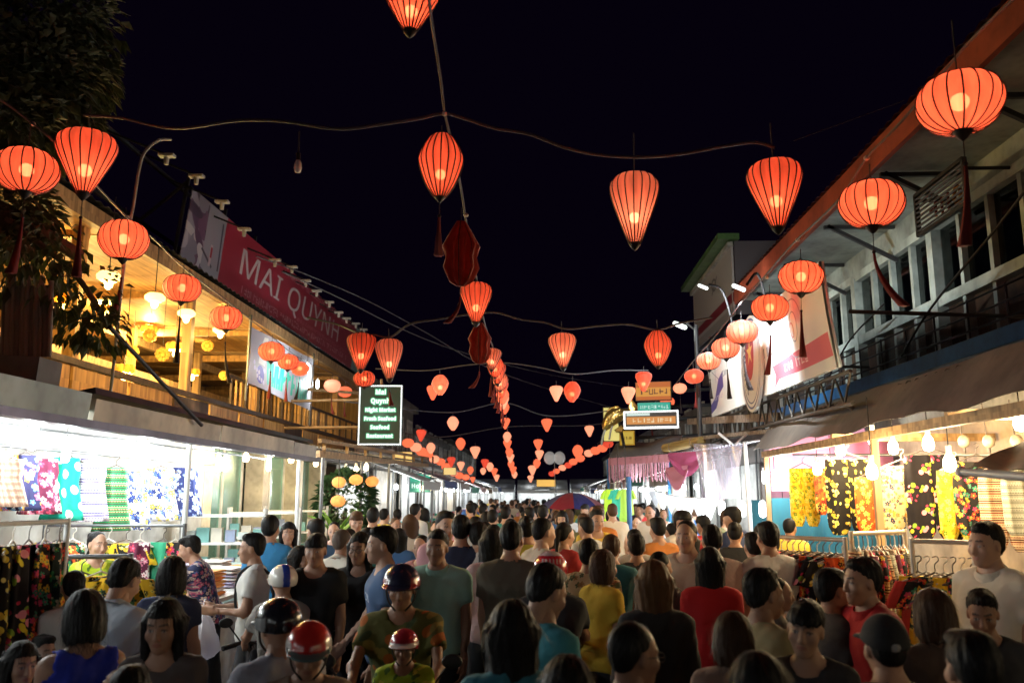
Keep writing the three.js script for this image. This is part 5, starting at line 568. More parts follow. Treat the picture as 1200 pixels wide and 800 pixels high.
// along the restaurant
[['globe', 31, 200, 76, 5.2, 'wide round lantern hanging against the dark tree', { tassel: 0.4, tasselRed: 1, cord: 0.2 }],
 ['balloon', 100, 191, 73, 5.3, 'big red balloon lantern between the dark tree and the gooseneck pole', { tassel: 0.4, tasselRed: 1, cord: 0.2, aspect: 1.12 }],
 ['globe', 145, 281, 59, 6.8, 'round red lantern on the thin pole before the restaurant ceiling', { tassel: 0.34, aspect: 0.82 }],
 ['globe', 213, 338, 45, 8.8, 'round red lantern below the pale picture end of the red billboard', { tassel: 0.5 }],
 ['globe', 265, 373, 38, 10.4, 'round red lantern below the large billboard lettering', { tassel: 0.5 }],
 ['globe', 318, 412, 31, 12.6, 'round red lantern before the white banner with the green lettering', { tassel: 0.4 }],
 ['globe', 337, 424, 25, 14.2, 'second round red lantern before the white banner with the green lettering', { tassel: 0.4 }],
].forEach(([k, x, y, w, z, l, o]) => lantern(k, x, y, w, z, l, LL, o));
[[351, 432, 22, 15.6], [389, 452, 20, 17], [404, 459, 17, 18.5], [478, 519, 14, 24], [487, 524, 14, 25], [494, 529, 13, 26.5], [501, 533, 13, 28], [509, 538, 12, 30], [516, 541, 11, 32], [523, 547, 12, 34], [531, 554, 10, 37], [538, 557, 10, 40], [546, 559, 9, 43]].forEach(([x, y, w, z], i) => lantern('globe', x, y, w, z, z < 20 ? 'small round red lantern between the green lettered banner and the LED sign' : 'tiny round red lantern over the awnings past the LED sign', LL, { rose: i % 3 === 1, tassel: z < 20 ? 0.3 : 0 }));
// middle string
[[576, 421, 22, 11], [580, 430, 21, 12], [583, 438, 21, 13], [586, 447, 19, 14], [588, 456, 17, 15], [589, 464, 16, 16.2], [590, 471, 14, 17.5], [591, 478, 12, 19], [592, 496, 11, 21], [594, 512, 10, 23], [595, 521, 10, 25], [597, 530, 9, 27], [598, 537, 9, 29], [599, 544, 8, 31.5], [601, 551, 8, 34], [603, 556, 7, 37]].forEach(([x, y, w, z], i) => lantern(i % 2 ? 'bud' : 'balloon', x, y, w, z, 'small orange lantern in the tight chain running down the middle string', LM, { cord: 0.06, aspect: 1.2, rose: i % 3 === 0, tassel: z < 18 ? 0.25 : 0, tasselRed: 1 }));
// farther cross strings
[[516, 451, 21, 15.5], [507, 460, 15, 17.5], [652, 461, 16, 16.5], [670, 459, 21, 15], [736, 463, 17, 16], [754, 447, 20, 15.2], [531, 496, 14, 20], [641, 498, 13, 21], [691, 505, 11, 24], [540, 520, 12, 24], [557, 530, 12, 25], [493, 510, 12, 22], [505, 525, 11, 25], [631, 521, 11, 25], [632, 533, 10, 27], [629, 543, 9, 30], [624, 551, 10, 32], [568, 543, 9, 30], [574, 547, 9, 32], [579, 553, 8, 34], [582, 560, 7, 37], [551, 551, 8, 33], [540, 546, 9, 31], [529, 541, 10, 28], [566, 552, 7, 36], [554, 562, 6, 40], [622, 561, 7, 38], [677, 529, 13, 28]].forEach(([x, y, w, z], i) => lantern(i % 3 ? 'balloon' : 'bud', x, y, w, z, z < 17.6 ? 'small balloon lantern on a cross string beyond the second wire' : 'tiny glowing balloon lantern on a far cross string', LG, { cord: 0.1, rose: i % 2 === 0, aspect: 1.15, tassel: 0 }));
// wires
const wireMat = M([0.09, 0.085, 0.1], { roughness: 0.6 });
function wire(list, r, label, group = 'wires strung over the street') { solo('wire', tube(list.map(([x, y, z]) => atZ(x, y, z)), r, list.length * 10, 5), wireMat, label, 'wire', group); }
wire([[98, 135, 5.6], [140, 138, 5.6], [185, 148, 5.5], [215, 150, 5.4], [280, 141, 5.3], [330, 142, 5.2], [400, 151, 5.1], [450, 145, 5.05], [490, 139, 5], [521, 133, 5], [545, 139, 5], [580, 150, 5], [620, 157, 5], [660, 172, 5.1], [700, 181, 5.2], [750, 184, 5.2], [800, 180, 5.2], [850, 171, 5.1], [888, 167, 5], [908, 173, 5]], 0.011, 'thick grey sagging wire across the street carrying the nearest hanging lanterns');
wire([[497, -60, 3.6], [505, 20, 4.2], [516, 90, 4.7], [521, 133, 5], [530, 170, 5.3], [541, 225, 6], [549, 280, 6.6], [558, 325, 8], [567, 375, 9], [578, 408, 11], [586, 437, 14], [591, 470, 18], [595, 505, 23], [600, 540, 31], [604, 555, 39]], 0.009, 'grey wire running down the middle of the street through the knot');
wire([[360, 372, 9.8], [395, 380, 9.8], [423, 391, 9.6], [440, 392, 9.6], [457, 395, 9.5], [480, 380, 9.5], [515, 374, 9.5], [545, 369, 9.4], [580, 366, 9.4], [610, 374, 9.5], [640, 378, 9.5], [662, 385, 9.5], [700, 382, 9.5], [735, 380, 9.5], [771, 386, 9.5], [800, 378, 9.6], [835, 372, 9.6]], 0.012, 'second sagging cross wire with the pale pink lantern in its middle');
wire([[440, 432, 15], [500, 434, 15], [545, 428, 15], [588, 425, 15], [630, 430, 15], [670, 438, 15], [720, 434, 15], [760, 434, 15]], 0.012, 'third cross wire carrying two small balloon lanterns side by side');
wire([[400, 470, 20], [531, 483, 20], [592, 472, 20], [641, 487, 20], [740, 478, 20]], 0.014, 'far cross wire above the far stalls');
wire([[420, 492, 24.5], [505, 512, 24.5], [596, 500, 24.5], [691, 498, 24.5], [740, 490, 24.5]], 0.015, 'farthest cross wire above the white tents');
wire([[1215, -30, 3.4], [1185, 2, 3.6], [1140, 45, 3.9], [1100, 92, 4.2], [1050, 150, 4.6], [1016, 185, 5], [990, 226, 5.4], [930, 285, 6.6], [898, 322, 8], [868, 356, 10], [840, 392, 12], [812, 424, 15], [780, 462, 20], [745, 486, 24], [700, 520, 32]], 0.009, 'pale wire with white clips running along the red eave');
wire([[-20, 105, 5], [8, 122, 5.2], [40, 146, 5.3], [66, 168, 5.3], [120, 225, 6.2], [150, 256, 6.9], [180, 280, 7.8], [213, 312, 8.8], [265, 352, 10.4], [318, 394, 12.6], [352, 420, 15.6], [404, 446, 18.5], [478, 508, 24], [530, 544, 37]], 0.008, 'dark wire with lanterns running along the restaurant front');
wire([[300, 300, 14], [360, 322, 16], [430, 352, 18], [500, 390, 20], [560, 425, 22], [640, 455, 26], [720, 478, 30]], 0.012, 'slack power cable from the billboard frame to the far side', 'power cables');
wire([[330, 318, 15], [400, 350, 17], [470, 385, 19], [540, 412, 22], [650, 440, 27], [745, 455, 30]], 0.012, 'lower slack power cable from the billboard frame to the far side', 'power cables');
wire([[930, 165, 6], [985, 145, 6.2], [1060, 118, 6.4]], 0.004, 'thin cord from the cross wire up to the red eave', 'power cables');
for (const [x, y, z] of [[521, 133, 5], [1016, 185, 5], [935, 281, 6.5], [899, 325, 8], [38, 145, 5.3], [149, 254, 6.9], [546, 252, 6.2]]) { const p = atZ(x, y, z); solo('wire_clip', ball(0.02, p.x, p.y, p.z, 1, 0.8, 1, 8), M([0.6, 0.58, 0.55]), 'small white clip holding the overhead lantern wire', 'clip', 'white clips on the lantern wires'); }
{ const p = atZ(349, 193, 5.2), t = thing('pendant_bulb', 'bare unlit white bulb on a short cord under the cross wire', 'bulb', [p.x, p.y, p.z]);
  part('glass', lathe([[0.001, -0.055], [0.018, -0.05], [0.026, -0.025], [0.022, 0.01], [0.014, 0.03], [0.001, 0.032]], 14), M([0.75, 0.75, 0.78], { roughness: 0.2 }), t); part('socket', cyl(0.014, 0.014, 0.05, 0, 0.03, 0), capMat, t); part('hanging_cord', bar(V(0, 0.08, 0), V(0, 0.23, 0), 0.005, 5), cordMat, t); }
// ---------------------------------------------------------------- people: distance fields meshed with surface nets
function nets(f, lo, hi, h) {
  const nx = Math.ceil((hi[0] - lo[0]) / h) + 1, ny = Math.ceil((hi[1] - lo[1]) / h) + 1, nz = Math.ceil((hi[2] - lo[2]) / h) + 1, val = new Float32Array(nx * ny * nz), B = 4, far = h * B * 1.35;
  for (let k = 0; k < nz; k += B) for (let j = 0; j < ny; j += B) for (let i = 0; i < nx; i += B) {
    const d = f(lo[0] + (i + 1.5) * h, lo[1] + (j + 1.5) * h, lo[2] + (k + 1.5) * h), skip = Math.abs(d) > far;
    for (let c = k; c < Math.min(k + B, nz); c++) for (let b = j; b < Math.min(j + B, ny); b++) for (let a = i; a < Math.min(i + B, nx); a++) val[(c * ny + b) * nx + a] = skip ? d : f(lo[0] + a * h, lo[1] + b * h, lo[2] + c * h);
  }
  const id = new Int32Array(nx * ny * nz).fill(-1), pos = [], idx = [], at = (i, j, k) => (k * ny + j) * nx + i;
  for (let k = 0; k < nz - 1; k++) for (let j = 0; j < ny - 1; j++) for (let i = 0; i < nx - 1; i++) {
    const o = at(i, j, k), v0 = val[o], v1 = val[o + 1], v2 = val[o + nx], v3 = val[o + nx + 1], q = nx * ny, v4 = val[o + q], v5 = val[o + q + 1], v6 = val[o + q + nx], v7 = val[o + q + nx + 1];
    const s = (v0 < 0) + (v1 < 0) + (v2 < 0) + (v3 < 0) + (v4 < 0) + (v5 < 0) + (v6 < 0) + (v7 < 0); if (s === 0 || s === 8) continue;
    let x = 0, y = 0, z = 0, n = 0; const e = (a, b, ax, ay, az, bx, by, bz) => { if ((a < 0) !== (b < 0)) { const t = a / (a - b); x += ax + (bx - ax) * t; y += ay + (by - ay) * t; z += az + (bz - az) * t; n++; } };
    e(v0, v1, 0, 0, 0, 1, 0, 0); e(v2, v3, 0, 1, 0, 1, 1, 0); e(v4, v5, 0, 0, 1, 1, 0, 1); e(v6, v7, 0, 1, 1, 1, 1, 1); e(v0, v2, 0, 0, 0, 0, 1, 0); e(v1, v3, 1, 0, 0, 1, 1, 0); e(v4, v6, 0, 0, 1, 0, 1, 1); e(v5, v7, 1, 0, 1, 1, 1, 1); e(v0, v4, 0, 0, 0, 0, 0, 1); e(v1, v5, 1, 0, 0, 1, 0, 1); e(v2, v6, 0, 1, 0, 0, 1, 1); e(v3, v7, 1, 1, 0, 1, 1, 1);
    id[o] = pos.length / 3; pos.push(lo[0] + (i + x / n) * h, lo[1] + (j + y / n) * h, lo[2] + (k + z / n) * h);
  }
  const quad = (a, b, c, d, flip) => { if (a < 0 || b < 0 || c < 0 || d < 0) return; flip ? idx.push(a, c, b, a, d, c) : idx.push(a, b, c, a, c, d); };
  for (let k = 1; k < nz - 1; k++) for (let j = 1; j < ny - 1; j++) for (let i = 1; i < nx - 1; i++) {
    const o = at(i, j, k), n0 = val[o] < 0, q = nx * ny;
    if (n0 !== (val[o + 1] < 0)) quad(id[o - nx - q], id[o - q], id[o], id[o - nx], !n0);
    if (n0 !== (val[o + nx] < 0)) quad(id[o - 1 - q], id[o - 1], id[o], id[o - q], !n0);
    if (n0 !== (val[o + q] < 0)) quad(id[o - 1 - nx], id[o - nx], id[o], id[o - 1], !n0);
  }
  const g = new THREE.BufferGeometry(); g.setAttribute('position', new THREE.Float32BufferAttribute(pos, 3)); g.setIndex(idx); if (pos.length) g.computeVertexNormals(); return g;
}
const smin = (a, b, k) => { const h = Math.max(k - Math.abs(a - b), 0) / k; return Math.min(a, b) - h * h * k * 0.25; };
function cone(px, py, pz, a, b, r0, r1) { const bx = b[0] - a[0], by = b[1] - a[1], bz = b[2] - a[2], x = px - a[0], y = py - a[1], z = pz - a[2], t = clamp((x * bx + y * by + z * bz) / (bx * bx + by * by + bz * bz + 1e-9), 0, 1), dx = x - bx * t, dy = y - by * t, dz = z - bz * t; return Math.sqrt(dx * dx + dy * dy + dz * dz) - (r0 + (r1 - r0) * t); }
function ell(x, y, z, cx, cy, cz, rx, ry, rz) { x -= cx; y -= cy; z -= cz; const k0 = Math.sqrt((x / rx) ** 2 + (y / ry) ** 2 + (z / rz) ** 2), k1 = Math.sqrt((x / rx / rx) ** 2 + (y / ry / ry) ** 2 + (z / rz / rz) ** 2); return k1 < 1e-6 ? -Math.min(rx, ry, rz) : k0 * (k0 - 1) / k1; }
const E = new THREE.Euler(), turnM = (x, y, z = 0) => new THREE.Matrix4().makeRotationFromEuler(E.set(x, y, z, 'YXZ'));
// head, looking along +z, origin between the ears, about 0.23 m from chin to crown
function headField(x, y, z, fine) {
  const ax = Math.abs(x);
  let d = ell(x, y, z, 0, 0.025, -0.012, 0.074, 0.092, 0.094); d = smin(d, ell(x, y, z, 0, -0.045, 0.026, 0.056, 0.068, 0.062), 0.03); d = smin(d, ell(x, y, z, 0, -0.09, 0.06, 0.024, 0.022, 0.024), 0.03);
  if (fine) {
    d = smin(d, ell(ax, y, z, 0.04, -0.022, 0.055, 0.026, 0.026, 0.026), 0.02); d = smin(d, cone(ax, y, z, [0.012, 0.03, 0.08], [0.046, 0.028, 0.066], 0.009, 0.007), 0.014);
    d = Math.max(d, -(ell(ax, y, z, 0.032, 0.006, 0.098, 0.019, 0.013, 0.017))); d = smin(d, ell(ax, y, z, 0.031, 0.005, 0.07, 0.014, 0.0125, 0.0135), 0.004);
  }
  d = smin(d, cone(x, y, z, [0, 0.018, 0.082], [0, -0.03, 0.1], 0.008, 0.013), 0.012);
  if (fine) { d = smin(d, ell(ax, y, z, 0.011, -0.034, 0.094, 0.009, 0.007, 0.009), 0.006); d = smin(d, ell(x, y, z, 0, -0.056, 0.083, 0.024, 0.0065, 0.011), 0.006); d = smin(d, ell(x, y, z, 0, -0.068, 0.081, 0.02, 0.007, 0.012), 0.006); d = Math.max(d, -ell(x, y, z, 0, -0.062, 0.096, 0.022, 0.0016, 0.008)); }
  d = smin(d, ell(ax, y, z, 0.076, -0.004, -0.012, 0.009, 0.031, 0.019), 0.008);
  return d;
}
const HAIR = {   // fields in head space; the shell leaves the skin along the hairline
  short: (x, y, z, w) => { let d = ell(x, y, z, 0, 0.05, -0.034, 0.0815, 0.089, 0.096); d = smin(d, ell(x, y, z, 0, -0.005, -0.062, 0.066, 0.062, 0.052), 0.03); d = smin(d, ell(x, y, z, 0.015, 0.104, 0.03, 0.05, 0.028, 0.042), 0.03); return d + w; },
  crop: (x, y, z, w) => smin(ell(x, y, z, 0, 0.047, -0.03, 0.0785, 0.082, 0.09), ell(x, y, z, 0, -0.005, -0.06, 0.064, 0.06, 0.05), 0.03) + w * 0.5,
  fringe: (x, y, z, w) => Math.min(HAIR.short(x, y, z, w), Math.max(ell(x, y, z, 0, 0.055, 0.03, 0.079, 0.062, 0.066) + w, 0.034 + 0.006 * Math.sin(x * 190) - y, -z)),
  bob: (x, y, z, w) => { let d = ell(x, y, z, 0, 0.04, -0.028, 0.092, 0.102, 0.108); d = smin(d, Math.max(ell(x, y, z, 0, -0.05, -0.034, 0.104, 0.11, 0.092), -(y + 0.12 + 0.006 * Math.sin(x * 120 + z * 90))), 0.05); return Math.max(d + w, z > -0.01 && y < 0.045 ? Math.min(0.066 - Math.abs(x), 0.045 - y + 0.02) : -1); },
  long: (x, y, z, w) => { let d = ell(x, y, z, 0, 0.04, -0.028, 0.089, 0.1, 0.105); d = smin(d, Math.max(Math.hypot(x * 0.8, (z + 0.06 + y * 0.03) * 1.4) - 0.084 - 0.012 * Math.sin(y * 11), y - 0.03, -(y + 0.36 + 0.03 * Math.sin(x * 60) + 0.015 * Math.sin(x * 170))), 0.05); d = smin(d, Math.max(Math.hypot(Math.abs(x) - 0.078, z + 0.005) - 0.026 - 0.1 * Math.max(0, -y) * 0.1, y - 0.03, -(y + 0.2)), 0.03); return Math.max(d + w, z > 0.005 && y < 0.055 ? 0.06 - Math.abs(x) : -1); },
  tail: (x, y, z, w) => Math.min(HAIR.crop(x, y, z, w), smin(ell(x, y, z, 0, 0.04, -0.115, 0.025, 0.025, 0.025), cone(x, y, z, [0, 0.03, -0.125], [0.01, -0.2, -0.115], 0.034, 0.012), 0.02) + w),
  bun: (x, y, z, w) => Math.min(HAIR.crop(x, y, z, w), ell(x, y, z, 0, 0.075, -0.11, 0.045, 0.042, 0.042) + w),
};
const HAIR_BOX = { long: [[-0.14, -0.45, -0.2], [0.14, 0.15, 0.12]], tail: [[-0.12, -0.25, -0.19], [0.12, 0.15, 0.12]], bob: [[-0.14, -0.16, -0.17], [0.14, 0.15, 0.13]] };
function handGeo(cell) { const P = [[0, 0, 0], [0, -0.085, 0]], F4 = [[0.026, 0.073], [0.009, 0.08], [-0.009, 0.075], [-0.025, 0.058]], th = [[0, -0.025, 0.022], [-0.012, -0.055, 0.05], [-0.022, -0.09, 0.055]];
  const ch = F4.map(([z, L]) => [[0, -0.085, z], [-0.008, -0.085 - L * 0.5, z * 1.08], [-0.028, -0.085 - L * 0.82, z * 1.1], [-0.046, -0.085 - L * 0.92, z * 1.08]]);
  return nets((x, y, z) => { let d = cone(x, y, z, [0, 0.03, 0], [0, -0.02, 0], 0.026, 0.024); d = smin(d, Math.max(Math.abs(x) - 0.012, Math.abs(y + 0.05) - 0.04, Math.abs(z) - 0.03) - 0.008, 0.02); for (const c of ch) d = smin(d, Math.min(cone(x, y, z, c[0], c[1], 0.0095, 0.0085), cone(x, y, z, c[1], c[2], 0.0085, 0.008), cone(x, y, z, c[2], c[3], 0.008, 0.007)), 0.004); d = smin(d, Math.min(cone(x, y, z, th[0], th[1], 0.014, 0.011), cone(x, y, z, th[1], th[2], 0.011, 0.0085)), 0.008); return d; }, [-0.08, -0.19, -0.055], [0.045, 0.06, 0.085], cell); }
const handFine = handGeo(0.0085);
// arm poses: [swing forward, swing out, elbow bend, forearm turned inwards]
const ARM = { down: [0.06, 0.12, 0.22, 0.1], back: [-0.22, 0.12, 0.15, 0], fwd: [0.3, 0.12, 0.45, 0.1], bent: [0.15, 0.14, 1.5, 0.3], hold: [0.35, 0.12, 1.25, 0.55], hip: [-0.3, 0.75, 1.35, 1.2], steer: [0.75, 0.2, 0.5, 0.15], phone: [0.5, 0.1, 1.9, 0.25], reach: [1.0, 0.1, 0.35, 0.1] };
function poseOf(o) {
  const f = o.f ? 1 : 0, sit = o.sit, lean = o.lean ?? 0.03, base = V(0, sit ? 0.80 : 0.92, sit ? -0.05 : 0), u = V(0, Math.cos(lean), Math.sin(lean)), n = V(0, -Math.sin(lean), Math.cos(lean)), at = (a, b, c) => base.clone().add(V(a, 0, 0)).addScaledVector(u, b).addScaledVector(n, c), A = (v) => [v.x, v.y, v.z];
  const J = { base, u, n, at, sw: (f ? 0.145 : 0.165) * (o.wide ?? 1), f, lean }, q = {};
  J.head = at(0, 0.648, 0.03); const hm = turnM(o.hp ?? 0.05, o.hy ?? 0, o.hr ?? 0); J.hm = hm; J.hi = hm.clone().invert();
  J.arms = [-1, 1].map((s, i) => { const p = ARM[(o.arms ?? ['down', 'down'])[i]], sh = at(s * J.sw, 0.452, -0.005), d1 = V(0, -1, 0).applyMatrix4(new THREE.Matrix4().makeRotationZ(s * p[1])).applyMatrix4(new THREE.Matrix4().makeRotationX(-p[0] * 1)), el = sh.clone().addScaledVector(d1, 0.285), d2 = V(0, -1, 0).applyMatrix4(new THREE.Matrix4().makeRotationX(-(p[0] + p[2]))).applyMatrix4(new THREE.Matrix4().makeRotationY(-s * p[3])), wr = el.clone().addScaledVector(d2, 0.245); return { s, sh: A(sh), el: A(el), wr: A(wr), d1, d2 }; });
  const st = o.stride ?? 0.12; J.legs = [-1, 1].map((s) => { const hip = V(s * 0.09, base.y - 0.03, base.z); let kn, an, toe; if (sit) { kn = V(s * 0.19, 0.76, 0.37); an = V(s * 0.17, 0.36, 0.33); } else { kn = V(s * 0.095, 0.49, s * st * 0.55 + 0.03); an = V(s * 0.1, 0.085, s * st); } toe = an.clone().add(V(s * 0.025, -0.05, 0.15)); return { s, hip: A(hip), kn: A(kn), an: A(an), toe: A(toe), heel: [an.x, an.y - 0.045, an.z - 0.03] }; });
  return J;
}
function torsoField(J, x, y, z, e, belly) {
  const vx = x - J.base.x, vy = y - J.base.y, vz = z - J.base.z, a = vx, b = vy * J.u.y + vz * J.u.z, c = vy * J.n.y + vz * J.n.z, aa = Math.abs(a), f = J.f;
  const cap = (w, bb, r, cc = 0) => { const dx = Math.max(aa - w, 0), dy = b - bb, dz = c - cc; return Math.sqrt(dx * dx + dy * dy + dz * dz) - r; };
  let d = cap(f ? 0.075 : 0.065, 0, (f ? 0.115 : 0.108)); d = smin(d, cap(f ? 0.035 : 0.055, 0.19, f ? 0.09 : 0.097 + belly * 0.4, belly * 0.6), 0.12); d = smin(d, cap(f ? 0.05 : 0.075, 0.36, f ? 0.098 : 0.112), 0.1); d = smin(d, cap(J.sw - 0.03, 0.445, 0.052, -0.012), 0.07); { const t = clamp(aa / J.sw, 0, 1), yy = b - (0.525 - 0.08 * t), dx = Math.max(aa - J.sw, 0); d = smin(d, Math.sqrt(dx * dx + yy * yy + (c + 0.015) ** 2) - 0.036, 0.05); }
  if (f) { const dx = aa - 0.062, dy = b - 0.345, dz = c - 0.07; d = smin(d, Math.sqrt(dx * dx + dy * dy + dz * dz) - 0.052, 0.04); }
  return d - e;
}
const noise3 = (x, y, z) => Math.sin(x * 31 + y * 13) * Math.sin(y * 27 - z * 19 + 1.3) * 0.5 + Math.sin(z * 43 + x * 17 + 2) * Math.sin(y * 53 + x * 11) * 0.3;
function bodyParts(o) {
  const J = poseOf(o), cell = o.cell ?? 0.018, far = o.far, e0 = o.girth ?? 0, out = {}, belly = o.belly ?? 0;
  const arm = (x, y, z, a, e) => smin(cone(x, y, z, a.sh, a.el, 0.045 + e, 0.037 + e), cone(x, y, z, a.el, a.wr, 0.038 + e, 0.026 + e), 0.02), leg = (x, y, z, l, e) => smin(cone(x, y, z, l.hip, l.kn, 0.085 + e, 0.055 + e), cone(x, y, z, l.kn, l.an, 0.054 + e, 0.036 + e), 0.03);
  const neck0 = J.at(0, 0.46, -0.01), neck1 = J.at(0, 0.60, 0.012), n0 = [neck0.x, neck0.y, neck0.z], n1 = [neck1.x, neck1.y, neck1.z], hd = J.head, hi = J.hi.elements;
  const toHead = (x, y, z) => { x -= hd.x; y -= hd.y; z -= hd.z; return [hi[0] * x + hi[4] * y + hi[8] * z, hi[1] * x + hi[5] * y + hi[9] * z, hi[2] * x + hi[6] * y + hi[10] * z]; };
  const body = (x, y, z) => { let d = torsoField(J, x, y, z, e0, belly); for (const a of J.arms) d = smin(d, arm(x, y, z, a, e0 * 0.5), 0.03); for (const l of J.legs) { d = smin(d, leg(x, y, z, l, e0 * 0.6), 0.03); d = smin(d, cone(x, y, z, l.heel, l.toe, 0.036, 0.03), 0.02); } d = smin(d, cone(x, y, z, n0, n1, J.f ? 0.05 : 0.058, J.f ? 0.044 : 0.053), 0.05); if (far) { for (const a of J.arms) d = smin(d, cone(x, y, z, a.wr, [a.wr[0] + a.d2.x * 0.14, a.wr[1] + a.d2.y * 0.14, a.wr[2] + a.d2.z * 0.14], 0.03, 0.018), 0.015); } return d; };
  const lo = [-0.75, -0.02, -0.6], hiB = [0.75, 1.85, 0.95];
  // tight bounds from the joints
  const pts = [...J.arms.flatMap((a) => [a.sh, a.el, a.wr]), ...J.legs.flatMap((l) => [l.hip, l.kn, l.an, l.toe, l.heel]), [hd.x, hd.y, hd.z], [J.base.x, J.base.y, J.base.z]];
  for (let k = 0; k < 3; k++) { lo[k] = Math.min(...pts.map((p) => p[k])) - 0.2; hiB[k] = Math.max(...pts.map((p) => p[k])) + 0.2; } lo[1] = -0.03; hiB[1] = hd.y - 0.02;
  const bg = nets(body, lo, hiB, cell), list = [bg];
  const paint = (g, f) => { const p = g.attributes.position, c = new Float32Array(p.count * 3); for (let i = 0; i < p.count; i++) c.set(f(p.getX(i), p.getY(i), p.getZ(i)), i * 3); g.setAttribute('color', new THREE.BufferAttribute(c, 3)); };
  const skin = o.skin ?? [0.42, 0.23, 0.15];
  paint(bg, () => skin);
  const place = (g) => g.scale(0.93, 0.95, 0.93).applyMatrix4(new THREE.Matrix4().setPosition(hd.x, hd.y, hd.z).multiply(J.hm));
  {
    const hc = o.headCell ?? 0.006, hg = nets((x, y, z) => { let d = headField(x, y, z, true); d = smin(d, cone(x, y, z, [0, -0.02, -0.03], [0, -0.15, -0.03], 0.05, J.f ? 0.044 : 0.052), 0.03); return Math.max(d, -(y + 0.14)); }, [-0.11, -0.15, -0.13], [0.11, 0.14, 0.135], hc);
    paint(hg, (x, y, z) => { const ax = Math.abs(x); if (z > 0.06 && (ax / 0.023) ** 2 + ((y + 0.062) / 0.0105) ** 2 < 1) return [skin[0] * 0.85, skin[1] * 0.6, skin[2] * 0.62]; if (z > 0.05) { const dx = (ax - 0.031) / 0.0135, dy = (y - 0.005) / 0.0048; if (dx * dx + dy * dy < 1) return (ax - 0.031) ** 2 + (y - 0.006) ** 2 < 0.0055 ** 2 ? [0.02, 0.012, 0.01] : [0.42, 0.36, 0.33]; if (dx * dx + dy * dy < 1.9 && y > 0.006) return [0.08, 0.045, 0.035]; if (Math.abs(y - 0.034 + Math.abs(ax - 0.034) * 0.12) < 0.0042 && ax > 0.012 && ax < 0.05) return [0.05, 0.032, 0.025]; } return skin; });
    list.push(place(hg));
    if (!far) for (const a of J.arms) { const h = handFine.clone(); if (a.s > 0) { } else { h.scale(-1, 1, 1); const ix = h.index.array; for (let i = 0; i < ix.length; i += 3) { const t = ix[i]; ix[i] = ix[i + 1]; ix[i + 1] = t; } h.computeVertexNormals(); } h.applyQuaternion(new THREE.Quaternion().setFromUnitVectors(V(0, -1, 0), a.d2)); h.translate(a.wr[0], a.wr[1], a.wr[2]); paint(h, () => skin); list.push(h); }
  }
  out.body = list.length > 1 ? mergeGeometries(list.map((g) => { const q = g.toNonIndexed(); q.deleteAttribute('uv'); return q; })) : bg;
  const uvs = (g, k = 1) => { const p = g.attributes.position, u = new Float32Array(p.count * 2); for (let i = 0; i < p.count; i++) { u[i * 2] = (p.getX(i) + p.getZ(i) * 0.6) * k; u[i * 2 + 1] = p.getY(i) * k; } g.setAttribute('uv', new THREE.BufferAttribute(u, 2)); return g; };
  const seed = o.seed ?? 1, fold = (x, y, z) => far ? 0 : 0.009 * noise3(x * 1.3 + seed, y * 1.2 + seed * 0.7 + x * 0.9, z * 1.3) + 0.005 * noise3(x * 2.6 + y * 1.3, y * 2.3 + seed, z * 2.6);
  // shirt
  if (o.shirt !== null) {
    const hem = o.hem ?? (o.dress ? 0.55 : 0.86), sl = o.sleeve ?? 0.6, neckC = J.at(0, 0.54, 0.03), t0 = 0.013 + (o.loose ?? 0);
    const shirt = (x, y, z) => { let d = torsoField(J, x, y, z, e0 + t0, belly); if (o.dress) { const b = clamp((0.95 - y) / 0.45, 0, 1), r = Math.sqrt(x * x * 0.72 + z * z) - (0.12 + 0.1 * b) - 0.008 * Math.sin(Math.atan2(z, x) * 9); d = smin(d, Math.max(r, y - 1.0), 0.06); } else if (!o.sit) d = smin(d, Math.max(Math.sqrt((x * 0.75) ** 2 + z * z) - 0.125 - e0, y - 1.02, 0.7 - y), 0.05);
      if (sl > 0) for (const a of J.arms) { const c = Math.min(sl, 1), cut = [lerp(a.sh[0], a.el[0], c), lerp(a.sh[1], a.el[1], c), lerp(a.sh[2], a.el[2], c)]; let q = cone(x, y, z, a.sh, a.el, 0.044 + e0 * 0.5 + t0, 0.049 + e0 * 0.5 + t0); if (sl <= 1) q = Math.max(q, (x - cut[0]) * a.d1.x + (y - cut[1]) * a.d1.y + (z - cut[2]) * a.d1.z); else { q = smin(q, cone(x, y, z, a.el, a.wr, 0.044 + t0, 0.032 + t0), 0.02); q = Math.max(q, (x - a.wr[0]) * a.d2.x + (y - a.wr[1]) * a.d2.y + (z - a.wr[2]) * a.d2.z + (2 - sl) * 0.2); } d = smin(d, q, 0.025); }
      else for (const a of J.arms) d = Math.max(d, 0.075 - Math.hypot(x - a.sh[0] * 1.12, y - a.sh[1] - 0.0, z - a.sh[2]));
      d += fold(x, y, z); const nb = Math.hypot(x - neckC.x, (y - neckC.y) * 0.9, z - neckC.z) - (o.collar ? 0.07 : o.neckR ?? 0.078); d = Math.max(d, -nb, hem - 0.01 * Math.sin(x * 25) - y);
      return d; };
    out.shirt = uvs(nets(shirt, lo, [hiB[0], hd.y - 0.03, hiB[2]], o.shirtCell ?? cell));
  }
  const waist = o.sit ? J.base.y + 0.13 : 0.99, ank = o.shorts ? 0.5 : 0.1;
  out.trousers = uvs(nets((x, y, z) => { let d = torsoField(J, x, y, z, e0 + 0.008, belly * 0.5); for (const l of J.legs) d = smin(d, leg(x, y, z, l, e0 * 0.6 + (y < 0.5 && !o.sit ? 0.02 : 0.014)), 0.03); return Math.max(d + fold(x, y, z), y - waist, ank - y); }, lo, [hiB[0], waist + 0.05, hiB[2]], Math.max(cell, 0.03)));
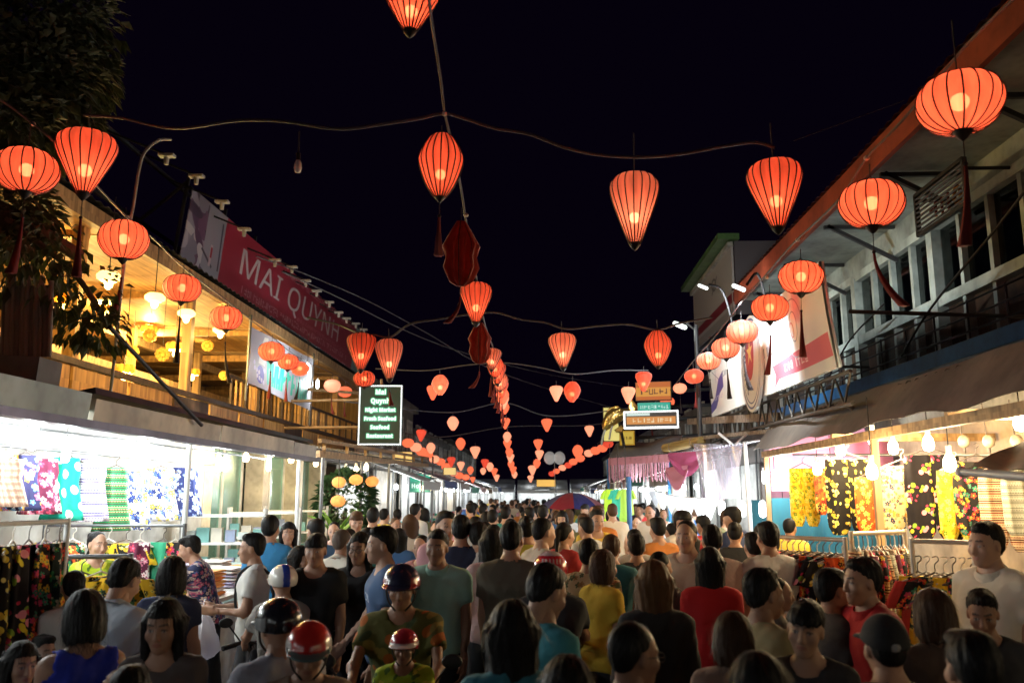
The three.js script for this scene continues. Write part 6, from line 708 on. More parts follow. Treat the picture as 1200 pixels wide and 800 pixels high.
  out.shoes = J.legs.map((l) => nets((x, y, z) => Math.max(smin(cone(x, y, z, l.heel, l.toe, 0.046, 0.04), cone(x, y, z, l.heel, l.an, 0.044, 0.046), 0.03), l.heel[1] - 0.045 - y), [l.an[0] - 0.1, -0.02 + (o.sit ? 0.28 : 0), l.an[2] - 0.12], [l.an[0] + 0.12, l.an[1] + 0.06, l.an[2] + 0.24], far ? 0.034 : 0.024));
  if (o.hair) { const [a, b] = HAIR_BOX[o.hair] ?? [[-0.12, -0.1, -0.17], [0.12, 0.16, 0.13]], H0 = HAIR[o.hair], hw = (x, y, z) => { const t = Math.atan2(x, z); return far ? 0 : 0.0016 * Math.sin(t * 19 + y * 14 + seed) + 0.0012 * Math.sin(t * 41 - y * 22 + seed * 2) + 0.0035 * noise3(x * 3.1 + seed, y * 2.3, z * 3.1) + 0.0015 * noise3(x * 7 + seed, y * 4, z * 7); }; const g = nets((x, y, z) => H0(x, y, z, hw(x, y, z)), a, b, o.headCell ?? 0.006), p = g.attributes.position, u = new Float32Array(p.count * 2); for (let i = 0; i < p.count; i++) { u[i * 2] = Math.atan2(p.getX(i), p.getZ(i)) / 6.283 * 2; u[i * 2 + 1] = p.getY(i) * 2; } g.setAttribute('uv', new THREE.BufferAttribute(u, 2)); if (!far) out.strands = place(strands(g, o.hair, seed)); out.hair = place(g); }
  out.place = place; out.J = J; return out;
}
// loose strands that follow the hair
function strands(g, kind, seed) {
  const r = rng(seed * 17 + 3), p = g.attributes.position, n = g.attributes.normal, pos = [], idx = [], lng = kind === 'long' || kind === 'bob', P = V(0, 0, 0), N = V(0, 0, 0), D = V(0, 0, 0);
  for (let i = 0; i < (lng ? 650 : 420); i++) {
    const k = r() * p.count | 0; P.fromBufferAttribute(p, k); N.fromBufferAttribute(n, k); if (P.y < 0.0 && !lng) continue;
    D.set(P.x, P.y - 0.14, P.z + 0.03); if (lng) D.set(P.x * 0.4, -0.12, P.z * 0.4); D.x += (r() - 0.5) * 0.07; D.z += (r() - 0.5) * 0.07; D.addScaledVector(N, -D.dot(N)).normalize();
    const L = (lng ? 0.05 + 0.07 * r() : 0.02 + 0.03 * r()), side = D.clone().cross(N).multiplyScalar(0.0011), lift = 0.001 + 0.004 * r(), o = pos.length / 3;
    for (let q = 0; q <= 3; q++) { const t = q / 3, c = P.clone().addScaledVector(D, L * t).addScaledVector(N, 0.0006 + lift * t - (lng ? 0.2 : 2.2) * (L * t) ** 2), w = 1 - t * 0.7; pos.push(c.x + side.x * w, c.y + side.y * w, c.z + side.z * w, c.x - side.x * w, c.y - side.y * w, c.z - side.z * w); if (q < 3) idx.push(o + q * 2, o + q * 2 + 1, o + q * 2 + 2, o + q * 2 + 1, o + q * 2 + 3, o + q * 2 + 2); }
  }
  const h = new THREE.BufferGeometry(); h.setAttribute('position', new THREE.Float32BufferAttribute(pos, 3)); h.setIndex(idx); h.computeVertexNormals(); return h;
}
const skinMat = M(0xffffff, { vertexColors: true, roughness: 0.55 }), hairMats = {};
const hairMat = (c) => M(c, { roughness: 0.64, specularIntensity: 0.45, bumpMap: T.strand, bumpScale: 0.0012 });
const BLACK = [0.006, 0.005, 0.005], BROWN = [0.06, 0.028, 0.014], TAN = [0.12, 0.055, 0.02];
// helmet in head space; paint(x, y, z) gives its colours
function helmetGeo(paint, cell = 0.008) { const g = nets((x, y, z) => { const o = ell(x, y, z, 0, 0.035, -0.012, 0.118, 0.118, 0.138), i = ell(x, y, z, 0, 0.03, -0.012, 0.1, 0.103, 0.12), rim = 0.0 + 0.02 * clamp(z / 0.1, -1, 1); let d = Math.max(o, -i, rim - y); const brim = Math.max(ell(x, y, z, 0, 0.035, 0.06, 0.112, 0.016, 0.13), -(z - 0.06), -ell(x, y, z, 0, 0.03, -0.012, 0.1, 0.103, 0.12)); return smin(d, brim, 0.012); }, [-0.135, -0.06, -0.17], [0.135, 0.17, 0.21], cell), p = g.attributes.position, c = new Float32Array(p.count * 3); for (let k = 0; k < p.count; k++) c.set(paint(p.getX(k), p.getY(k), p.getZ(k)), k * 3); g.setAttribute('color', new THREE.BufferAttribute(c, 3)); return g; }
const helmetMat = M(0xffffff, { vertexColors: true, roughness: 0.22, clearcoat: 0.6, clearcoatRoughness: 0.1 });
const HELMET = {
  whiteBlue: (x, y, z) => Math.abs(x) < 0.028 ? [0.02, 0.06, 0.4] : [0.72, 0.7, 0.64], black: (x, y, z) => y < 0.032 && z > 0.05 ? [0.1, 0.14, 0.14] : Math.abs(x) > 0.1 && y < 0.06 ? [0.3, 0.32, 0.33] : [0.014, 0.013, 0.02],
  red: (x, y, z) => y < 0.05 && z > 0.04 ? [0.08, 0.12, 0.12] : Math.abs(x) > 0.085 && y < 0.08 ? [0.55, 0.5, 0.48] : [0.42, 0.02, 0.014], navy: (x, y, z) => Math.abs(x) > 0.07 && y > 0.03 && y < 0.085 ? [0.28, 0.04, 0.04] : [0.02, 0.02, 0.045], redWhite: (x, y, z) => y > 0.035 && y < 0.06 ? [0.65, 0.6, 0.6] : [0.38, 0.025, 0.04], redText: (x, y, z) => (y > 0.07 && y < 0.1 && Math.sin(x * 260) > -0.2 && Math.abs(x) < 0.07 && z < 0) || (y > 0.12 && z < 0.02) ? [0.62, 0.5, 0.5] : [0.45, 0.015, 0.03],
};
let personSeed = 1;
function person(o) {
  if (o.z < 6.3 && !o.keep) o = { ...o, z: o.z * 1.17 };
  const p = atZ(o.x, o.y, o.z), seed = personSeed++, top = o.helmet ? 0.155 : 0.122;
  const nominal = (o.sit ? 0.80 : 0.92) + 0.648 * Math.cos(o.lean ?? 0.03) + top, raise = o.sit ? (o.seat ?? 0) : 0, s = o.scale ?? clamp((p.y - raise) / nominal, 0.55, 1.12);
  const t = thing('person', o.label, 'person', [p.x, 0, p.z], o.face, o.group ?? 'people in the crowd'); 
  const near = o.z < 4.4, b = bodyParts({ seed, cell: near ? 0.029 : 0.034, shirtCell: near ? 0.02 : 0.026, headCell: near ? 0.0074 : 0.01, ...o });
  const add = (n, g, m) => { const q = part(n, g, m, t); q.scale.setScalar(s); q.position.y = raise; return q; };
  add('body', b.body, skinMat); if (b.hair) { const hq = add('hair', b.hair, hairMat(o.hairC ?? BLACK)); part('loose_strands', b.strands, M(o.hairC ?? BLACK, { roughness: 0.5 }), hq).userData.kind = 'stuff'; } if (b.shirt) add(o.dress ? 'dress' : 'shirt', b.shirt, o.shirtM ?? fabric(o.shirt ?? [0.3, 0.3, 0.3]));
  add(o.shorts ? 'shorts' : 'trousers', b.trousers, fabric(o.pants ?? [0.02, 0.022, 0.03])); b.shoes.forEach((g) => add('shoe', g, M(o.shoe ?? [0.03, 0.028, 0.028])));
  if (o.helmet) { add('helmet', b.place(helmetGeo(HELMET[o.helmet])), helmetMat); const st = [-1, 1].map((q) => tube([V(q * 0.098, 0.02, 0.0), V(q * 0.078, -0.06, 0.03), V(q * 0.03, -0.115, 0.055)], 0.006, 10)); add('chin_strap', b.place(join(st)), capMat0); }
  if (o.cap) { const g = nets((x, y, z) => { const d = Math.max(ell(x, y, z, 0, 0.03, -0.014, 0.094, 0.112, 0.114), 0.03 - 0.06 * clamp(-z / 0.1, -0.4, 1) * 0.4 - y), br = Math.max(ell(x, y, z, 0, 0.04, 0.11, 0.085, 0.012, 0.09), 0.05 - z); return smin(d, br, 0.015); }, [-0.12, -0.05, -0.15], [0.12, 0.16, 0.22], 0.008); add('cap', b.place(g), fabric([0.014, 0.014, 0.016])); if (o.capPatch) add('cap_opening', b.place(ball(0.1, 0, 0.022, -0.066, 0.4, 0.3, 0.7, 14)), fabric([0.32, 0.31, 0.3])); }
  if (o.collar) { const c = b.J.at(0, 0.515, -0.002), g = lathe([[0.06, 0.03], [0.064, 0.034], [0.07, 0.028], [0.088, -0.012], [0.086, -0.016], [0.066, 0.012], [0.06, 0.03]], 28); g.scale(1, 1, 0.95).scale(1.1, 0.9, 1.12).rotateX(0.42 + (o.lean ?? 0.03)).translate(c.x, c.y - 0.008, c.z + 0.006); add('collar', g, o.shirtM ?? fabric(o.shirt)); }
  if (o.glasses) { const fr = []; for (const q of [-1, 1]) fr.push(new THREE.TorusGeometry(0.021, 0.0022, 6, 18).scale(1.1, 0.82, 1).translate(q * 0.031, 0.004, 0.101), bar(V(q * 0.053, 0.008, 0.098), V(q * 0.083, 0.006, -0.01), 0.002, 5)); fr.push(bar(V(-0.009, 0.008, 0.104), V(0.009, 0.008, 0.104), 0.002, 5)); add('glasses', b.place(join(fr)), M([0.02, 0.018, 0.018], { roughness: 0.3 })); }
  if (o.strap) { const J = b.J, P = (a, bb, c) => J.at(a, bb, c), k = o.strap; add('bag_strap', new THREE.TubeGeometry(new THREE.CatmullRomCurve3([P(-k * 0.1, 0.52, 0), P(-k * 0.06, 0.44, -0.135), P(k * 0.02, 0.3, -0.15), P(k * 0.12, 0.14, -0.125), P(k * 0.19, 0.04, -0.03), P(k * 0.13, 0.12, 0.12), P(k * 0.0, 0.32, 0.14), P(-k * 0.09, 0.48, 0.09)], true), 60, 0.012, 6), fabric([0.02, 0.02, 0.022])); }
  return { t, b, s, raise };
}
// ---------------------------------------------------------------- scooters
const scooterBody = (() => { const sh = new THREE.Shape(); sh.moveTo(-0.78, 0.42); sh.quadraticCurveTo(-0.86, 0.58, -0.62, 0.62); sh.lineTo(-0.3, 0.62); sh.quadraticCurveTo(0.0, 0.6, 0.06, 0.5); sh.lineTo(0.1, 0.36); sh.lineTo(0.36, 0.34); sh.quadraticCurveTo(0.46, 0.4, 0.44, 0.62); sh.lineTo(0.4, 0.9); sh.lineTo(0.47, 0.92); sh.quadraticCurveTo(0.58, 0.6, 0.54, 0.36); sh.quadraticCurveTo(0.46, 0.24, 0.3, 0.24); sh.lineTo(-0.2, 0.24); sh.quadraticCurveTo(-0.36, 0.26, -0.42, 0.38); sh.lineTo(-0.78, 0.42); return new THREE.ExtrudeGeometry(sh, { depth: 0.22, bevelEnabled: true, bevelSize: 0.04, bevelThickness: 0.04, bevelSegments: 3, curveSegments: 8 }).translate(0, 0, -0.11).rotateY(-PI / 2); })();
function scooter(p, turn, s, color, label) {
  const t = thing('scooter', label, 'scooter', [p.x, 0, p.z], turn, 'scooters in the crowd'); t.scale.setScalar(s);
  const paint = M(color, { roughness: 0.25, clearcoat: 0.7 }), black = M([0.02, 0.02, 0.022], { roughness: 0.6 }), chrome = metal(0xb8bcc0, { roughness: 0.2 });
  part('body', scooterBody, paint, t);
  part('seat', new THREE.CapsuleGeometry(0.12, 0.5, 5, 14).rotateX(PI / 2).scale(1.05, 0.45, 1).translate(0, 0.655, -0.3), black, t);
  for (const z of [-0.58, 0.64]) { const w = part('wheel', new THREE.TorusGeometry(0.19, 0.05, 10, 28).rotateY(PI / 2).translate(0, 0.24, z), black, t); part('rim', [new THREE.CylinderGeometry(0.05, 0.05, 0.09, 14).rotateZ(PI / 2).translate(0, 0.24, z), new THREE.TorusGeometry(0.15, 0.015, 6, 24).rotateY(PI / 2).translate(0, 0.24, z), ...[0, 1, 2, 3, 4].map((k) => bar(V(0, 0.24, z), V(0, 0.24 + 0.15 * Math.cos(k * 1.257), z + 0.15 * Math.sin(k * 1.257)), 0.012))], chrome, w); }
  part('front_mudguard', new THREE.TorusGeometry(0.265, 0.03, 6, 16, 2.0).rotateY(PI / 2).rotateX(0.4).scale(1.8, 1, 1).translate(0, 0.24, 0.64), paint, t);
  part('fork', [bar(V(0.08, 0.24, 0.64), V(0.05, 0.88, 0.46), 0.02), bar(V(-0.08, 0.24, 0.64), V(-0.05, 0.88, 0.46), 0.02)], chrome, t);
  const h = part('handlebar', tube([V(-0.33, 0.95, 0.4), V(-0.18, 0.97, 0.45), V(0, 0.93, 0.47), V(0.18, 0.97, 0.45), V(0.33, 0.95, 0.4)], 0.016, 20, 8), black, t);
  for (const q of [-1, 1]) { part('grip', bar(V(q * 0.24, 0.965, 0.43), V(q * 0.35, 0.945, 0.395), 0.02, 8), black, h); part('mirror', [bar(V(q * 0.2, 0.97, 0.45), V(q * 0.3, 1.1, 0.43), 0.007), ball(0.055, q * 0.33, 1.13, 0.42, 1, 0.7, 0.3)], black, h); }
  part('headlight', ball(0.075, 0, 0.9, 0.53, 1.2, 0.85, 0.6), M([0.5, 0.5, 0.48], { roughness: 0.1 }), t); part('tail_light', ball(0.05, 0, 0.55, -0.8, 1.3, 0.7, 0.6), M([0.4, 0.02, 0.02], { roughness: 0.2 }), t);
  part('exhaust', bar(V(-0.16, 0.25, -0.2), V(-0.17, 0.3, -0.8), 0.04, 10), chrome, t); part('stand', bar(V(0.1, 0.26, -0.1), V(0.22, 0.0, -0.15), 0.012), black, t);
}
// ---------------------------------------------------------------- people one can tell apart
const S1 = [0.4, 0.22, 0.145], S2 = [0.33, 0.17, 0.105], S3 = [0.48, 0.28, 0.19];
const prints = { cream: print('#d8c6a0', ['#8a6a4a', '#5a6a4a', '#b08a5a'], 'flower', 301, 3), navyDots: print('#23284a', ['#b0506a', '#c8b0a0', '#4a5a8a'], 'flower', 302, 4), olive: print('#5a5a2a', ['#a85a1a', '#3a4a2a', '#8a7a3a'], 'spot', 303, 2), blackStar: M(0xffffff, { roughness: 0.9, map: canvasTex(256, 256, (x, w) => { x.fillStyle = '#0d0d10'; x.fillRect(0, 0, w, w); const r = rng(9); x.fillStyle = '#d8d8d0'; for (let i = 0; i < 16; i++) { x.beginPath(); x.arc(60 + r() * 120, 40 + r() * 60, 2 + r() * 5, 0, 7); x.fill(); } }, 1.6) }), denim: M(0xffffff, { roughness: 0.9, map: canvasTex(256, 256, (x, w) => { x.fillStyle = '#4b658b'; x.fillRect(0, 0, w, w); x.strokeStyle = '#c3ccd8'; glyphs(x, 2, 186, 44, 13, 77); glyphs(x, 232, 186, 22, 13, 78); }, 1) }), lime: print('#9ab01a', ['#4a6a1a', '#d8d04a'], 'spot', 304, 3) };
const A0 = 0, AW = PI;   // facing the camera, facing away
const crowd = [
  { x: 103, y: 694, z: 3.1, f: 1, hair: 'bob', face: AW + 0.75, hp: 0.2, shirt: [0.02, 0.035, 0.4], sleeve: 0, neckR: 0.11, shirtCell: 0.012, skin: S1, label: 'woman with a black bob in a royal blue sleeveless top' },
  { x: 196, y: 702, z: 3.1, f: 1, hair: 'long', face: 0.12, skin: S1, shirt: [0.1, 0.08, 0.08], arms: ['phone', 'down'], hp: 0.12, label: 'woman with long black hair and parted fringe looking ahead, hand near her chin' },
  { x: 122, y: 657, z: 3.75, hair: 'short', face: AW - 0.25, hp: 0.45, lean: 0.22, skin: S1, shirt: [0.42, 0.46, 0.52], collar: 1, label: 'man in a pale grey shirt bending his head beside the blue top woman' },
  { x: 88, y: 668, z: 4.4, f: 1, hair: 'tail', face: AW + 0.6, shirt: [0.65, 0.63, 0.6], label: 'woman in white with a ponytail behind the pale grey shirt man' },
  { x: 201, y: 653, z: 4.4, f: 1, hair: 'bob', face: AW + 0.1, shirt: [0.02, 0.03, 0.08], sleeve: 0.4, label: 'woman in a short sleeved navy top seen from behind at the folded clothes' },
  { x: 48, y: 744, z: 3.9, hair: 'short', face: 1.1, shirt: [0.6, 0.58, 0.55], label: 'child in white by the rack of dark flowered garments' },
  { x: 112, y: 622, z: 7.2, f: 1, hair: 'bun', face: 1.0, shirtM: prints.lime, skin: S3, label: 'stall seller in a lime printed top with her hair tied up' },
  { x: 251, y: 627, z: 7.6, hair: 'short', face: -1.3, lean: 0.3, hp: 0.3, shirtM: prints.navyDots, arms: ['fwd', 'reach'], label: 'man in a navy flowered shirt leaning over the white table' },
  { x: 302, y: 625, z: 5.7, hair: 'short', face: -1.35, skin: S1, shirt: [0.62, 0.62, 0.6], arms: ['hold', 'bent'], strap: -1, pants: [0.05, 0.05, 0.06], label: 'man in a white shirt with a dark strap holding a plastic bag' },
  { x: 316, y: 604, z: 7.8, hair: 'short', face: AW, shirt: [0.03, 0.2, 0.42], label: 'man in a bright blue shirt with his back turned near the dress stall' },
  { x: 349, y: 640, z: 6.6, f: 1, hair: 'long', face: 1.2, shirt: [0.08, 0.07, 0.09], label: 'woman with long dark hair behind the white and blue helmet' },
  { x: 338, y: 612, z: 9, f: 1, hair: 'long', face: 0.3, shirt: [0.5, 0.45, 0.45], label: 'pale faced woman near the teal windows looking ahead' },
  { x: 332, y: 659, z: 5.1, sit: 1, helmet: 'whiteBlue', face: AW + 0.5, shirt: [0.3, 0.28, 0.26], arms: ['steer', 'steer'], label: 'scooter rider in a white helmet with a blue stripe', bike: [[0.05, 0.05, 0.06], 'black scooter under the rider in the white and blue helmet'] },
  { x: 327, y: 697, z: 3.3, sit: 1, helmet: 'black', face: AW + 0.7, shirt: [0.32, 0.32, 0.38], sleeve: 1.95, arms: ['steer', 'steer'], hp: 0.1, label: 'scooter rider in a shiny black helmet with a grey rim', bike: [[0.2, 0.02, 0.02], 'dark red scooter under the rider in the black helmet'] },
  { x: 363, y: 725, z: 3.15, sit: 1, helmet: 'red', face: 0.25, hp: 0.25, skin: S2, shirt: [0.25, 0.17, 0.12], arms: ['steer', 'steer'], label: 'scooter rider in a red helmet with a grey peak, head lowered', bike: [[0.06, 0.07, 0.09], 'grey scooter under the rider in the red helmet'] },
  { x: 372, y: 625, z: 5.2, hair: 'fringe', face: 0.05, skin: S2, shirtM: prints.blackStar, label: 'young man with a fringe in a black tee with white dots' },
  { x: 398, y: 620, z: 6.2, hair: 'crop', hairC: [0.1, 0.07, 0.055], face: AW - 0.6, skin: S1, shirt: [0.6, 0.57, 0.5], collar: 1, label: 'close cropped man in a cream collared shirt turned away' },
  { x: 424, y: 624, z: 5.4, f: 1, hair: 'long', glasses: 1, face: -0.15, skin: S1, shirt: [0.02, 0.02, 0.022], label: 'woman in glasses and a black tee looking ahead' },
  { x: 455, y: 617, z: 4.9, hair: 'short', face: -1.25, skin: S3, shirtM: prints.denim, arms: ['fwd', 'down'], label: 'tall young man in a denim blue tee seen from the side' },
  { x: 471, y: 658, z: 4.15, sit: 1, helmet: 'navy', face: 0.02, hp: 0.12, skin: S2, shirtM: prints.olive, wide: 1.1, arms: ['steer', 'steer'], label: 'broad scooter rider in a navy helmet and olive orange shirt', bike: [[0.03, 0.03, 0.05], 'dark scooter carrying the olive shirted man and the child'] },
  { x: 474, y: 727, z: 3.75, sit: 1, scale: 0.66, seat: 0.2, helmet: 'redWhite', face: 0.0, skin: S2, shirtM: prints.lime, arms: ['bent', 'bent'], label: 'small child in a red and white helmet and lime shirt before the rider' },
  { x: 514, y: 621, z: 5.1, hair: 'short', face: -0.12, skin: S2, shirt: [0.3, 0.52, 0.46], collar: 1, belly: 0.05, wide: 1.08, arms: ['down', 'down'], label: 'man in a mint green polo shirt walking towards the viewer' },
  { x: 540, y: 604, z: 6.0, hair: 'short', face: AW, shirt: [0.012, 0.018, 0.05], wide: 1.08, label: 'man in a dark navy tee with his back turned behind the mint polo man' },
  { x: 560, y: 612, z: 7.0, hair: 'short', face: AW - 0.2, shirt: [0.6, 0.58, 0.54], label: 'person in a white tee behind the navy tee man' },
  { x: 598, y: 612, z: 5.0, hair: 'short', face: AW - 0.25, skin: S1, shirt: [0.1, 0.085, 0.06], label: 'slim young man in an olive brown tee walking away' },
  { x: 577, y: 620, z: 5.6, f: 1, hair: 'long', face: AW + 0.3, shirt: [0.5, 0.33, 0.34], sleeve: 1.8, label: 'woman with long dark hair in a dusty pink top walking away' },
  { x: 617, y: 604, z: 7.4, f: 1, hair: 'bun', face: AW, shirt: [0.6, 0.55, 0.08], label: 'person in a lemon yellow top ahead of the olive tee man' },
  { x: 632, y: 606, z: 6.0, hair: 'crop', face: AW - 1.0, skin: S3, shirt: [0.55, 0.5, 0.42], label: 'man with cropped hair in a cream tee turned to the shops' },
  { x: 645, y: 643, z: 4.7, sit: 1, helmet: 'redText', face: AW, shirt: [0.03, 0.03, 0.035], arms: ['steer', 'steer'], label: 'rider in a red helmet with white marks seen from behind', bike: [[0.04, 0.04, 0.05], 'black scooter under the rider in the marked red helmet'] },
  { x: 632, y: 664, z: 3.2, hair: 'short', face: AW - 0.9, hp: 0.4, skin: S1, shirt: [0.05, 0.26, 0.32], label: 'man in a teal tee with bowed head beside the long haired woman' },
  { x: 601, y: 706, z: 2.55, f: 1, hair: 'long', face: AW + 0.1, shirt: [0.04, 0.2, 0.26], label: 'woman with very long black hair covering a blue top' },
  { x: 689, y: 632, z: 5.2, hair: 'short', face: AW - 0.3, shirtM: prints.cream, strap: 1, wide: 1.08, label: 'man in a cream flowered shirt with a black shoulder strap' },
  { x: 703, y: 645, z: 5.0, f: 1, hair: 'bob', hairC: BROWN, face: AW - 0.9, skin: S3, shirt: [0.62, 0.42, 0.04], label: 'person with brown bobbed hair in a yellow tee' },
  { x: 716, y: 627, z: 5.9, hair: 'short', hairC: BROWN, face: AW - 0.1, shirt: [0.015, 0.1, 0.12], label: 'person in a dark teal tee behind the yellow tee' },
  { x: 746, y: 626, z: 6.1, hair: 'short', face: AW, shirt: [0.05, 0.05, 0.055], label: 'man with thick dark hair in a charcoal tee by the blue pole' },
  { x: 770, y: 646, z: 5.2, hair: 'crop', face: AW - 0.8, shirt: [0.06, 0.05, 0.05], label: 'short haired man in dark clothes beside the brown haired woman' },
  { x: 767, y: 658, z: 3.7, f: 1, hair: 'long', hairC: TAN, face: AW + 0.05, shirt: [0.03, 0.028, 0.03], sleeve: 1.9, label: 'woman with long tawny hair in a dark jacket' },
  { x: 731, y: 729, z: 2.45, hair: 'crop', glasses: 1, face: AW - 1.05, hp: 0.1, skin: S2, shirt: [0.03, 0.03, 0.035], label: 'man in glasses with combed back hair turned to the trousers stall' },
  { x: 832, y: 642, z: 4.7, f: 1, hair: 'long', face: AW - 0.05, skin: S3, shirt: [0.5, 0.012, 0.015], dress: 1, sleeve: 0.45, label: 'woman in a bright red dress with straight dark hair' },
  { x: 806, y: 609, z: 5.6, hair: 'crop', face: -0.5, skin: S3, shirt: [0.5, 0.4, 0.3], arms: ['hip', 'down'], label: 'man in a tan shirt standing with a hand on his hip' },
  { x: 835, y: 616, z: 6.6, hair: 'short', face: AW, skin: S3, shirt: [0.55, 0.42, 0.38], label: 'man in a peach tee behind the red dress woman' },
  { x: 884, y: 624, z: 5.9, hair: 'short', face: AW, shirt: [0.72, 0.66, 0.6], wide: 1.1, label: 'person in a bright cream white tee by the garment rack' },
  { x: 902, y: 612, z: 6.6, hair: 'short', face: AW + 0.2, shirt: [0.7, 0.7, 0.7], label: 'person in a white tee touching the stall front rack' },
  { x: 886, y: 667, z: 3.4, hair: 'short', face: AW - 1.15, skin: S2, shirt: [0.3, 0.24, 0.12], label: 'man in a khaki shirt in profile before the garment rack' },
  { x: 858, y: 719, z: 3.05, f: 1, hair: 'bob', hairC: BROWN, face: AW - 0.3, shirt: [0.3, 0.2, 0.16], label: 'woman with a short brown bob below the khaki shirt man' },
  { x: 888, y: 768, z: 2.15, f: 1, hair: 'bob', face: AW - 0.1, shirt: [0.05, 0.04, 0.05], label: 'person with smooth dark hair in front of the brown bob woman' },
  { x: 944, y: 703, z: 3.0, f: 1, hair: 'fringe', face: -0.45, hr: -0.1, skin: S3, shirt: [0.03, 0.028, 0.03], label: 'woman with a dark fringe turning her face back towards the viewer' },
  { x: 967, y: 667, z: 3.9, hair: 'short', face: AW - 1.3, skin: S2, shirt: [0.05, 0.04, 0.04], label: 'man in dark clothes in profile near the garment rack' },
  { x: 1017, y: 654, z: 3.75, hair: 'short', face: -1.35, skin: S1, shirt: [0.4, 0.012, 0.015], collar: 1, label: 'man in a red collared shirt in profile before the middle rack' },
  { x: 1040, y: 724, z: 2.6, hair: 'crop', cap: 1, capPatch: 1, face: AW, shirt: [0.03, 0.03, 0.03], label: 'man in a black cap with an opening at the back' },
  { x: 1096, y: 692, z: 3.2, f: 1, hair: 'bob', hairC: BROWN, face: AW, shirt: [0.07, 0.04, 0.03], label: 'woman with reddish brown hair before the white shirted seller' },
  { x: 1150, y: 691, z: 3.6, hair: 'short', face: -0.5, hp: 0.3, skin: S2, shirt: [0.04, 0.04, 0.045], label: 'man looking down below the white shirted seller' },
  { x: 1143, y: 742, z: 2.2, hair: 'short', face: AW, shirt: [0.02, 0.02, 0.022], wide: 1.15, label: 'large dark haired man in black below the looking down man' },
  { x: 1160, y: 612, z: 4.95, keep: 1, hair: 'short', face: -1.15, skin: S3, shirt: [0.66, 0.6, 0.5], collar: 1, wide: 1.1, belly: 0.05, label: 'stall seller in a white collared shirt by the tan stacks' },
  { x: 1000, y: 664, z: 4.4, f: 1, hair: 'bob', face: AW - 0.6, shirt: [0.03, 0.03, 0.05], label: 'dark haired person behind the red shirt man' },
  { x: 905, y: 676, z: 4.6, hair: 'crop', face: 1.4, skin: S2, shirt: [0.1, 0.08, 0.07], label: 'man in brown beside the khaki shirt man' },
  { x: 520, y: 765, z: 2.5, hair: 'short', face: AW, shirt: [0.12, 0.02, 0.02], skip: 1 }, { x: 24, y: 752, z: 3.2, f: 1, hair: 'long', face: 0.9, shirt: [0.05, 0.04, 0.05], label: 'woman with long dark hair at the edge of the white rack' },
  { x: 150, y: 783, z: 2.4, hair: 'short', face: AW, shirt: [0.04, 0.04, 0.05], label: 'dark haired person below the blue top woman' },
  { x: 665, y: 772, z: 2.2, f: 1, hair: 'bob', face: AW, shirt: [0.03, 0.03, 0.04], label: 'dark haired woman between the long haired woman and the man in glasses' },
].filter((o) => !o.skip);
const spots = [];
for (const o of crowd) {
  const r = person(o), P = r.t.position; spots.push([P.x, P.z, 0.36]);
  if (o.bike) scooter(P, o.face, r.s, ...o.bike);
  if (o.label.includes('plastic bag')) { const w = r.b.J.arms[0].wr, d = r.b.J.arms[0].d2, c = r.t.localToWorld(V(w[0] + d.x * 0.08, w[1] + d.y * 0.08, w[2] + d.z * 0.08).multiplyScalar(r.s)), bag = thing('plastic_bag', 'crumpled white plastic bag hanging from the hand of the white shirt man', 'bag', [c.x, c.y, c.z], o.face), rings = []; [[0, 0.02], [0.05, 0.03], [0.12, 0.07], [0.2, 0.11], [0.3, 0.12], [0.36, 0.08]].forEach(([y, q], k) => { const ring = []; for (let i = 0; i < 18; i++) { const a = i / 18 * 2 * PI, kk = q * (1 + 0.2 * Math.sin(a * 4 + k * 2) + 0.12 * Math.sin(a * 7 + k)); ring.push([Math.cos(a) * kk, -y, Math.sin(a) * kk]); } rings.push(ring); }); part('film', loft(rings), M([0.75, 0.72, 0.78], { transmission: 0.45, roughness: 0.5, thickness: 0 }), bag); part('handles', tube([V(-0.02, -0.02, 0), V(-0.03, 0.04, 0), V(0, 0.06, 0), V(0.03, 0.04, 0), V(0.02, -0.02, 0)], 0.006, 12), M([0.75, 0.72, 0.78]), bag); }
}
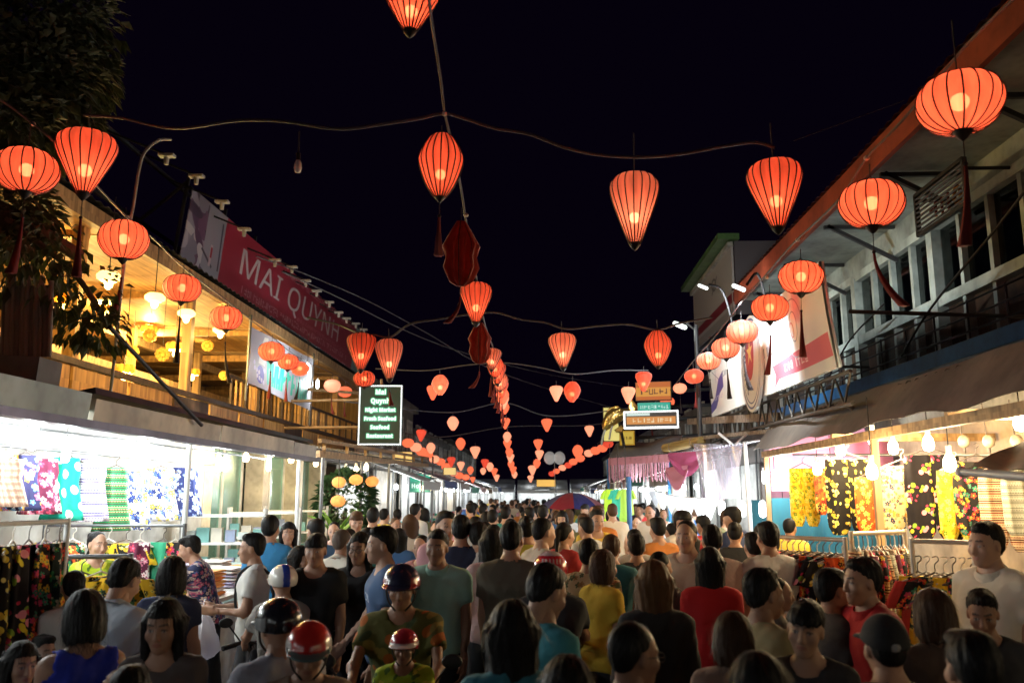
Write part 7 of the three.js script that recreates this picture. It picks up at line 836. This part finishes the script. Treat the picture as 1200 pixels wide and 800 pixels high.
// ---------------------------------------------------------------- the farther crowd: a few builds, many people
{
  const kinds = [['short', 0, { arms: ['down', 'fwd'] }], ['long', 1, { arms: ['down', 'bent'] }], ['crop', 0, { arms: ['hold', 'down'] }], ['bob', 1, { arms: ['down', 'down'] }], ['fringe', 0, { arms: ['phone', 'down'] }], ['tail', 1, { arms: ['hold', 'hold'] }], ['bun', 1, { arms: ['down', 'fwd'], stride: 0.2 }], ['short', 0, { arms: ['back', 'fwd'], stride: 0.22 }]], build = (cell, shirtCell, headCell) => kinds.map(([hair, f, o], i) => ({ hair, f, b: bodyParts({ hair, f, far: 1, cell, shirtCell, headCell, seed: i + 70, sleeve: i % 3 === 1 ? 0.45 : 0.65, hp: 0.08, skin: [S1, S3, S2, S3][i % 4], ...o }) })), protos = build(0.038, 0.032, 0.015), farProtos = build(0.05, 0.045, 0.023);
  const cloth = [['white', [0.62, 0.6, 0.57]], ['black', [0.018, 0.018, 0.02]], ['navy', [0.02, 0.03, 0.08]], ['grey', [0.25, 0.25, 0.26]], ['red', [0.38, 0.025, 0.025]], ['yellow', [0.6, 0.42, 0.05]], ['blue', [0.05, 0.14, 0.34]], ['pink', [0.55, 0.28, 0.3]], ['olive', [0.13, 0.13, 0.06]], ['teal', [0.03, 0.2, 0.2]], ['cream', [0.6, 0.5, 0.36]], ['orange', [0.5, 0.18, 0.04]]];
  const hairName = { short: 'short black hair', long: 'long loose hair', crop: 'cropped hair', bob: 'bobbed hair', fringe: 'a dark fringe', tail: 'a ponytail', bun: 'a hair bun' };
  const r = rng(2024); let made = 0, tries = 0;
  while (made < 200 && tries++ < 20000) {
    const z = 7.2 + Math.pow(r(), 1.25) * 42, half = Math.min(2.7, 1.5 + z * 0.13), x = (r() * 2 - 1) * half + 0.1 + (z > 9 ? 0.1 : 0);
    if (spots.some(([a, b, d]) => Math.hypot(a - x, b + z) < (z < 14 ? 0.46 : z < 25 ? 0.56 : 0.72))) continue;
    const px = 632 + x / z * F; if (z < 9 && (px > 900 || px < 230)) continue;
    spots.push([x, -z, 0.4]); const k = r() * protos.length | 0, q = (z < 15 ? protos : farProtos)[k], ci = r() * cloth.length | 0, [cn, cc] = cloth[ci], away = r() < 0.58, back = away ? 'walking away' : 'coming nearer', where = z < 12 ? 'in the thick of the crowd' : z < 24 ? 'farther down the street' : 'among the far stalls';
    const t = thing('person', `person in ${cn} with ${hairName[q.hair]}, ${back} ${where}`, 'person', [x, 0, -z], (away ? PI : 0) + (r() - 0.5) * 1.5, 'people farther down the street'), s = (q.f ? 0.9 : 0.96) + 0.09 * r();
    const add = (n, g, m) => { const o = part(n, g, m, t); o.scale.setScalar(s); };
    add('body', q.b.body, skinMat); add('hair', q.b.hair, hairMat(r() < 0.25 ? BROWN : BLACK)); add('shirt', q.b.shirt, fabric(cc)); add('trousers', q.b.trousers, fabric([[0.02, 0.022, 0.03], [0.05, 0.06, 0.1], [0.2, 0.17, 0.13]][r() * 3 | 0])); q.b.shoes.forEach((g) => add('shoe', g, M([0.03, 0.028, 0.028])));
    made++;
  }
  // scooter lamps and shoppers stay out; the road ends in the far stalls
}
renderer.render(scene, camera);
